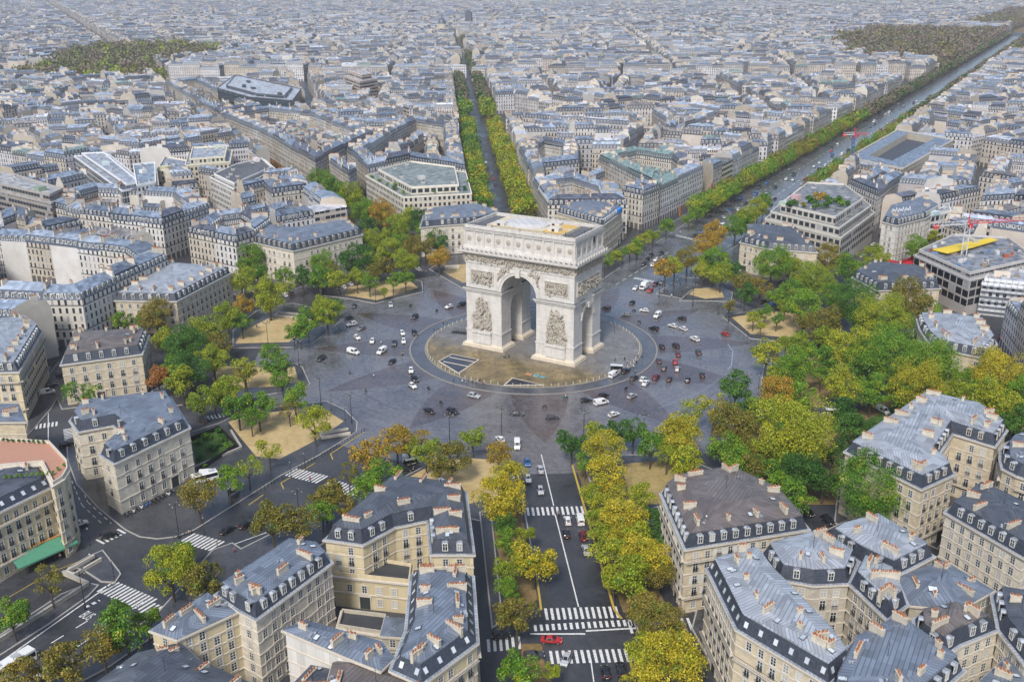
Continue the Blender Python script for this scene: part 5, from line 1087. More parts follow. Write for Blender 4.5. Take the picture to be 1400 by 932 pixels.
size = np.linalg.norm(Q[:, 1]-Q[:, 0], axis=1)*SP[:, 0]/DST**2
px_all = [pix(*Q[k].mean(0), 15) for k in range(NQ)]
INF = np.array([(-15 < a < 1415 and -5 < b < 950) for a, b, _ in px_all])
order = np.argsort(-(size*INF)); NIND = 255
ind = [k for k in order[:NIND]]
def quarter(x, y):
    a = math.degrees(math.atan2(x, y)); r = math.hypot(x, y)
    q = [(-180, -147, "far left"), (-147, -117, "at the left edge"), (-117, -87, "upper left"), (-87, -55.3, "left of the rust-treed avenue"), (-55.3, -33.7, "beside the rust-treed avenue"), (-33.7, 0, "left of the widest avenue"), (0, 26, "right of the widest avenue"), (26, 180, "at the right edge")]
    return next(n for a0, a1, n in q if a0 <= a < a1)
for k in ind:
    c = Q[k].mean(0); x, y = float(c[0]), float(c[1]); O = (x, y, 0.0)
    t = put("town_house", None, None, O); reg(t, f"{WN[WK[k]]} house, {'flat' if FLAT[k] else RN[RK[k]]} roof", quarter(x, y), "house", "party-walled houses of the town blocks")
    for part, me in town_mesh(np.array([k]), "town_house", O, True).items(): put(part.rstrip('0123456789'), me, t)
    if DST[k] < 560 and not FLAT[k]:
        for (i0, i1, s) in ((0, 1, 1), (2, 3, 1)):
            a, b = Q[k][i0], Q[k][i1]
            if not facing(a, b): continue
            L = float(np.linalg.norm(b-a)); nb = int(L/2.7)
            e_ = (b-a)/L; n_ = np.array([e_[1], -e_[0]]); ang = math.atan2(-e_[1], -e_[0])
            for j in range(nb):
                s_ = L*(j+0.5)/max(nb, 1); pt = a+e_*s_-n_*0.45; put("dormer", DORM[0 if (j*3+k) % 4 else 1], t, (float(pt[0])-x, float(pt[1])-y, float(SP[k, 0])+0.5), ang)
rest = np.array([k for k in order[NIND:]])
o = put("distant_town", town_mesh(rest, "distant_town", (0, 0, 0), False)['all']); o['kind'] = 'stuff'
print("parcels", NQ)

# ------------------------------------------------------------------ trees
def crown_mesh(seed, n, leaf, clumps, thin=0.0, flat=1.0):
    g = np.random.default_rng(seed)
    C = []
    while len(C) < clumps:
        p = g.normal(size=3); p /= np.linalg.norm(p); p *= g.uniform(0.45, 1.08)**0.6*0.38; p[2] = p[2]*0.86*flat+0.02
        if p[2] > -0.30: C.append((p, g.uniform(0.08, 0.185)))
    C.append((np.array([0, 0, 0.0]), 0.22))
    k = g.integers(0, len(C), n); cen = np.array([c[0] for c in C])[k]; rad = np.array([c[1] for c in C])[k]
    d = g.normal(size=(n, 3)); d /= np.linalg.norm(d, axis=1)[:, None]; d[:, 2] = np.where(d[:, 2] < -0.3, -d[:, 2], d[:, 2])
    pos = cen+d*(rad*g.uniform(0.72, 1.08, n))[:, None]
    nr = d*0.7+g.normal(size=(n, 3))*0.55; nr /= np.linalg.norm(nr, axis=1)[:, None]
    a = np.cross(nr, g.normal(size=(n, 3))); a /= np.linalg.norm(a, axis=1)[:, None]; b = np.cross(nr, a)
    s = leaf*g.uniform(0.6, 1.3, n)[:, None]
    V = np.stack([pos+a*s, pos+b*s*0.8, pos-a*s, pos-b*s*0.8], 1).reshape(-1, 3)
    me = bpy.data.meshes.new("crown"); me.vertices.add(4*n); me.vertices.foreach_set("co", V.astype(np.float32).reshape(-1)); me.loops.add(4*n); me.loops.foreach_set("vertex_index", np.arange(4*n, dtype=np.int32))
    me.polygons.add(n); me.polygons.foreach_set("loop_start", np.arange(0, 4*n, 4, dtype=np.int32)); me.update(calc_edges=True)
    me.materials.append(FOL['g']); return me
CROWN = [crown_mesh(s, 4600, 0.0185, 26) for s in range(6)]; CROWNT = [crown_mesh(20+s, 1900, 0.019, 13) for s in range(4)]; CROWNB = [crown_mesh(40+s, 12000, 0.0125, 40) for s in range(3)]; CROWNX = [crown_mesh(80, 24000, 0.0085, 60)]; CROWNS = [crown_mesh(60+s, 1500, 0.034, 14) for s in range(4)]
def trunk_mesh(seed):
    rr = random.Random(seed); mb = MB(); mb.tube((0, 0, -0.3), (rr.uniform(-.2, .2), rr.uniform(-.2, .2), 4.6), 0.27, 0.2, 7)
    for k in range(6):
        a = k*1.05+rr.uniform(0, 0.5); z = rr.uniform(3.4, 4.6); r = rr.uniform(1.6, 2.6); p = (r*math.cos(a), r*math.sin(a), z+rr.uniform(2.0, 3.2)); mb.tube((0, 0, z), p, 0.13, 0.06, 5)
        for j in range(2): b = a+rr.uniform(-0.8, 0.8); mb.tube(p, (p[0]+1.2*math.cos(b), p[1]+1.2*math.sin(b), p[2]+rr.uniform(0.6, 1.6)), 0.06, 0.025, 4)
    return mb.mesh("trunk", [M['bark']])
TRUNK = [trunk_mesh(s) for s in range(4)]
NT = [0]
def tree(x, y, D, zc, c, place, z0=0.13, thin=False, small=False, group="autumn trees round the roundabout and its avenues", mode=None):
    NT[0] += 1; rr = random.Random(NT[0]*17+3)
    t = put("tree", None, None, (x, y, z0), rr.uniform(0, 6.28)); reg(t, FOLNAME[c], place, "tree", group, mode)
    tr = put("trunk", TRUNK[NT[0] % 4], t, (0, 0, 0), 0, (D/9.5, D/9.5, (zc-z0)/6.9))
    src = CROWNT if thin else (CROWNS if small else (CROWNX if D > 19 else CROWNB if D > 12.5 else CROWN))
    o = put("crown", src[NT[0] % len(src)], t, (0, 0, zc-z0), rr.uniform(0, 6.28), (D, D*rr.uniform(0.9, 1.08), D*rr.uniform(0.92, 1.12)))
    o.material_slots[0].link = 'OBJECT'; o.material_slots[0].material = FOL[c]
    return t
def px_tree(px, py, w_, c, place):
    thin = c.endswith('t'); c = c[0]; zc = 7.0
    for _ in range(4):
        p = at(px, py, zc); dist = math.dist((*p, zc), CAM); D = w_*dist/FPX*(1.3 if 'garden' in place or 'mansions' in place or 'pale' in place else 1.22); zc = 2.2+0.5*D
    tree(p[0], p[1], D, zc, c, place, thin=thin)
TREES = {
"by the bottom left avenue": "232,779,60,y;282,794,50,b;252,757,32,g;67,796,42,bt;15,841,42,g;170,859,58,g;140,884,46,b;95,909,56,b;200,846,34,g;372,714,52,b;410,716,46,b;450,684,44,bt;270,678,50,b;313,657,36,g;339,641,34,yt;30,925,44,b",
"around the left mansions": "215,516,32,r;247,523,36,y;240,506,30,g;260,506,42,d;291,491,38,y;253,473,48,d;110,536,38,gt;310,531,36,y;275,551,34,y;293,541,32,yt;213,431,40,b;255,471,36,d;280,455,40,y;310,434,36,y;333,418,24,o;168,439,24,g;240,498,30,g;228,468,34,y;300,470,32,b;330,440,26,g;196,440,22,g",
"on the left sandy lawns": "335,506,36,yt;325,556,42,g;343,571,30,g;377,501,38,g;372,482,28,g;333,508,30,bt;353,558,40,g;403,544,36,g;430,578,42,y;367,614,34,yt;447,428,40,y;420,437,32,g;410,450,34,g;462,419,20,d;440,420,28,y;401,455,26,g;385,520,28,g;310,545,28,y;395,560,26,bt",
"left of the arch, near the pale mansion": "367,404,44,y;340,354,34,g;330,384,32,y;387,378,22,g;413,357,26,o;413,380,28,d;440,374,28,g;442,360,30,g;437,382,28,g;462,383,26,y;485,358,42,d;472,345,22,y;500,343,24,d;488,380,24,y;352,372,26,g;395,390,20,yt;452,372,22,b",
"on the lawn behind the arch's left": "512,330,34,y;510,356,26,y;535,343,34,y;557,358,32,y;510,372,24,b;505,386,24,g;537,384,22,g;554,380,24,g;525,399,12,y;600,353,30,o;590,316,36,g;575,305,34,d;565,340,30,b;582,338,28,b;540,316,34,y;555,300,32,y;522,293,36,o;498,290,34,g;480,270,36,y;455,258,34,g;438,250,34,g;460,280,28,g;440,278,24,g;598,330,28,d;530,365,26,b;548,330,26,g;505,310,26,d",
"along the avenue's left pavement": "831,356,18,g;841,351,18,y;851,346,18,g;861,341,18,y;871,334,20,g;881,328,18,y;893,321,20,y;911,310,20,g;942,299,18,g;953,292,18,g;966,283,20,g;977,275,22,y;990,268,20,g;1003,260,20,g;870,343,14,g",
"right of the wide avenue's mouth": "910,369,30,o;922,364,28,y;940,355,30,b;966,335,34,o;978,320,32,o;1005,312,30,g;1022,296,28,y;1036,285,26,y;976,360,40,g;986,375,32,y;1007,376,30,d;1015,388,30,b;1019,402,30,d;997,418,18,b;960,372,26,y;1016,300,24,g;1044,276,22,g",
"around the right mansions": "1056,361,44,g;1080,362,30,y;1133,354,34,b;1113,384,46,y;1163,368,34,g;1196,355,34,y;1253,339,30,g;1040,394,26,b;1080,401,32,g;1100,421,42,g;1126,441,40,b;1170,414,50,d;1206,434,60,y;1243,411,46,b;1270,424,26,g;1213,463,38,g;1060,405,26,g;1140,405,34,g;1180,440,36,d;1232,440,30,g;1150,425,26,b;1100,395,30,d;1270,320,24,y",
"on the right sandy lawn": "1030,434,20,y;1046,428,20,g;1062,436,18,g;1073,420,22,y;1040,446,14,y;1100,440,24,b;1120,462,28,b",
"in the gardens right of the roundabout": "1163,478,50,y;1180,492,44,g;1220,492,70,g;1270,498,60,g;1086,471,36,y;1048,486,36,y;1086,504,46,g;1133,491,34,g;1130,464,34,y;1123,513,24,g;1153,528,44,y;1193,534,44,g;1253,530,60,Y;1300,541,40,y;1320,528,38,g;1363,514,60,Y;1360,551,52,y;1393,541,44,g;1060,541,44,o;1096,544,40,g;1046,568,42,y;1163,588,42,d;1175,580,36,d;1150,560,34,d;1230,545,36,g;1300,505,34,g;1390,580,40,d;1060,515,30,y;1100,480,30,g;1195,470,34,y;1245,470,30,g;1290,560,34,g",
"in front of the right gardens": "1006,531,40,d;976,558,40,Yt;1003,581,56,b;1090,592,92,y;990,614,40,g;1026,611,32,b;928,590,40,Y;1092,648,52,d;1127,653,42,d;1087,681,46,g;1190,668,82,g;947,563,32,yt;1008,632,42,g;1028,640,40,b;1045,610,36,y;1060,665,34,g;1140,620,36,d;1015,560,32,d;1048,640,40,g;1075,625,46,y",
"at the road's right mouth": "782,604,40,d;810,588,26,y;825,616,52,Y;840,590,32,d;866,591,36,d;890,610,40,g;927,597,58,Y;935,630,46,y;831,650,50,Y;810,676,32,y;843,684,38,Y;877,680,40,y;945,650,28,o;912,622,32,y;800,632,26,g",
"down the right side of the tree-lined road": "853,708,60,Y;820,708,36,y;837,761,52,y;884,764,66,Y;867,794,56,y;900,788,42,b;903,851,66,b;877,894,44,y;913,908,80,Y;820,726,36,y;826,664,34,Y;820,690,30,y;865,735,46,y;905,735,36,d;892,712,34,d;840,790,36,y;880,830,44,b;850,740,40,Y;872,925,40,Y",
"down the left side of the tree-lined road": "684,683,66,Y;697,652,42,Y;730,764,56,Y;694,741,34,g;697,778,40,y;707,842,54,b;697,808,26,g;707,918,52,g;754,918,24,y;690,715,30,d;745,775,30,Y;690,800,26,g;718,730,28,y",
"on the lawn left of the tree-lined road": "542,603,46,o;507,623,50,o;477,648,32,bt;522,653,50,g;575,598,26,ot;582,618,38,y;617,628,50,b;646,597,36,y;682,620,36,o;467,690,34,b;445,680,44,b;560,612,30,y;440,700,34,g;600,640,30,b;500,670,40,g"}
for place, row in TREES.items():
    for it in row.split(';'):
        a = it.split(','); px_tree(float(a[0]), float(a[1]), float(a[2]), a[3], place)
d_ = dirv(-33.7); nrm = (d_[1], -d_[0]); rr = random.Random(9)
far_trees = []
for side in (-1, 1):
    for off in (9.5, 14.5):
        r_ = 185+(off-10)*0.6; 
        while r_ < 1800:
            x, y = d_[0]*r_+nrm[0]*(side*off)+rr.uniform(-1, 1), d_[1]*r_+nrm[1]*(side*off)+rr.uniform(-1, 1)
            cc = rr.choice('gyyyyYYb') if side > 0 else rr.choice('ggggyyydY')
            D = rr.uniform(9, 12); zc = 2.4+0.52*D+0.8
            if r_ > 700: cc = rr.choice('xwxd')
            if r_ < 218: tree(x, y, D, zc, cc, "in the right row of the yellow-treed avenue" if side > 0 else "in the left row of the yellow-treed avenue", 0.0, small=True, mode='near')
            elif not (560 < r_ < 620): far_trees.append((x+rr.uniform(-1.5, 1.5), y+rr.uniform(-1.5, 1.5), D*rr.uniform(0.75, 1.1), zc+rr.uniform(-1.2, 1.2), cc))
            r_ += 8.2
for u0 in (-23, -17.5):
    v_ = 430.0
    while v_ < 2200:
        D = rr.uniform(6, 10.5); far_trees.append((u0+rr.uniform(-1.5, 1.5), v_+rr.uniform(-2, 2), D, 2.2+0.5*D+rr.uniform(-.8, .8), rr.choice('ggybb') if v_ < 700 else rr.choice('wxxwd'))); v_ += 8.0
    v_ = 232.0
    while v_ < 430: D = rr.uniform(7.5, 10); far_trees.append((u0+rr.uniform(-.8, .8), v_, D, 2.2+0.5*D, rr.choice('gggyb'))); v_ += 8.0
v_ = 330.0
while v_ < 2200:
    for u0 in (20.5, 28):
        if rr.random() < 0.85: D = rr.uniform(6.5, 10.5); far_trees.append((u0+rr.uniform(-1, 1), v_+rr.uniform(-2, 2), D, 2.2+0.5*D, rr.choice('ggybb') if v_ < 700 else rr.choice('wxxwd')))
    v_ += 8.5
d2 = dirv(-55.3); n2 = (d2[1], -d2[0])
for side in (-1, 1):
    r_ = 205
    while r_ < 1000: D = rr.uniform(5.5, 8); far_trees.append((d2[0]*r_+n2[0]*side*10, d2[1]*r_+n2[1]*side*10, D, 2.5+0.5*D, rr.choice('rrrb') if r_ > 300 else rr.choice('gyb'))); r_ += 7.5
# the small street of trees among the left blocks, roof and court greenery
for a, b, w_, c in ((120, 322, 22, 'g'), (135, 325, 22, 'b'), (150, 329, 24, 'y'), (165, 331, 24, 'y'), (182, 334, 24, 'g'), (197, 337, 22, 'b'), (45, 313, 26, 'b'), (68, 320, 20, 'o'), (258, 258, 22, 'o'), (275, 250, 20, 'd'), (262, 252, 18, 'y'), (1290, 330, 18, 'y'), (1325, 318, 26, 'g'), (1340, 315, 22, 'g')): px_tree(a, b, w_, c, "among the town blocks")
def far_mass(name, L, seed, nleaf=170, leaf=0.075):
    """distant crowns and trunks of a wood or of the long avenues, one object"""
    g = np.random.default_rng(seed); cols = sorted(set(q[4] for q in L)); A = np.array([q[:4] for q in L]); n = len(A); ci = np.array([cols.index(q[4]) for q in L])
    d = g.normal(size=(n, nleaf, 3)); d /= np.linalg.norm(d, axis=2)[..., None]; d *= g.uniform(0.6, 1.05, (n, nleaf, 1))*0.5; lump = 1+0.25*np.sin(d[..., :1]*13+A[:, None, :1])*np.cos(d[..., 1:2]*11); d = d*lump
    pos = A[:, None, [0, 1, 3]]+d*A[:, None, 2:3]; m = n*nleaf; pos = pos.reshape(-1, 3); nr = d.reshape(-1, 3)+g.normal(size=(m, 3))*0.25; nr /= np.linalg.norm(nr, axis=1)[:, None]
    a = np.cross(nr, g.normal(size=(m, 3))); a /= np.linalg.norm(a, axis=1)[:, None]; b = np.cross(nr, a); s = (leaf*A[:, 2])[:, None].repeat(nleaf, 1).reshape(-1, 1)*g.uniform(0.6, 1.3, (m, 1))
    V = np.stack([pos+a*s, pos+b*s, pos-a*s, pos-b*s], 1).reshape(-1, 3)
    tr = np.zeros((n, 8, 3)); sg = [(-.25, -.25), (.25, -.25), (.25, .25), (-.25, .25)]
    for k, (i, j) in enumerate(sg): tr[:, k, 0] = tr[:, k+4, 0] = A[:, 0]+i; tr[:, k, 1] = tr[:, k+4, 1] = A[:, 1]+j; tr[:, k+4, 2] = A[:, 3]
    F = np.array([(0, 1, 5, 4), (1, 2, 6, 5), (2, 3, 7, 6), (3, 0, 4, 7)]); ti = (4*m+np.arange(n)[:, None, None]*8+F[None]).reshape(-1)
    V = np.concatenate([V, tr.reshape(-1, 3)]); vi = np.concatenate([np.arange(4*m), ti]); nf = m+4*n
    me = bpy.data.meshes.new(name); me.vertices.add(len(V)); me.vertices.foreach_set("co", V.astype(np.float32).reshape(-1)); me.loops.add(4*nf); me.loops.foreach_set("vertex_index", vi.astype(np.int32)); me.polygons.add(nf); me.polygons.foreach_set("loop_start", np.arange(0, 4*nf, 4, dtype=np.int32))
    me.polygons.foreach_set("material_index", np.concatenate([np.repeat(ci, nleaf), np.full(4*n, len(cols))]).astype(np.int32)); me.update(calc_edges=True)
    for c in cols: me.materials.append(FOL[c])
    me.materials.append(M['bark']); put(name, me)['kind'] = 'stuff'
far_mass("avenue_trees", [q for q in far_trees if math.hypot(q[0], q[1]) < 620], 3, 520, 0.042); far_mass("distant_avenue_trees", [q for q in far_trees if math.hypot(q[0], q[1]) >= 620], 4, 150, 0.08)
L = []
for k, p in enumerate(PARKS):
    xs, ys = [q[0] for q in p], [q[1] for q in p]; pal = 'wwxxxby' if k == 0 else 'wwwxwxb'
    st = 13.0
    for x in np.arange(min(xs), max(xs), st):
        for y in np.arange(min(ys), max(ys), st):
            q = (x+rr.uniform(-5, 5), y+rr.uniform(-5, 5))
            if not inside(q, p) or not inview(*q) or rr.random() < 0.1 or (k in (1, 2, 3) and abs(q[0]) < 24): continue
            D = rr.uniform(11, 22); L.append((*q, D, 2+0.55*D+rr.uniform(-2, 3), rr.choice(pal)))
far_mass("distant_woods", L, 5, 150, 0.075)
for p in PARKS: sheet("park_ground", p, 0.0, M['soil'])
# clipped shrubs of the hedged garden beside the notched mansion, and shrubs on roofs
SHRUB = crown_mesh(91, 900, 0.06, 10)
def shrub(x, y, z, D, c, look, place, h=0.7):
    o = put("shrub", SHRUB, None, (x, y, z+D*h*0.42), R.uniform(0, 6), (D, D, D*h)); o.material_slots[0].link = 'OBJECT'; o.material_slots[0].material = FOL[c]; reg(o, look, place, "shrub", "shrubs in beds and roof gardens")
for a, b, D in ((270, 608, 3.6), (284, 600, 4.2), (298, 592, 3.6), (305, 603, 4.0), (288, 617, 4.0), (272, 630, 3.0), (312, 612, 3.0), (296, 612, 3.2), (278, 640, 2.4)): shrub(*at(a, b, 0.2), 0.2, D, R.choice('dg'), "clipped dark shrub", "in the hedged garden beside the notched mansion")
for a, b in ((509, 244), (519, 249), (529, 254), (540, 260), (552, 265), (566, 265), (580, 264), (594, 264), (608, 263), (622, 262), (636, 261), (540, 255), (563, 258), (601, 256), (640, 250)): shrub(*at(a, b, 20.1), 20.1, R.uniform(2.0, 4.5), R.choice('gdg'), "green roof shrub", "on the white office's roof garden")
for a, b, c in ((1078, 284, 'd'), (1088, 281, 'd'), (1098, 284, 'b'), (1108, 279, 'd'), (1118, 276, 'o'), (1126, 274, 'o'), (1134, 278, 'd'), (1142, 280, 'd'), (1150, 283, 'g'), (1158, 282, 'd'), (1128, 285, 'd'), (1116, 286, 'd')): shrub(*at(a, b, 22.1), 22.1, R.uniform(4.5, 7.5), c, "orange roof bush" if c == 'o' else "dark roof bush", "on the stepped glass office", 0.8)
for k in range(12): shrub(*at(8+k*7.2, 654-k*0.6-(k > 9)*(k-9)*5, 20.2), 20.2, 1.3, 'g', "potted green bush", "on the terracotta roof terrace", 0.9)
for k in range(9): shrub(*at(4+k*7, 603+k*0.4, 20.2), 20.2, 1.2, 'd', "dark potted bush", "at the back of the terracotta terrace", 0.9)
hedge = MB()
for a, b in (((262, 603), (300, 588)), ((300, 588), (324, 612)), ((324, 612), (270, 646))):
    p, q = Vector(at(*a)), Vector(at(*b)); e = (q-p).normalized(); m_ = (p+q)/2; hedge.obox((m_.x, m_.y), ((q-p).length/2, 0.05), 0.15, 1.6, math.atan2(e.y, e.x))
tag(hedge.build("garden_fence", [M['iron']]), "dark railing round the hedged garden beside the notched mansion", "fence")

# ------------------------------------------------------------------ vehicles
PAINTS = {'white': (0.72, 0.72, 0.70), 'black': (0.012, 0.012, 0.014), 'dark grey': (0.05, 0.053, 0.06), 'silver': (0.40, 0.41, 0.43), 'red': (0.42, 0.018, 0.02), 'dark red': (0.12, 0.012, 0.016), 'blue': (0.02, 0.11, 0.32), 'grey': (0.19, 0.195, 0.2), 'green': (0.03, 0.2, 0.14)}
def paint(name, c):
    g = N("car_paint_"+name.replace(' ', '_')); g.b.inputs['Coat Weight'].default_value = 0.6; g.b.inputs['Coat Roughness'].default_value = 0.1
    return g.fin(g.mix(g.noise(g.pos(), 1.2, 3), c4(*[k*0.85 for k in c]), c4(*[min(1, k*1.12) for k in c])), 0.35)
PM = {k: paint(k, v) for k, v in PAINTS.items()}
CGL = plain("car_glass", (0.014, 0.017, 0.021), 0.08, spec=0.6); TYRE = plain("tyre_rubber", (0.014, 0.014, 0.015), 0.8); RIM = plain("alloy", (0.32, 0.33, 0.34), 0.35, 0.6)
HEADL = plain("headlight_lens", (0.75, 0.75, 0.72), 0.2); TAILL = plain("tail_light_lens", (0.35, 0.01, 0.012), 0.3); PLATE = plain("number_plate", (0.65, 0.65, 0.6), 0.5); PLAST = plain("black_plastic", (0.02, 0.02, 0.022), 0.6)
def car_meshes(kind):
    """side profile stations (x, belt z, roof z, half width low, half width roof); x forward"""
    st = {'hatch': [(-1.95, .62, .80, .70, .66), (-1.9, .86, .95, .78, .70), (-1.72, .92, 1.18, .82, .62), (-1.25, .93, 1.44, .84, .58), (.15, .91, 1.46, .85, .59), (.95, .90, .98, .84, .72), (1.75, .76, .80, .80, .70), (2.0, .52, .6, .70, .62)],
          'sedan': [(-2.25, .62, .80, .72, .66), (-2.2, .90, .94, .80, .72), (-1.55, .93, .98, .84, .72), (-.95, .93, 1.38, .86, .58), (.15, .92, 1.42, .87, .59), (1.0, .90, .96, .86, .74), (1.95, .76, .80, .82, .72), (2.25, .52, .6, .72, .64)],
          'suv': [(-2.15, .62, .95, .78, .72), (-2.1, 1.0, 1.1, .86, .78), (-1.95, 1.05, 1.4, .9, .68), (-1.55, 1.06, 1.64, .92, .66), (.1, 1.04, 1.66, .92, .66), (.95, 1.02, 1.08, .92, .8), (1.95, .9, .95, .88, .8), (2.2, .6, .7, .78, .7)],
          'van': [(-2.5, .62, 1.75, .88, .80), (-2.46, 1.1, 1.95, .93, .82), (-2.3, 1.12, 2.0, .95, .84), (-.4, 1.12, 2.02, .95, .84), (1.05, 1.12, 1.9, .95, .80), (1.75, 1.05, 1.12, .94, .82), (2.35, .9, .96, .9, .8), (2.6, .55, .68, .8, .72)]}[kind]
    van = kind == 'van'; low = 0.26
    b, gl = MB(), MB(); n = len(st)
    def sec(s): x, zb, zr, wl, wr = s; return [(x, -wl*0.96, low), (x, -wl, zb), (x, -wr, zr), (x, -wr*0.72, zr+0.05), (x, wr*0.72, zr+0.05), (x, wr, zr), (x, wl, zb), (x, wl*0.96, low)]
    tops = [s[2]-s[1] for s in st]
    for i in range(n-1):
        A, B = sec(st[i]), sec(st[i+1])
        for j in range(7):
            q = [A[j], B[j], B[j+1], A[j+1]]
            side = j in (1, 5); top = j in (2, 3, 4); tall = max(tops[i], tops[i+1]) > 0.25; slope = abs(st[i+1][2]-st[i][2]) > 0.2
            isg = tall and (side or (top and slope)) and not (van and st[i+1][0] < 0.1)
            b.face(q, 0)
            if isg:
                c = [sum(k[m] for k in q)/4 for m in range(3)]; nn = (Vector(q[1])-Vector(q[0])).cross(Vector(q[3])-Vector(q[0]))
                if nn.length < 1e-6: continue
                nn.normalize(); out = Vector((0, c[1], c[2]-0.8))
                if nn.dot(out if side else Vector((0, 0, 1))) < 0: nn = -nn
                gl.face([tuple(Vector(c)+(Vector(k)-Vector(c))*(0.86 if top else 0.84)+nn*0.014) for k in q], 0)
    for s, k in ((st[0], 1), (st[-1], 0)):
        q = sec(s); b.face(q if k else q[::-1], 0)
    b.face([(st[0][0], -st[0][3], low), (st[0][0], st[0][3], low), (st[-1][0], st[-1][3], low), (st[-1][0], -st[-1][3], low)], 1)
    for s in (-1, 1): b.box(0.55, s*0.96-0.09, 0.98, 0.72, s*0.96+0.09, 1.12, 0); b.box(st[1][0]+0.3, s*st[3][3]-0.03, 0.26, st[-2][0]-0.2, s*st[3][3]+0.02, 0.42, 1)
    b.box(st[-1][0]-0.05, -0.5, 0.34, st[-1][0]+0.03, 0.5, 0.5, 1); b.box(st[0][0]-0.03, -0.26, 0.5, st[0][0]+0.02, 0.26, 0.62, 2); b.box(st[-1][0]-0.02, -0.26, 0.52, st[-1][0]+0.035, 0.26, 0.6, 2)
    if van: gl.face([(-2.515, -0.6, 1.25), (-2.515, 0.6, 1.25), (-2.5, 0.55, 1.7), (-2.5, -0.55, 1.7)], 0)
    hl, tl = MB(), MB(); f, r = st[-2], st[1]
    hl.ball((f[0]+0.08, 0, f[1]-0.08), (0.16, 0.2, 0.1), 0, 6, 4); tl.box(r[0]-0.06, -0.1, r[1]-0.22, r[0]+0.02, 0.1, r[1]+(0.3 if kind != 'sedan' else 0.02), 0)
    wy = st[3][3]-0.06
    return dict(body=b.mesh("body", [PM['white'], PLAST, PLATE], smooth=False), glass=gl.mesh("windows", [CGL]), hl=hl.mesh("headlight", [HEADL], smooth=True), tl=tl.mesh("tail_light", [TAILL]), hx=(f[3]-0.22), tx=(r[3]-0.14), wx=(st[0][0]+0.68, st[-1][0]-0.82), wy=wy, wr=0.33 if kind in ('hatch', 'sedan') else 0.37)
def wheel_mesh(r, w_):
    mb = MB(); mb.tube((0, -w_/2, 0), (0, w_/2, 0), r, r, 14, 0); mb.tube((0, -w_/2-0.012, 0), (0, w_/2+0.012, 0), r*0.62, r*0.62, 10, 1); return mb.mesh("wheel", [TYRE, RIM])
WHEEL = {0.33: wheel_mesh(0.33, 0.22), 0.37: wheel_mesh(0.37, 0.25)}
CARS = {k: car_meshes(k) for k in ('hatch', 'sedan', 'suv', 'van')}
NCAR = [0]
def car(px, py, kind, col, head, place, group="cars on the roundabout and avenues"):
    NCAR[0] += 1; x, y = at(px, py, 0.6); c = CARS[kind]
    t = put("van" if kind == 'van' else "car", None, None, (x, y, 0.02), head); reg(t, f"{col} {dict(hatch='hatchback', sedan='saloon', suv='tall car', van='van')[kind]}", place, "van" if kind == 'van' else "car", "vans in traffic" if kind == 'van' else group)
    o = put("body", c['body'], t); o.material_slots[0].link = 'OBJECT'; o.material_slots[0].material = PM[col]
    put("window", c['glass'], t)
    for sx in (0, 1):
        for s in (-1, 1): put("wheel", WHEEL[c['wr']], t, (c['wx'][sx], s*c['wy'], c['wr']-0.02))
    for s in (-1, 1): put("headlight", c['hl'], t, (0, s*c['hx'], 0)); put("tail_light", c['tl'], t, (0, s*c['tx'], 0))
    return t
def tang(px, py, d=0.0): x, y = at(px, py); return math.atan2(x, -y)+math.pi/2*0+d if False else math.atan2(y, x)+math.pi/2+d
COLK = {'w': 'white', 'k': 'black', 'd': 'dark grey', 's': 'silver', 'r': 'red', 'm': 'dark red', 'b': 'blue', 'g': 'grey', 'n': 'green'}; KK = {'h': 'hatch', 's': 'sedan', 'u': 'suv', 'v': 'van'}
CARROWS = {
"on the roundabout left of the arch": "484,418,ds,.6;534,417,su,.9;614,419,wh,.2;631,416,ku,.2;567,433,ku,.3;476,435,kh,-.5;481,443,wu,-.6;494,449,gh,-.3;488,461,wh,.7;550,455,wh,.6;567,455,ku,.6;509,466,wh,.1;539,469,du,.1;552,466,wh,.2;483,481,wv,.9;522,480,wv,-.5;536,494,ks,-.6;439,490,ku,-.5;562,506,wh,-.4;567,518,ku,-.3;564,527,wh,-.2",
"on the setts before the central island": "587,561,ks,-.3;619,562,ku,-.3;648,541,su,-.1;707,565,ds,0;755,570,ds,0;801,547,kh,.1;825,540,kh,.2;822,550,wv,.1;839,566,wh,.2;864,541,sh,.2",
"on the roundabout right of the arch": "867,516,du,.2;879,518,wh,.3;883,523,ws,.3;897,515,mu,.2;901,493,dh,.3;908,503,dh,.2;926,504,sh,.2;923,494,rh,.2;927,484,mh,.1;905,473,kh,.1;924,472,ku,.2;915,518,kh,.3;940,519,kh,.3;960,512,kh,.4;955,481,du,.1;950,463,wu,.4;829,420,kh,.5;856,430,gh,.6;881,424,wh,.5;894,449,ku,.4;920,445,wh,.4;934,449,wh,.3;932,435,kh,.6;991,456,rh,.2;839,512,wv,.2;855,507,ku,.1",
}
for place, row in CARROWS.items():
    for it in row.split(';'):
        a = it.split(','); car(float(a[0]), float(a[1]), KK[a[2][1]], COLK[a[2][0]], tang(float(a[0]), float(a[1]), float(a[3])), place)
def heading(deg): d = dirv(deg); return math.atan2(d[1], d[0])
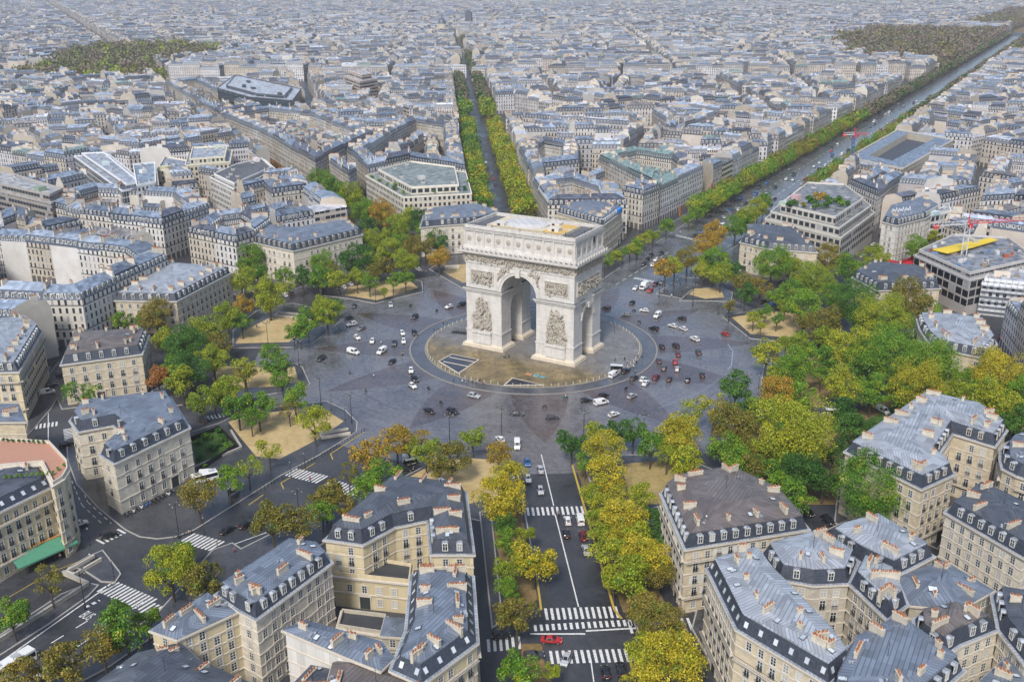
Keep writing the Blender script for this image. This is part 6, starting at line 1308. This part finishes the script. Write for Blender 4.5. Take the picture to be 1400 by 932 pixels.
ROADCARS = {
("at the wide avenue's mouth", 180): "869,394,wh;889,397,rh;896,388,mh;905,386,wh;864,414,kh;899,431,wv", ("in the queue at the wide avenue's crossing", 180): "880,361,dh;885,355,kh;893,362,wh;897,355,wh;904,346,kh;912,355,du;906,360,bh;890,349,kh",
("further up the wide avenue", 180): "969,312,bh;959,317,bh;987,309,wv;977,312,kh;1032,275,sh;1040,270,dh;1047,266,wh;1060,256,kh;1075,245,wh", ("on the wide avenue's outbound side", 0): "1010,286,wh;1000,292,gh;950,322,kh;1020,278,kh",
("on the tree-lined road before the crossing", 146): "721,632,bh;722,654,sh;739,670,sh", ("by the tree-lined road's white line", 326): "739,641,ss", ("below the first crossing on the tree-lined road", 326): "776,711,wh;793,710,wv;774,729,kh;797,732,mu;801,751,ss", ("at the bottom of the tree-lined road", 326): "828,918,kh;849,914,ks", ("on the bottom zebra crossing", 170): "774,901,sh", ("turning at the bottom junction", 66): "754,874,rs", ("parked under trees by the bottom junction", 50): "730,896,du;685,868,kh",
("on the bottom left avenue", 0): "311,724,ks;336,717,kh", ("on the bottom left avenue's far lane", 180): "60,919,wh", ("at the junction by the notched mansion", 25): "149,731,ku;109,715,wh", ("on the narrow street at the left edge", 30): "64,536,wv;71,526,kh;91,607,ku;84,512,kh", ("near the hedged garden", 50): "277,573,dh;285,648,wv",
("beside the lawn behind the arch's left", -60): "470,392,wh;479,388,wh;572,368,wh;322,405,wh;345,397,wh;390,403,wh;462,397,gh;553,372,kh;398,400,kh", ("on the yellow-treed avenue", 146): "667,230,kh;661,212,kh;664,222,wh;655,193,gh", ("on the yellow-treed avenue's right lane", -34): "674,244,rh;677,252,kh;672,237,gh",
("among trees by the right sandy lawn", 40): "1062,413,wh;1046,413,ku;1056,416,bh;1066,469,kh;1090,425,kh", ("under trees before the right gardens", 130): "1027,627,wv;1060,668,wh;1087,693,wh;1132,711,ku;1207,561,wv;1105,700,kh", ("by the plaza's front left", -60): "684,600,wh", ("near the kiosk by the bottom lawn", 150): "707,608,wv", ("beside the bottom lawn's kiosk", 60): "562,628,wv;556,640,kh",
("on the street beside the red shopfront", 26): "1195,334,wh;1187,342,kh;1205,322,kh;1180,350,sh", ("by the building site fence", 100): "1345,455,kh;1372,462,rh;1330,448,wv"}
for (place, deg), row in ROADCARS.items():
    for it in row.split(';'):
        a = it.split(','); car(float(a[0]), float(a[1]), KK[a[2][1]], COLK[a[2][0]], heading(deg), place)
rr = random.Random(77)
for k in range(70):
    v_ = 235+k*9.2+rr.uniform(-2, 2); out = k % 2; u_ = rr.choice([6.5, 9.5, 12.5]) if out else rr.choice([-12, -8, -4, 0.5])
    q = pix(u_, v_, 0.6); car(q[0], q[1], rr.choice(['hatch', 'sedan', 'suv', 'van']), rr.choice(['white', 'black', 'dark grey', 'silver', 'grey', 'black', 'white', 'red', 'blue']), heading(0 if out else 180), "far up the wide avenue, outbound" if out else "far up the wide avenue, inbound")
def truck(px, py, head, label, L=6.5, Hh=3.1, name="lorry", cat="lorry", bus=False):
    x, y = at(px, py, 1.2); t = thing(name, label, cat, (x, y, 0.02), head); W2 = 1.2
    mb = MB(); z0 = 0.55 if not bus else 0.35
    p = [(-L/2, -W2), (L/2-(0 if bus else 1.9), -W2), (L/2-(0 if bus else 1.9), W2), (-L/2, W2)]; mb.loft(p, z0, p, Hh-0.15, 0, 0, cap=False, bottom=True); mb.loft(p, Hh-0.15, inset(p, 0.15), Hh, 0, 0); mb.build("body" if bus else "cargo_box", [PM['white'], PLAST], t)
    if not bus:
        mb = MB(); c = [(L/2-1.85, -1.1), (L/2, -1.1), (L/2, 1.1), (L/2-1.85, 1.1)]; mb.loft(c, 0.5, c, 1.3, 0, 0, cap=False); c2 = [(L/2-1.85, -1.0), (L/2-0.45, -1.0), (L/2-0.45, 1.0), (L/2-1.85, 1.0)]; mb.loft(c, 1.3, c2, 2.2, 0, 0); mb.build("cab", [PM['white']], t)
        mb = MB(); mb.face([(L/2+0.02, -0.95, 1.36), (L/2+0.02, 0.95, 1.36), (L/2-0.4, 0.9, 2.1), (L/2-0.4, -0.9, 2.1)]); mb.build("windscreen", [CGL], t)
    else:
        mb = MB(); mb.box(-L/2+0.2, -W2-0.02, 1.35, L/2-0.2, W2+0.02, 2.4); mb.box(L/2-0.02, -1.1, 1.2, L/2+0.02, 1.1, 2.6); mb.build("window", [CGL], t)
        for k in (-2, 2): mb = MB(); mb.box(k-0.8, -0.6, Hh, k+0.8, 0.6, Hh+0.25); mb.build("roof_unit", [PM['silver']], t)
    for xx in (-L/2+1.4, L/2-1.1):
        for s in (-1, 1): put("wheel", WHEEL[0.37], t, (xx, s*(W2-0.12), 0.42), 0, (1.25, 1.1, 1.25))
    for s in (-1, 1): mb = MB(); mb.box(L/2-0.02, s*0.85-0.15, 0.7, L/2+0.04, s*0.85+0.15, 0.9); mb.build("headlight", [HEADL], t)
truck(881, 391, heading(180), "white box lorry waiting at the wide avenue's mouth"); truck(10, 914, heading(2), "long white bus cut by the bottom left corner", 11.5, 3.0, "bus", "bus", True)
truck(280, 652, heading(28), "white minibus parked beside the notched mansion's pavement", 7.0, 2.6, "minibus", "minibus", True)

# ------------------------------------------------------------------ people and scooters
SKIN = plain("skin", (0.45, 0.27, 0.19), 0.6); HAIR = plain("hair", (0.03, 0.02, 0.014), 0.7); SHOE = plain("shoe", (0.02, 0.02, 0.02))
CLOTH = {'black': plain("black_coat", (0.015, 0.015, 0.018), 0.8), 'navy': plain("navy_coat", (0.02, 0.03, 0.07), 0.8), 'red': plain("red_coat", (0.35, 0.03, 0.03), 0.8), 'beige': plain("beige_coat", (0.34, 0.27, 0.18), 0.8), 'white': plain("white_coat", (0.6, 0.6, 0.58), 0.8), 'grey': plain("grey_coat", (0.14, 0.14, 0.15), 0.8)}
JEAN = plain("dark_trousers", (0.03, 0.035, 0.05), 0.8)
def person_mesh(pose):
    if pose == 'ride': legs = [((.09, -.02, .80), (.13, .32, .80), (.15, .30, .42), (.15, .42, .38)), ((-.09, -.02, .80), (-.13, .32, .80), (-.15, .30, .42), (-.15, .42, .38))]; arms = [((.19, 0, 1.32), (.27, .18, 1.12), (.27, .45, 1.1), (.26, .53, 1.11)), ((-.19, 0, 1.32), (-.27, .18, 1.12), (-.27, .45, 1.1), (-.26, .53, 1.11))]; lean = 0.06; hip = .82
    else:
        k = 0.24 if pose == 'walk' else 0.03
        legs = [((.09, 0, .88), (.10, k*.75, .48), (.10, k, .08), (.10, k+.16, .04)), ((-.09, 0, .88), (-.10, -k*.35, .48), (-.10, -k*1.15, .1), (-.10, -k*1.15+.15, .05))]
        arms = [((.19, 0, 1.40), (.25, -k*.4, 1.12), (.25, -k*.2+.08, .88), (.24, -k*.1+.12, .78)), ((-.19, 0, 1.40), (-.25, k*.4, 1.12), (-.25, k*.8+.08, .9), (-.24, k*.9+.12, .8))]; lean = 0.0; hip = .92
    top = 1.42 if pose != 'ride' else 1.34
    v = [(0, 0, hip)]; e = []; r = [.15]
    def chain(start, pts, rad):
        p = start
        for q, w_ in zip(pts, rad): v.append(q); r.append(w_); e.append((p, len(v)-1)); p = len(v)-1
        return p
    ch = chain(0, [(0, lean*.5, (hip+top)/2), (0, lean, top-.06)], [.155, .17]); hd = chain(ch, [(0, lean+.01, top+.06), (0, lean+.03, top+.16), (0, lean+.03, top+.28)], [.062, .10, .085])
    for a in arms: chain(ch, a, [.075, .055, .045, .04])
    for l in legs: chain(0, l, [.10, .07, .05, .045])
    me = bpy.data.meshes.new("tmp"); me.from_pydata(v, e, []); o = bpy.data.objects.new("tmp", me); COL.objects.link(o)
    md = o.modifiers.new("skin", 'SKIN'); md2 = o.modifiers.new("sub", 'SUBSURF'); md2.levels = 1; md2.render_levels = 1
    for k, s in enumerate(me.skin_vertices[0].data): s.radius = (r[k], r[k]*(0.8 if k < 3 else 1)); s.use_root = k == 0
    bpy.context.view_layer.update(); ev = o.evaluated_get(bpy.context.evaluated_depsgraph_get()); m2 = bpy.data.meshes.new_from_object(ev); bpy.data.objects.remove(o, do_unlink=True)
    m2.materials.clear(); m2.name = "person"
    for m_ in (CLOTH['black'], JEAN, SKIN, HAIR, SHOE): m2.materials.append(m_)
    for p in m2.polygons:
        c = p.center; k = 0
        if c.z > top+.21 or (c.z > top+.1 and c.y < lean-.03): k = 3
        elif c.z > top+.02: k = 2
        elif c.z < (.5 if pose == 'ride' else .12): k = 4
        elif c.z < (.9 if pose == 'ride' else .86) and abs(c.x) < .2: k = 1
        p.material_index = k
    m2.polygons.foreach_set("use_smooth", [True]*len(m2.polygons)); return m2
PERS = {k: person_mesh(k) for k in ('stand', 'walk', 'ride')}
def person(x, y, z, rz, pose, col, look, place, group="people on foot"):
    o = put("person", PERS[pose], None, (x, y, z), rz); o.material_slots[0].link = 'OBJECT'; o.material_slots[0].material = CLOTH[col]; reg(o, look, place, "person", group); return o
PEOPLE = {"on the plaza's front left edge": "620,520;632,521;640,520;646,522;651,524;660,523;656,520;637,523", "on the plaza before the arch's opening": "689,486;691,487;696,487", "by the railings left of the arch": "593,449;599,451;606,442;612,440;640,444", "on the plaza's right edge": "841,491;854,490;866,501;870,495;872,487;862,504;868,508;858,496;878,488",
"on the wide avenue's right pavement": "905,400;912,398;922,392;930,388;918,404;937,380;945,372;951,378;958,366;962,382;970,372;933,398;940,394;926,384", "on the wide avenue's left pavement": "845,362;852,358;862,352;872,347;884,340;896,333;930,318", "crossing the bottom left avenue": "297,744;187,827;152,798;146,800;320,752;258,728;424,655;452,655", "on the left sandy lawns": "351,446;354,446", "near the café awning": "95,752;82,760;104,746", "at the tree-lined road's first crossing": "764,704;763,700", "beside the bottom lawn": "540,650;590,632"}
rr = random.Random(21)
for place, row in PEOPLE.items():
    for it in row.split(';'):
        a = it.split(','); col = rr.choice(['black', 'black', 'navy', 'navy', 'grey', 'grey', 'beige', 'beige', 'black', 'red', 'white']); pose = rr.choice(['walk', 'walk', 'stand']); z = 0.16 if 'plaza' in place or 'arch' in place else (0.03 if 'cross' in place else 0.2); x, y = at(float(a[0]), float(a[1]), z+0.8)
        person(x, y, z, rr.uniform(0, 6.28), pose, col, f"{col}-coated person {'walking' if pose == 'walk' else 'standing'}", place)
for k in range(16): person(rr.choice([rr.uniform(-20, 20), 20.3]), rr.choice([-9.9, -9.6, -9.3]) if k % 3 else rr.uniform(-8, 9), 45.46, rr.uniform(0, 6), 'stand', ['black', 'navy', 'red', 'beige', 'white', 'grey'][k % 6], f"person in {['black', 'navy', 'red', 'beige', 'white', 'grey'][k % 6]} coat", "up on the arch's roof", "visitors on the arch roof")
def scooter_parts():
    b = MB(); b.obox((0, -0.35), (0.17, 0.42), 0.42, 0.78, 0, 0, None, 0.85); b.obox((0, 0.1), (0.16, 0.3), 0.28, 0.36); b.tube((0, 0.42, 0.35), (0, 0.5, 1.08), 0.1, 0.06, 6); b.tube((-0.33, 0.5, 1.08), (0.33, 0.5, 1.08), 0.025, n=5); b.obox((0, 0.52), (0.17, 0.06), 0.55, 1.0); b.tube((0, 0.5, 0.5), (0, 0.66, 0.28), 0.05, 0.05, 6); b.obox((0, -0.35), (0.15, 0.4), 0.78, 0.84, 0, 1)
    w_ = MB(); w_.tube((-0.06, 0, 0), (0.06, 0, 0), 0.26, 0.26, 12, 0); w_.tube((-0.065, 0, 0), (0.065, 0, 0), 0.13, 0.13, 8, 1); l_ = MB(); l_.ball((0, 0.6, 0.92), 0.09, 0, 6, 4)
    return b.mesh("body", [PM['black'], PLAST]), w_.mesh("wheel", [TYRE, RIM]), l_.mesh("headlight", [HEADL])
SCB, SCW, SCL = scooter_parts()
def scooter(px, py, head, col, place, rider=True, z=0.02):
    x, y = at(px, py, 0.7); t = put("scooter", None, None, (x, y, z), head-math.pi/2); reg(t, f"{col} scooter", place, "scooter", "motor scooters")
    o = put("body", SCB, t); o.material_slots[0].link = 'OBJECT'; o.material_slots[0].material = PM[col]
    put("wheel", SCW, t, (0, 0.68, 0.26)); put("wheel", SCW, t, (0, -0.62, 0.26)); put("headlight", SCL, t)
    if rider: person(x, y, z+0.02, head-math.pi/2, 'ride', R.choice(['black', 'navy', 'grey', 'black', 'white']), "scooter rider", place, "scooter riders")
for a, b, c, d in ((561, 417, .3, 'dark grey'), (597, 424, .2, 'black'), (521, 467, .2, 'white'), (550, 483, -.2, 'black'), (478, 508, -.3, 'black'), (511, 512, -.3, 'white'), (500, 533, -.2, 'dark grey'), (586, 530, -.2, 'black'), (603, 549, -.2, 'black')): scooter(a, b, tang(a, b, c), d, "on the setts left of the island")
for a, b, c, d in ((745, 555, 0, 'dark grey'), (773, 542, .1, 'green'), (856, 530, .2, 'black'), (867, 424, .4, 'black'), (874, 439, .3, 'dark grey'), (884, 424, .3, 'black')): scooter(a, b, tang(a, b, c), d, "on the setts right of the island")
scooter(214, 753, heading(20), 'black', "turning at the bottom left junction")
for k in range(13): scooter(172+k*5.3, 703-k*2.6, heading(100+R.uniform(-8, 8)), R.choice(['black', 'black', 'dark grey', 'blue', 'white']), "parked along the notched mansion's wall", False, 0.15)

# ------------------------------------------------------------------ street furniture
def lamp_mesh():
    p = MB(); p.tube((0, 0, 0), (0, 0, 0.9), 0.28, 0.2, 8); p.tube((0, 0, 0.9), (0, 0, 9.6), 0.12, 0.07, 8); p.tube((0, 0, 9.6), (0, 0, 10.3), 0.05, 0.03, 6)
    for k in range(4): a = k*math.pi/2; p.tube((0, 0, 9.4), (1.25*math.cos(a), 1.25*math.sin(a), 9.75), 0.045, n=5)
    h = MB(); h.tube((0, 0, 0), (0, 0, 0.5), 0.13, 0.24, 8, 1); h.tube((0, 0, 0.5), (0, 0, 0.7), 0.28, 0.06, 8, 0); return p.mesh("post", [M['iron']]), h.mesh("lantern", [M['iron'], plain("lamp_glass", (0.45, 0.43, 0.38), 0.3)])
LP, LH = lamp_mesh()
for a, b, place in ((439, 554, "at the left kerb of the roundabout"), (481, 578, "at the left kerb of the roundabout"), (615, 606, "at the front kerb of the roundabout"), (686, 598, "at the front kerb of the roundabout"), (798, 600, "at the front kerb of the roundabout"), (879, 606, "at the front kerb of the roundabout"), (951, 587, "at the right kerb of the roundabout"), (1019, 550, "at the right kerb of the roundabout"), (514, 414, "on the lawn behind the arch's left"), (579, 398, "on the lawn behind the arch's left"), (947, 418, "at the wide avenue's mouth"), (901, 406, "at the wide avenue's mouth"), (996, 440, "by the right sandy lawn"), (1085, 440, "by the right sandy lawn"), (367, 474, "on the left sandy lawn"), (409, 500, "on the left sandy lawn"), (826, 380, "at the wide avenue's mouth"), (245, 735, "by the bottom left avenue"), (117, 832, "by the bottom left avenue"), (410, 716, "by the bottom left avenue")):
    x, y = at(a, b, 0.1); t = put("street_lamp", None, None, (x, y, 0.0), 0.4); reg(t, "tall dark four-armed street lamp", place, "street lamp", "tall street lamps"); put("post", LP, t)
    for k in range(4): an = k*math.pi/2; put("lantern", LH, t, (1.25*math.cos(an), 1.25*math.sin(an), 9.4))
sp = MB(); sp.tube((0, 0, 0), (0, 0, 0.6), 0.16, 0.11, 8); sp.tube((0, 0, 0.6), (0, 0, 4.6), 0.07, 0.05, 6); SP_ = sp.mesh("post", [M['iron']])
for a, b, place in ((453, 561, "on the left island's tip"), (472, 575, "on the left island's tip"), (417, 640, "along the bottom left avenue's kerb"), (398, 652, "along the bottom left avenue's kerb"), (156, 789, "on the small traffic island"), (123, 745, "on the small traffic island"), (630, 610, "by the bottom lawn"), (1037, 530, "by the right leafy ground"), (982, 430, "by the right sandy lawn"), (937, 408, "at the wide avenue's mouth"), (280, 730, "by the bottom left crossing"), (1022, 462, "by the right sandy lawn"), (840, 455, "on the plaza's right")):
    x, y = at(a, b, 0.1); t = put("lantern_post", None, None, (x, y, 0.1)); reg(t, "short dark lantern post", place, "lantern post", "short lantern posts"); put("post", SP_, t); put("lantern", LH, t, (0, 0, 4.55))
bo = MB(); bo.tube((0, 0, 0), (0, 0, 0.75), 0.2, 0.16, 8); bo.ball((0, 0, 0.8), 0.2, 0, 8, 5); BO = bo.mesh("bollard", [plain("bollard_stone", (0.42, 0.4, 0.35), 0.8)])
for k in range(96):
    a = 2*math.pi*k/96; x, y = 40.1*math.sin(a), 40.1*math.cos(a); o = put("bollard", BO, None, (x, y, 0.16), 0); tag(o, "stone bollard in the ring round the plaza's edge", "bollard", "bollards round the plaza")
bp = MB(); bp.tube((0, 0, 0), (0, 0, 1.1), 0.09, 0.07, 6); bp.ball((0, 0, 1.12), 0.1, 0, 6, 4); BP = bp.mesh("kerb_post", [M['iron']])
for row in (((498, 590), (440, 625), 16), ((430, 629), (352, 675), 18), ((262, 729), (238, 737), 6), ((905, 402), (930, 408), 9), ((420, 530), (380, 538), 8)):
    a, b = Vector(at(*row[0])), Vector(at(*row[1]))
    for k in range(row[2]): q = a.lerp(b, k/(row[2]-1)); o = put("kerb_post", BP, None, (q.x, q.y, 0.12)); tag(o, "thin iron post in a row along the pavement kerb", "kerb post", "iron posts along the kerbs")
# railing by the arch's foot, metro stair walls, bus shelter, kiosk, café awning, bins
t = thing("stair_railing", "dark railing round the stairs at the arch's left foot", "railing", (*at(633, 455, .16), .16), 0.25); mb = MB()
for k in range(9): mb.tube((k*1.1-4.5, -1.6, 0), (k*1.1-4.5, -1.6, 1.1), 0.05, n=4); mb.tube((k*1.1-4.5, 1.6, 0), (k*1.1-4.5, 1.6, 1.1), 0.05, n=4)
for s in (-1.6, 1.6): mb.tube((-4.5, s, 1.1), (4.3, s, 1.1), 0.06, n=4); mb.tube((-4.5, s, .5), (4.3, s, .5), 0.05, n=4)
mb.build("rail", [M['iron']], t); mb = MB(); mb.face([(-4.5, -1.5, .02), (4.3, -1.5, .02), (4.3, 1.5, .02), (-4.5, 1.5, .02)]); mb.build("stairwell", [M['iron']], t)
def stair_pit(px, py, L, W_, ang, label):
    x, y = at(px, py, .2); t = thing("underpass_stairs", label, "stair entrance", (x, y, .14), ang); mb = MB(); h = 0.95
    for x0, y0, x1, y1 in ((-L/2, -W_/2, L/2, -W_/2+.4), (-L/2, W_/2-.4, L/2, W_/2), (-L/2, -W_/2+.4, -L/2+.4, W_/2-.4)): mb.box(x0, y0, 0, x1, y1, h)
    mb.build("parapet", [M['trim']], t); mb = MB()
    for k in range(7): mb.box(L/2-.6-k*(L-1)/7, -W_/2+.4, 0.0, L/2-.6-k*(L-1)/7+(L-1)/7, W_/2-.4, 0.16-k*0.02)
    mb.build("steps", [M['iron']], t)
stair_pit(458, 594, 9, 3.4, 0.9, "pale stone stair entrance at the left island's tip"); stair_pit(397, 432, 13, 4, 0.25, "pale walled stair entrance on the upper left sandy lawn"); stair_pit(618, 366, 7, 3, 0.6, "pale stair entrance on the lawn behind the arch's left")
stair_pit(500-395+10, 800-25, 8, 3, math.radians(90), "dark walled ramp entrance beside the bottom left avenue")
def shelter(px, py, ang, label, name="bus_shelter", cat="bus shelter"):
    x, y = at(px, py, 1); t = thing(name, label, cat, (x, y, .15), ang); mb = MB(); mb.box(-2.2, -.9, 2.5, 2.2, .9, 2.62); mb.build("canopy", [plain("frosted_canopy", (0.55, 0.57, 0.58), 0.3)], t)
    mb = MB()
    for sx in (-2, 2):
        for sy in (-.75, .75): mb.tube((sx, sy, 0), (sx, sy, 2.5), .05, n=5)
    mb.build("frame", [M['iron']], t); mb = MB(); mb.box(-2, .72, .3, 2, .75, 2.3); mb.build("back_pane", [M['glass']], t); mb = MB(); mb.box(-1.5, .2, .42, 1.5, .6, .5); mb.build("bench", [M['trim']], t)
shelter(322, 672, math.radians(88), "white-roofed bus shelter on the pavement left of the bottom avenue"); shelter(563, 633, math.radians(60), "pale kiosk shelter on the lawn left of the tree-lined road", "kiosk", "kiosk"); shelter(1138, 566, math.radians(20), "pale shelter half hidden under the garden trees, right", "kiosk", "kiosk"); shelter(843, 505, math.radians(20), "pale ticket canopy at the plaza's right edge", "ticket_canopy", "canopy")
a, b = at(20, 771, 3.4), at(102, 735, 3.4); a, b = Vector(a), Vector(b); e = (b-a).normalized(); nrm_ = Vector((e.y, -e.x)); c = (a+b)/2; t = thing("cafe_awning", "green café awning with orange flowers along the corner house's ground floor", "awning", (c.x, c.y, 0.15), math.atan2(e.y, e.x)); Lh = (b-a).length/2
mb = MB(); mb.face([(-Lh, -1.6, 2.7), (Lh, -1.6, 2.7), (Lh, 2.2, 4.2), (-Lh, 2.2, 4.2)]); mb.face([(-Lh, -1.6, 2.3), (Lh, -1.6, 2.3), (Lh, -1.6, 2.7), (-Lh, -1.6, 2.7)]); mb.build("awning_cloth", [plain("green_canvas", (0.07, 0.24, 0.15), 0.8)], t)
mb = MB()
for k in range(26): mb.ball((-Lh+k*2*Lh/25, 2.3, 4.4), (0.3, 0.25, 0.25), 0, 6, 4)
mb.build("flower_box", [plain("orange_flowers_box", (0.55, 0.2, 0.02))], t); mb = MB()
for k in range(6): mb.tube((-Lh+0.1+k*(2*Lh-.2)/5, -1.5, 0), (-Lh+.1+k*(2*Lh-.2)/5, -1.5, 2.6), 0.05, n=5)
mb.build("awning_post", [M['iron']], t)
def low_wall(px, h, label, wdt=0.5):
    p = P(px); c = centroid(p); t = thing("low_wall", label, "wall", (*c, 0.1)); mb = MB(); cp = MB()
    for a, b in zip(p, p[1:]):
        a, b = Vector(a), Vector(b); m_ = (a+b)/2; an = math.atan2((b-a).y, (b-a).x); L = (b-a).length/2; mb.obox((m_.x, m_.y), (L, wdt/2), 0.1, h, an); cp.obox((m_.x, m_.y), (L+0.05, wdt/2+0.08), h, h+0.12, an)
    mb.build("wall_face", [M['wall'][2]], t, (*c, 0.1)); cp.build("coping", [M['kerb']], t, (*c, 0.1))
low_wall([(-30, 896), (0, 878), (60, 840), (121, 801), (87, 786)], 1.1, "long low stone wall of the ramp beside the bottom left avenue")
low_wall([(262, 642), (330, 613), (316, 590)], 0.6, "low stone edging wall of the hedged garden")
# tower cranes over the building sites
def crane(px, py, hgt, jib, back, ang, mast_m, jib_m, label, wdt=1.6):
    x, y = at(px, py, 0); t = thing("tower_crane", label, "tower crane", (x, y, 0), 0); mb = MB(); w2 = wdt/2
    for sx in (-w2, w2):
        for sy in (-w2, w2): mb.tube((sx, sy, 0), (sx, sy, hgt), .13, n=4)
    k = int(hgt/wdt)
    for i in range(k):
        z0, z1 = i*hgt/k, (i+1)*hgt/k; s = 1 if i % 2 else -1
        for sy in (-w2, w2): mb.tube((-w2*s, sy, z0), (w2*s, sy, z1), .07, n=3); mb.tube((sy, -w2*s, z0), (sy, w2*s, z1), .07, n=3)
    mb.build("mast", [mast_m], t); ca, sa = math.cos(ang), math.sin(ang)
    def boom(L, s, nme, m_):
        mb = MB(); R_ = lambda d, o, z: (s*d*ca-o*sa, s*d*sa+o*ca, z); n = int(L/2)
        for o, z in ((-.6, hgt+.3), (.6, hgt+.3), (0, hgt+1.6)): mb.tube(R_(0, o, z), R_(L, o, z), .11, n=4)
        for i in range(n): d0, d1 = i*L/n, (i+1)*L/n; mb.tube(R_(d0, -.6, hgt+.3), R_((d0+d1)/2, 0, hgt+1.6), .06, n=3); mb.tube(R_((d0+d1)/2, 0, hgt+1.6), R_(d1, .6, hgt+.3), .06, n=3); mb.tube(R_(d0, .6, hgt+.3), R_((d0+d1)/2, 0, hgt+1.6), .06, n=3)
        o = mb.build(nme, [m_], t); return o
    boom(jib, 1, "jib", jib_m); boom(back, -1, "counter_jib", plain("crane_white", (0.62, 0.62, 0.62), 0.5)); mb = MB(); mb.obox((-back*ca*.9, -back*sa*.9), (1.2, .6), hgt-.8, hgt+.6, ang); mb.build("counterweight", [plain("crane_red", (0.5, 0.03, 0.03), 0.5)], t)
    mb = MB(); mb.obox((1.2*ca, 1.2*sa), (.7, .6), hgt-1.6, hgt+.2, ang); mb.build("cab", [jib_m], t); mb = MB(); mb.tube((0, 0, hgt), (0, 0, hgt+5), .5, .12, 5); mb.tube((0, 0, hgt+5), (jib*.6*ca, jib*.6*sa, hgt+1.6), .04, n=3); mb.tube((0, 0, hgt+5), (-back*ca, -back*sa, hgt+.6), .04, n=3); mb.build("tower_top", [jib_m], t)
cr_w = plain("crane_pale", (0.6, 0.61, 0.63), 0.5); cr_r = plain("crane_bright_red", (0.55, 0.035, 0.04), 0.5); cr_b = plain("crane_blue", (0.06, 0.12, 0.32), 0.5)
crane(1309, 402, 31, 30, 17, heading(48), cr_w, cr_r, "white lattice tower crane with red jib over the building site, right", 2.0); crane(1160, 254, 33, 9, 7, heading(60), cr_b, cr_r, "blue tower crane with red arms right of the wide avenue", 1.4)
mb = MB(); q = P([(1275, 341), (1296, 346), (1330, 338), (1364, 328), (1354, 325), (1312, 333)], 18.6); mb.prism(ccw(q), 18.3, 18.7); tag(mb.build("yellow_tarpaulin", [plain("yellow_sheet", (0.72, 0.52, 0.03), 0.6)]), "bright yellow sheeting stretched over the building site's roof", "tarpaulin")
mb = MB(); q = P([(833, 286), (846, 290), (851, 286), (838, 281)], 18.6); mb.prism(ccw(q), 17.6, 19.6); tag(mb.build("blue_tarpaulin", [plain("blue_sheet", (0.02, 0.2, 0.6), 0.6)]), "blue tarpaulin on the mansion roof behind the arch's right corner", "tarpaulin")
mb = MB(); a, b = Vector(at(1207, 358, 3)), Vector(at(1228, 363, 3)); b2 = Vector(at(1262, 350, 3))
for p, q in ((a, b), (b, b2)):
    e = (q-p).normalized(); n = Vector((e.y, -e.x)); mb.face([(*(p+n*.3), 3.4), (*(q+n*.3), 3.4), (*(q+n*2.2), 2.4), (*(p+n*2.2), 2.4)]); mb.face([(*(p+n*.25), 3.3), (*(q+n*.25), 3.3), (*(q+n*.25), 5.0), (*(p+n*.25), 5.0)])
tag(mb.build("red_awning", [plain("red_canvas", (0.5, 0.02, 0.04), 0.7)]), "long red shop awning round the white corner building's ground floor", "awning")
for a, b, c, lab in ((973, 257, (0.55, 0.02, 0.05), "lower red hanging banner on the wide avenue's left facades"), (984, 247, (0.6, 0.05, 0.08), "upper red hanging banner on the wide avenue's left facades"), (930, 289, (0.65, 0.16, 0.03), "orange vertical banner between shop windows of the wide avenue")):
    x, y = at(a, b, 8); mb = MB(); mb.box(x-0.1, y-1.0, 5.5, x+0.1, y+1.0, 11); tag(mb.build("banner", [plain("banner_cloth", c, 0.7)]), lab, "banner")
x, y = at(951, 282, 4); mb = MB(); mb.box(x-2.5, y-4, 3.4, x+1.5, y+4, 3.8); [mb.tube((x+sx, y+sy, 0.1), (x+sx, y+sy, 3.4), .07, n=5) for sx in (-2.2, 1.2) for sy in (-3.7, 3.7)]; tag(mb.build("terrace_canopy", [plain("blue_canopy", (0.02, 0.12, 0.4), 0.6)]), "blue terrace canopy on the wide avenue's left pavement", "canopy")
# domed church and slim tower far up the yellow-treed avenue
x, y = at(605, 55); t = thing("domed_church", "hazy domed church beside the far end of the yellow-treed avenue", "church", (x, y, 0), heading(-34)); mb = MB(); mb.box(-26, -13, 0, 26, 13, 24); mb.build("nave", [M['wall'][2]], t, (0, 0, 0)); mb = MB(); mb.tube((0, 0, 24), (0, 0, 33), 9, 8.6, 16); mb.build("drum", [M['wall'][2]], t); mb = MB(); mb.ball((0, 0, 33), (8.6, 8.6, 11.5), 0, 16, 10); mb.build("dome", [M['zinc'][2]], t, smooth=True); mb = MB(); mb.tube((0, 0, 44), (0, 0, 50), 1.6, 1.2, 8); mb.tube((0, 0, 50), (0, 0, 56), 1.2, .1, 8); mb.build("lantern", [M['zinc'][2]], t)
x, y = at(641, 40); t = thing("slim_tower", "slim dark tower block in the haze near the top, middle", "tower", (x, y, 0), 0.3); mb = MB(); mb.box(-8, -6, 0, 8, 6, 42); mb.build("tower_wall", [M['zinc'][2]], t); mb = MB(); mb.box(-4, -3, 42, 4, 3, 46); mb.build("roof_plant", [M['zinc'][2]], t)

# ------------------------------------------------------------------ haze
mb = MB(); mb.box(-8800, -850, -1.5, 5100, 8800, 175)
hm = bpy.data.materials.new("haze"); hm.use_nodes = True; hm.node_tree.nodes.clear(); vo = hm.node_tree.nodes.new("ShaderNodeVolumePrincipled"); vo.inputs['Color'].default_value = (0.90, 0.91, 0.97, 1); vo.inputs['Density'].default_value = HAZE; vo.inputs['Anisotropy'].default_value = 0.2
ho = hm.node_tree.nodes.new("ShaderNodeOutputMaterial"); hm.node_tree.links.new(vo.outputs[0], ho.inputs['Volume'])
hz = mb.build("haze", [hm]); hz['kind'] = 'stuff'
finish_labels()
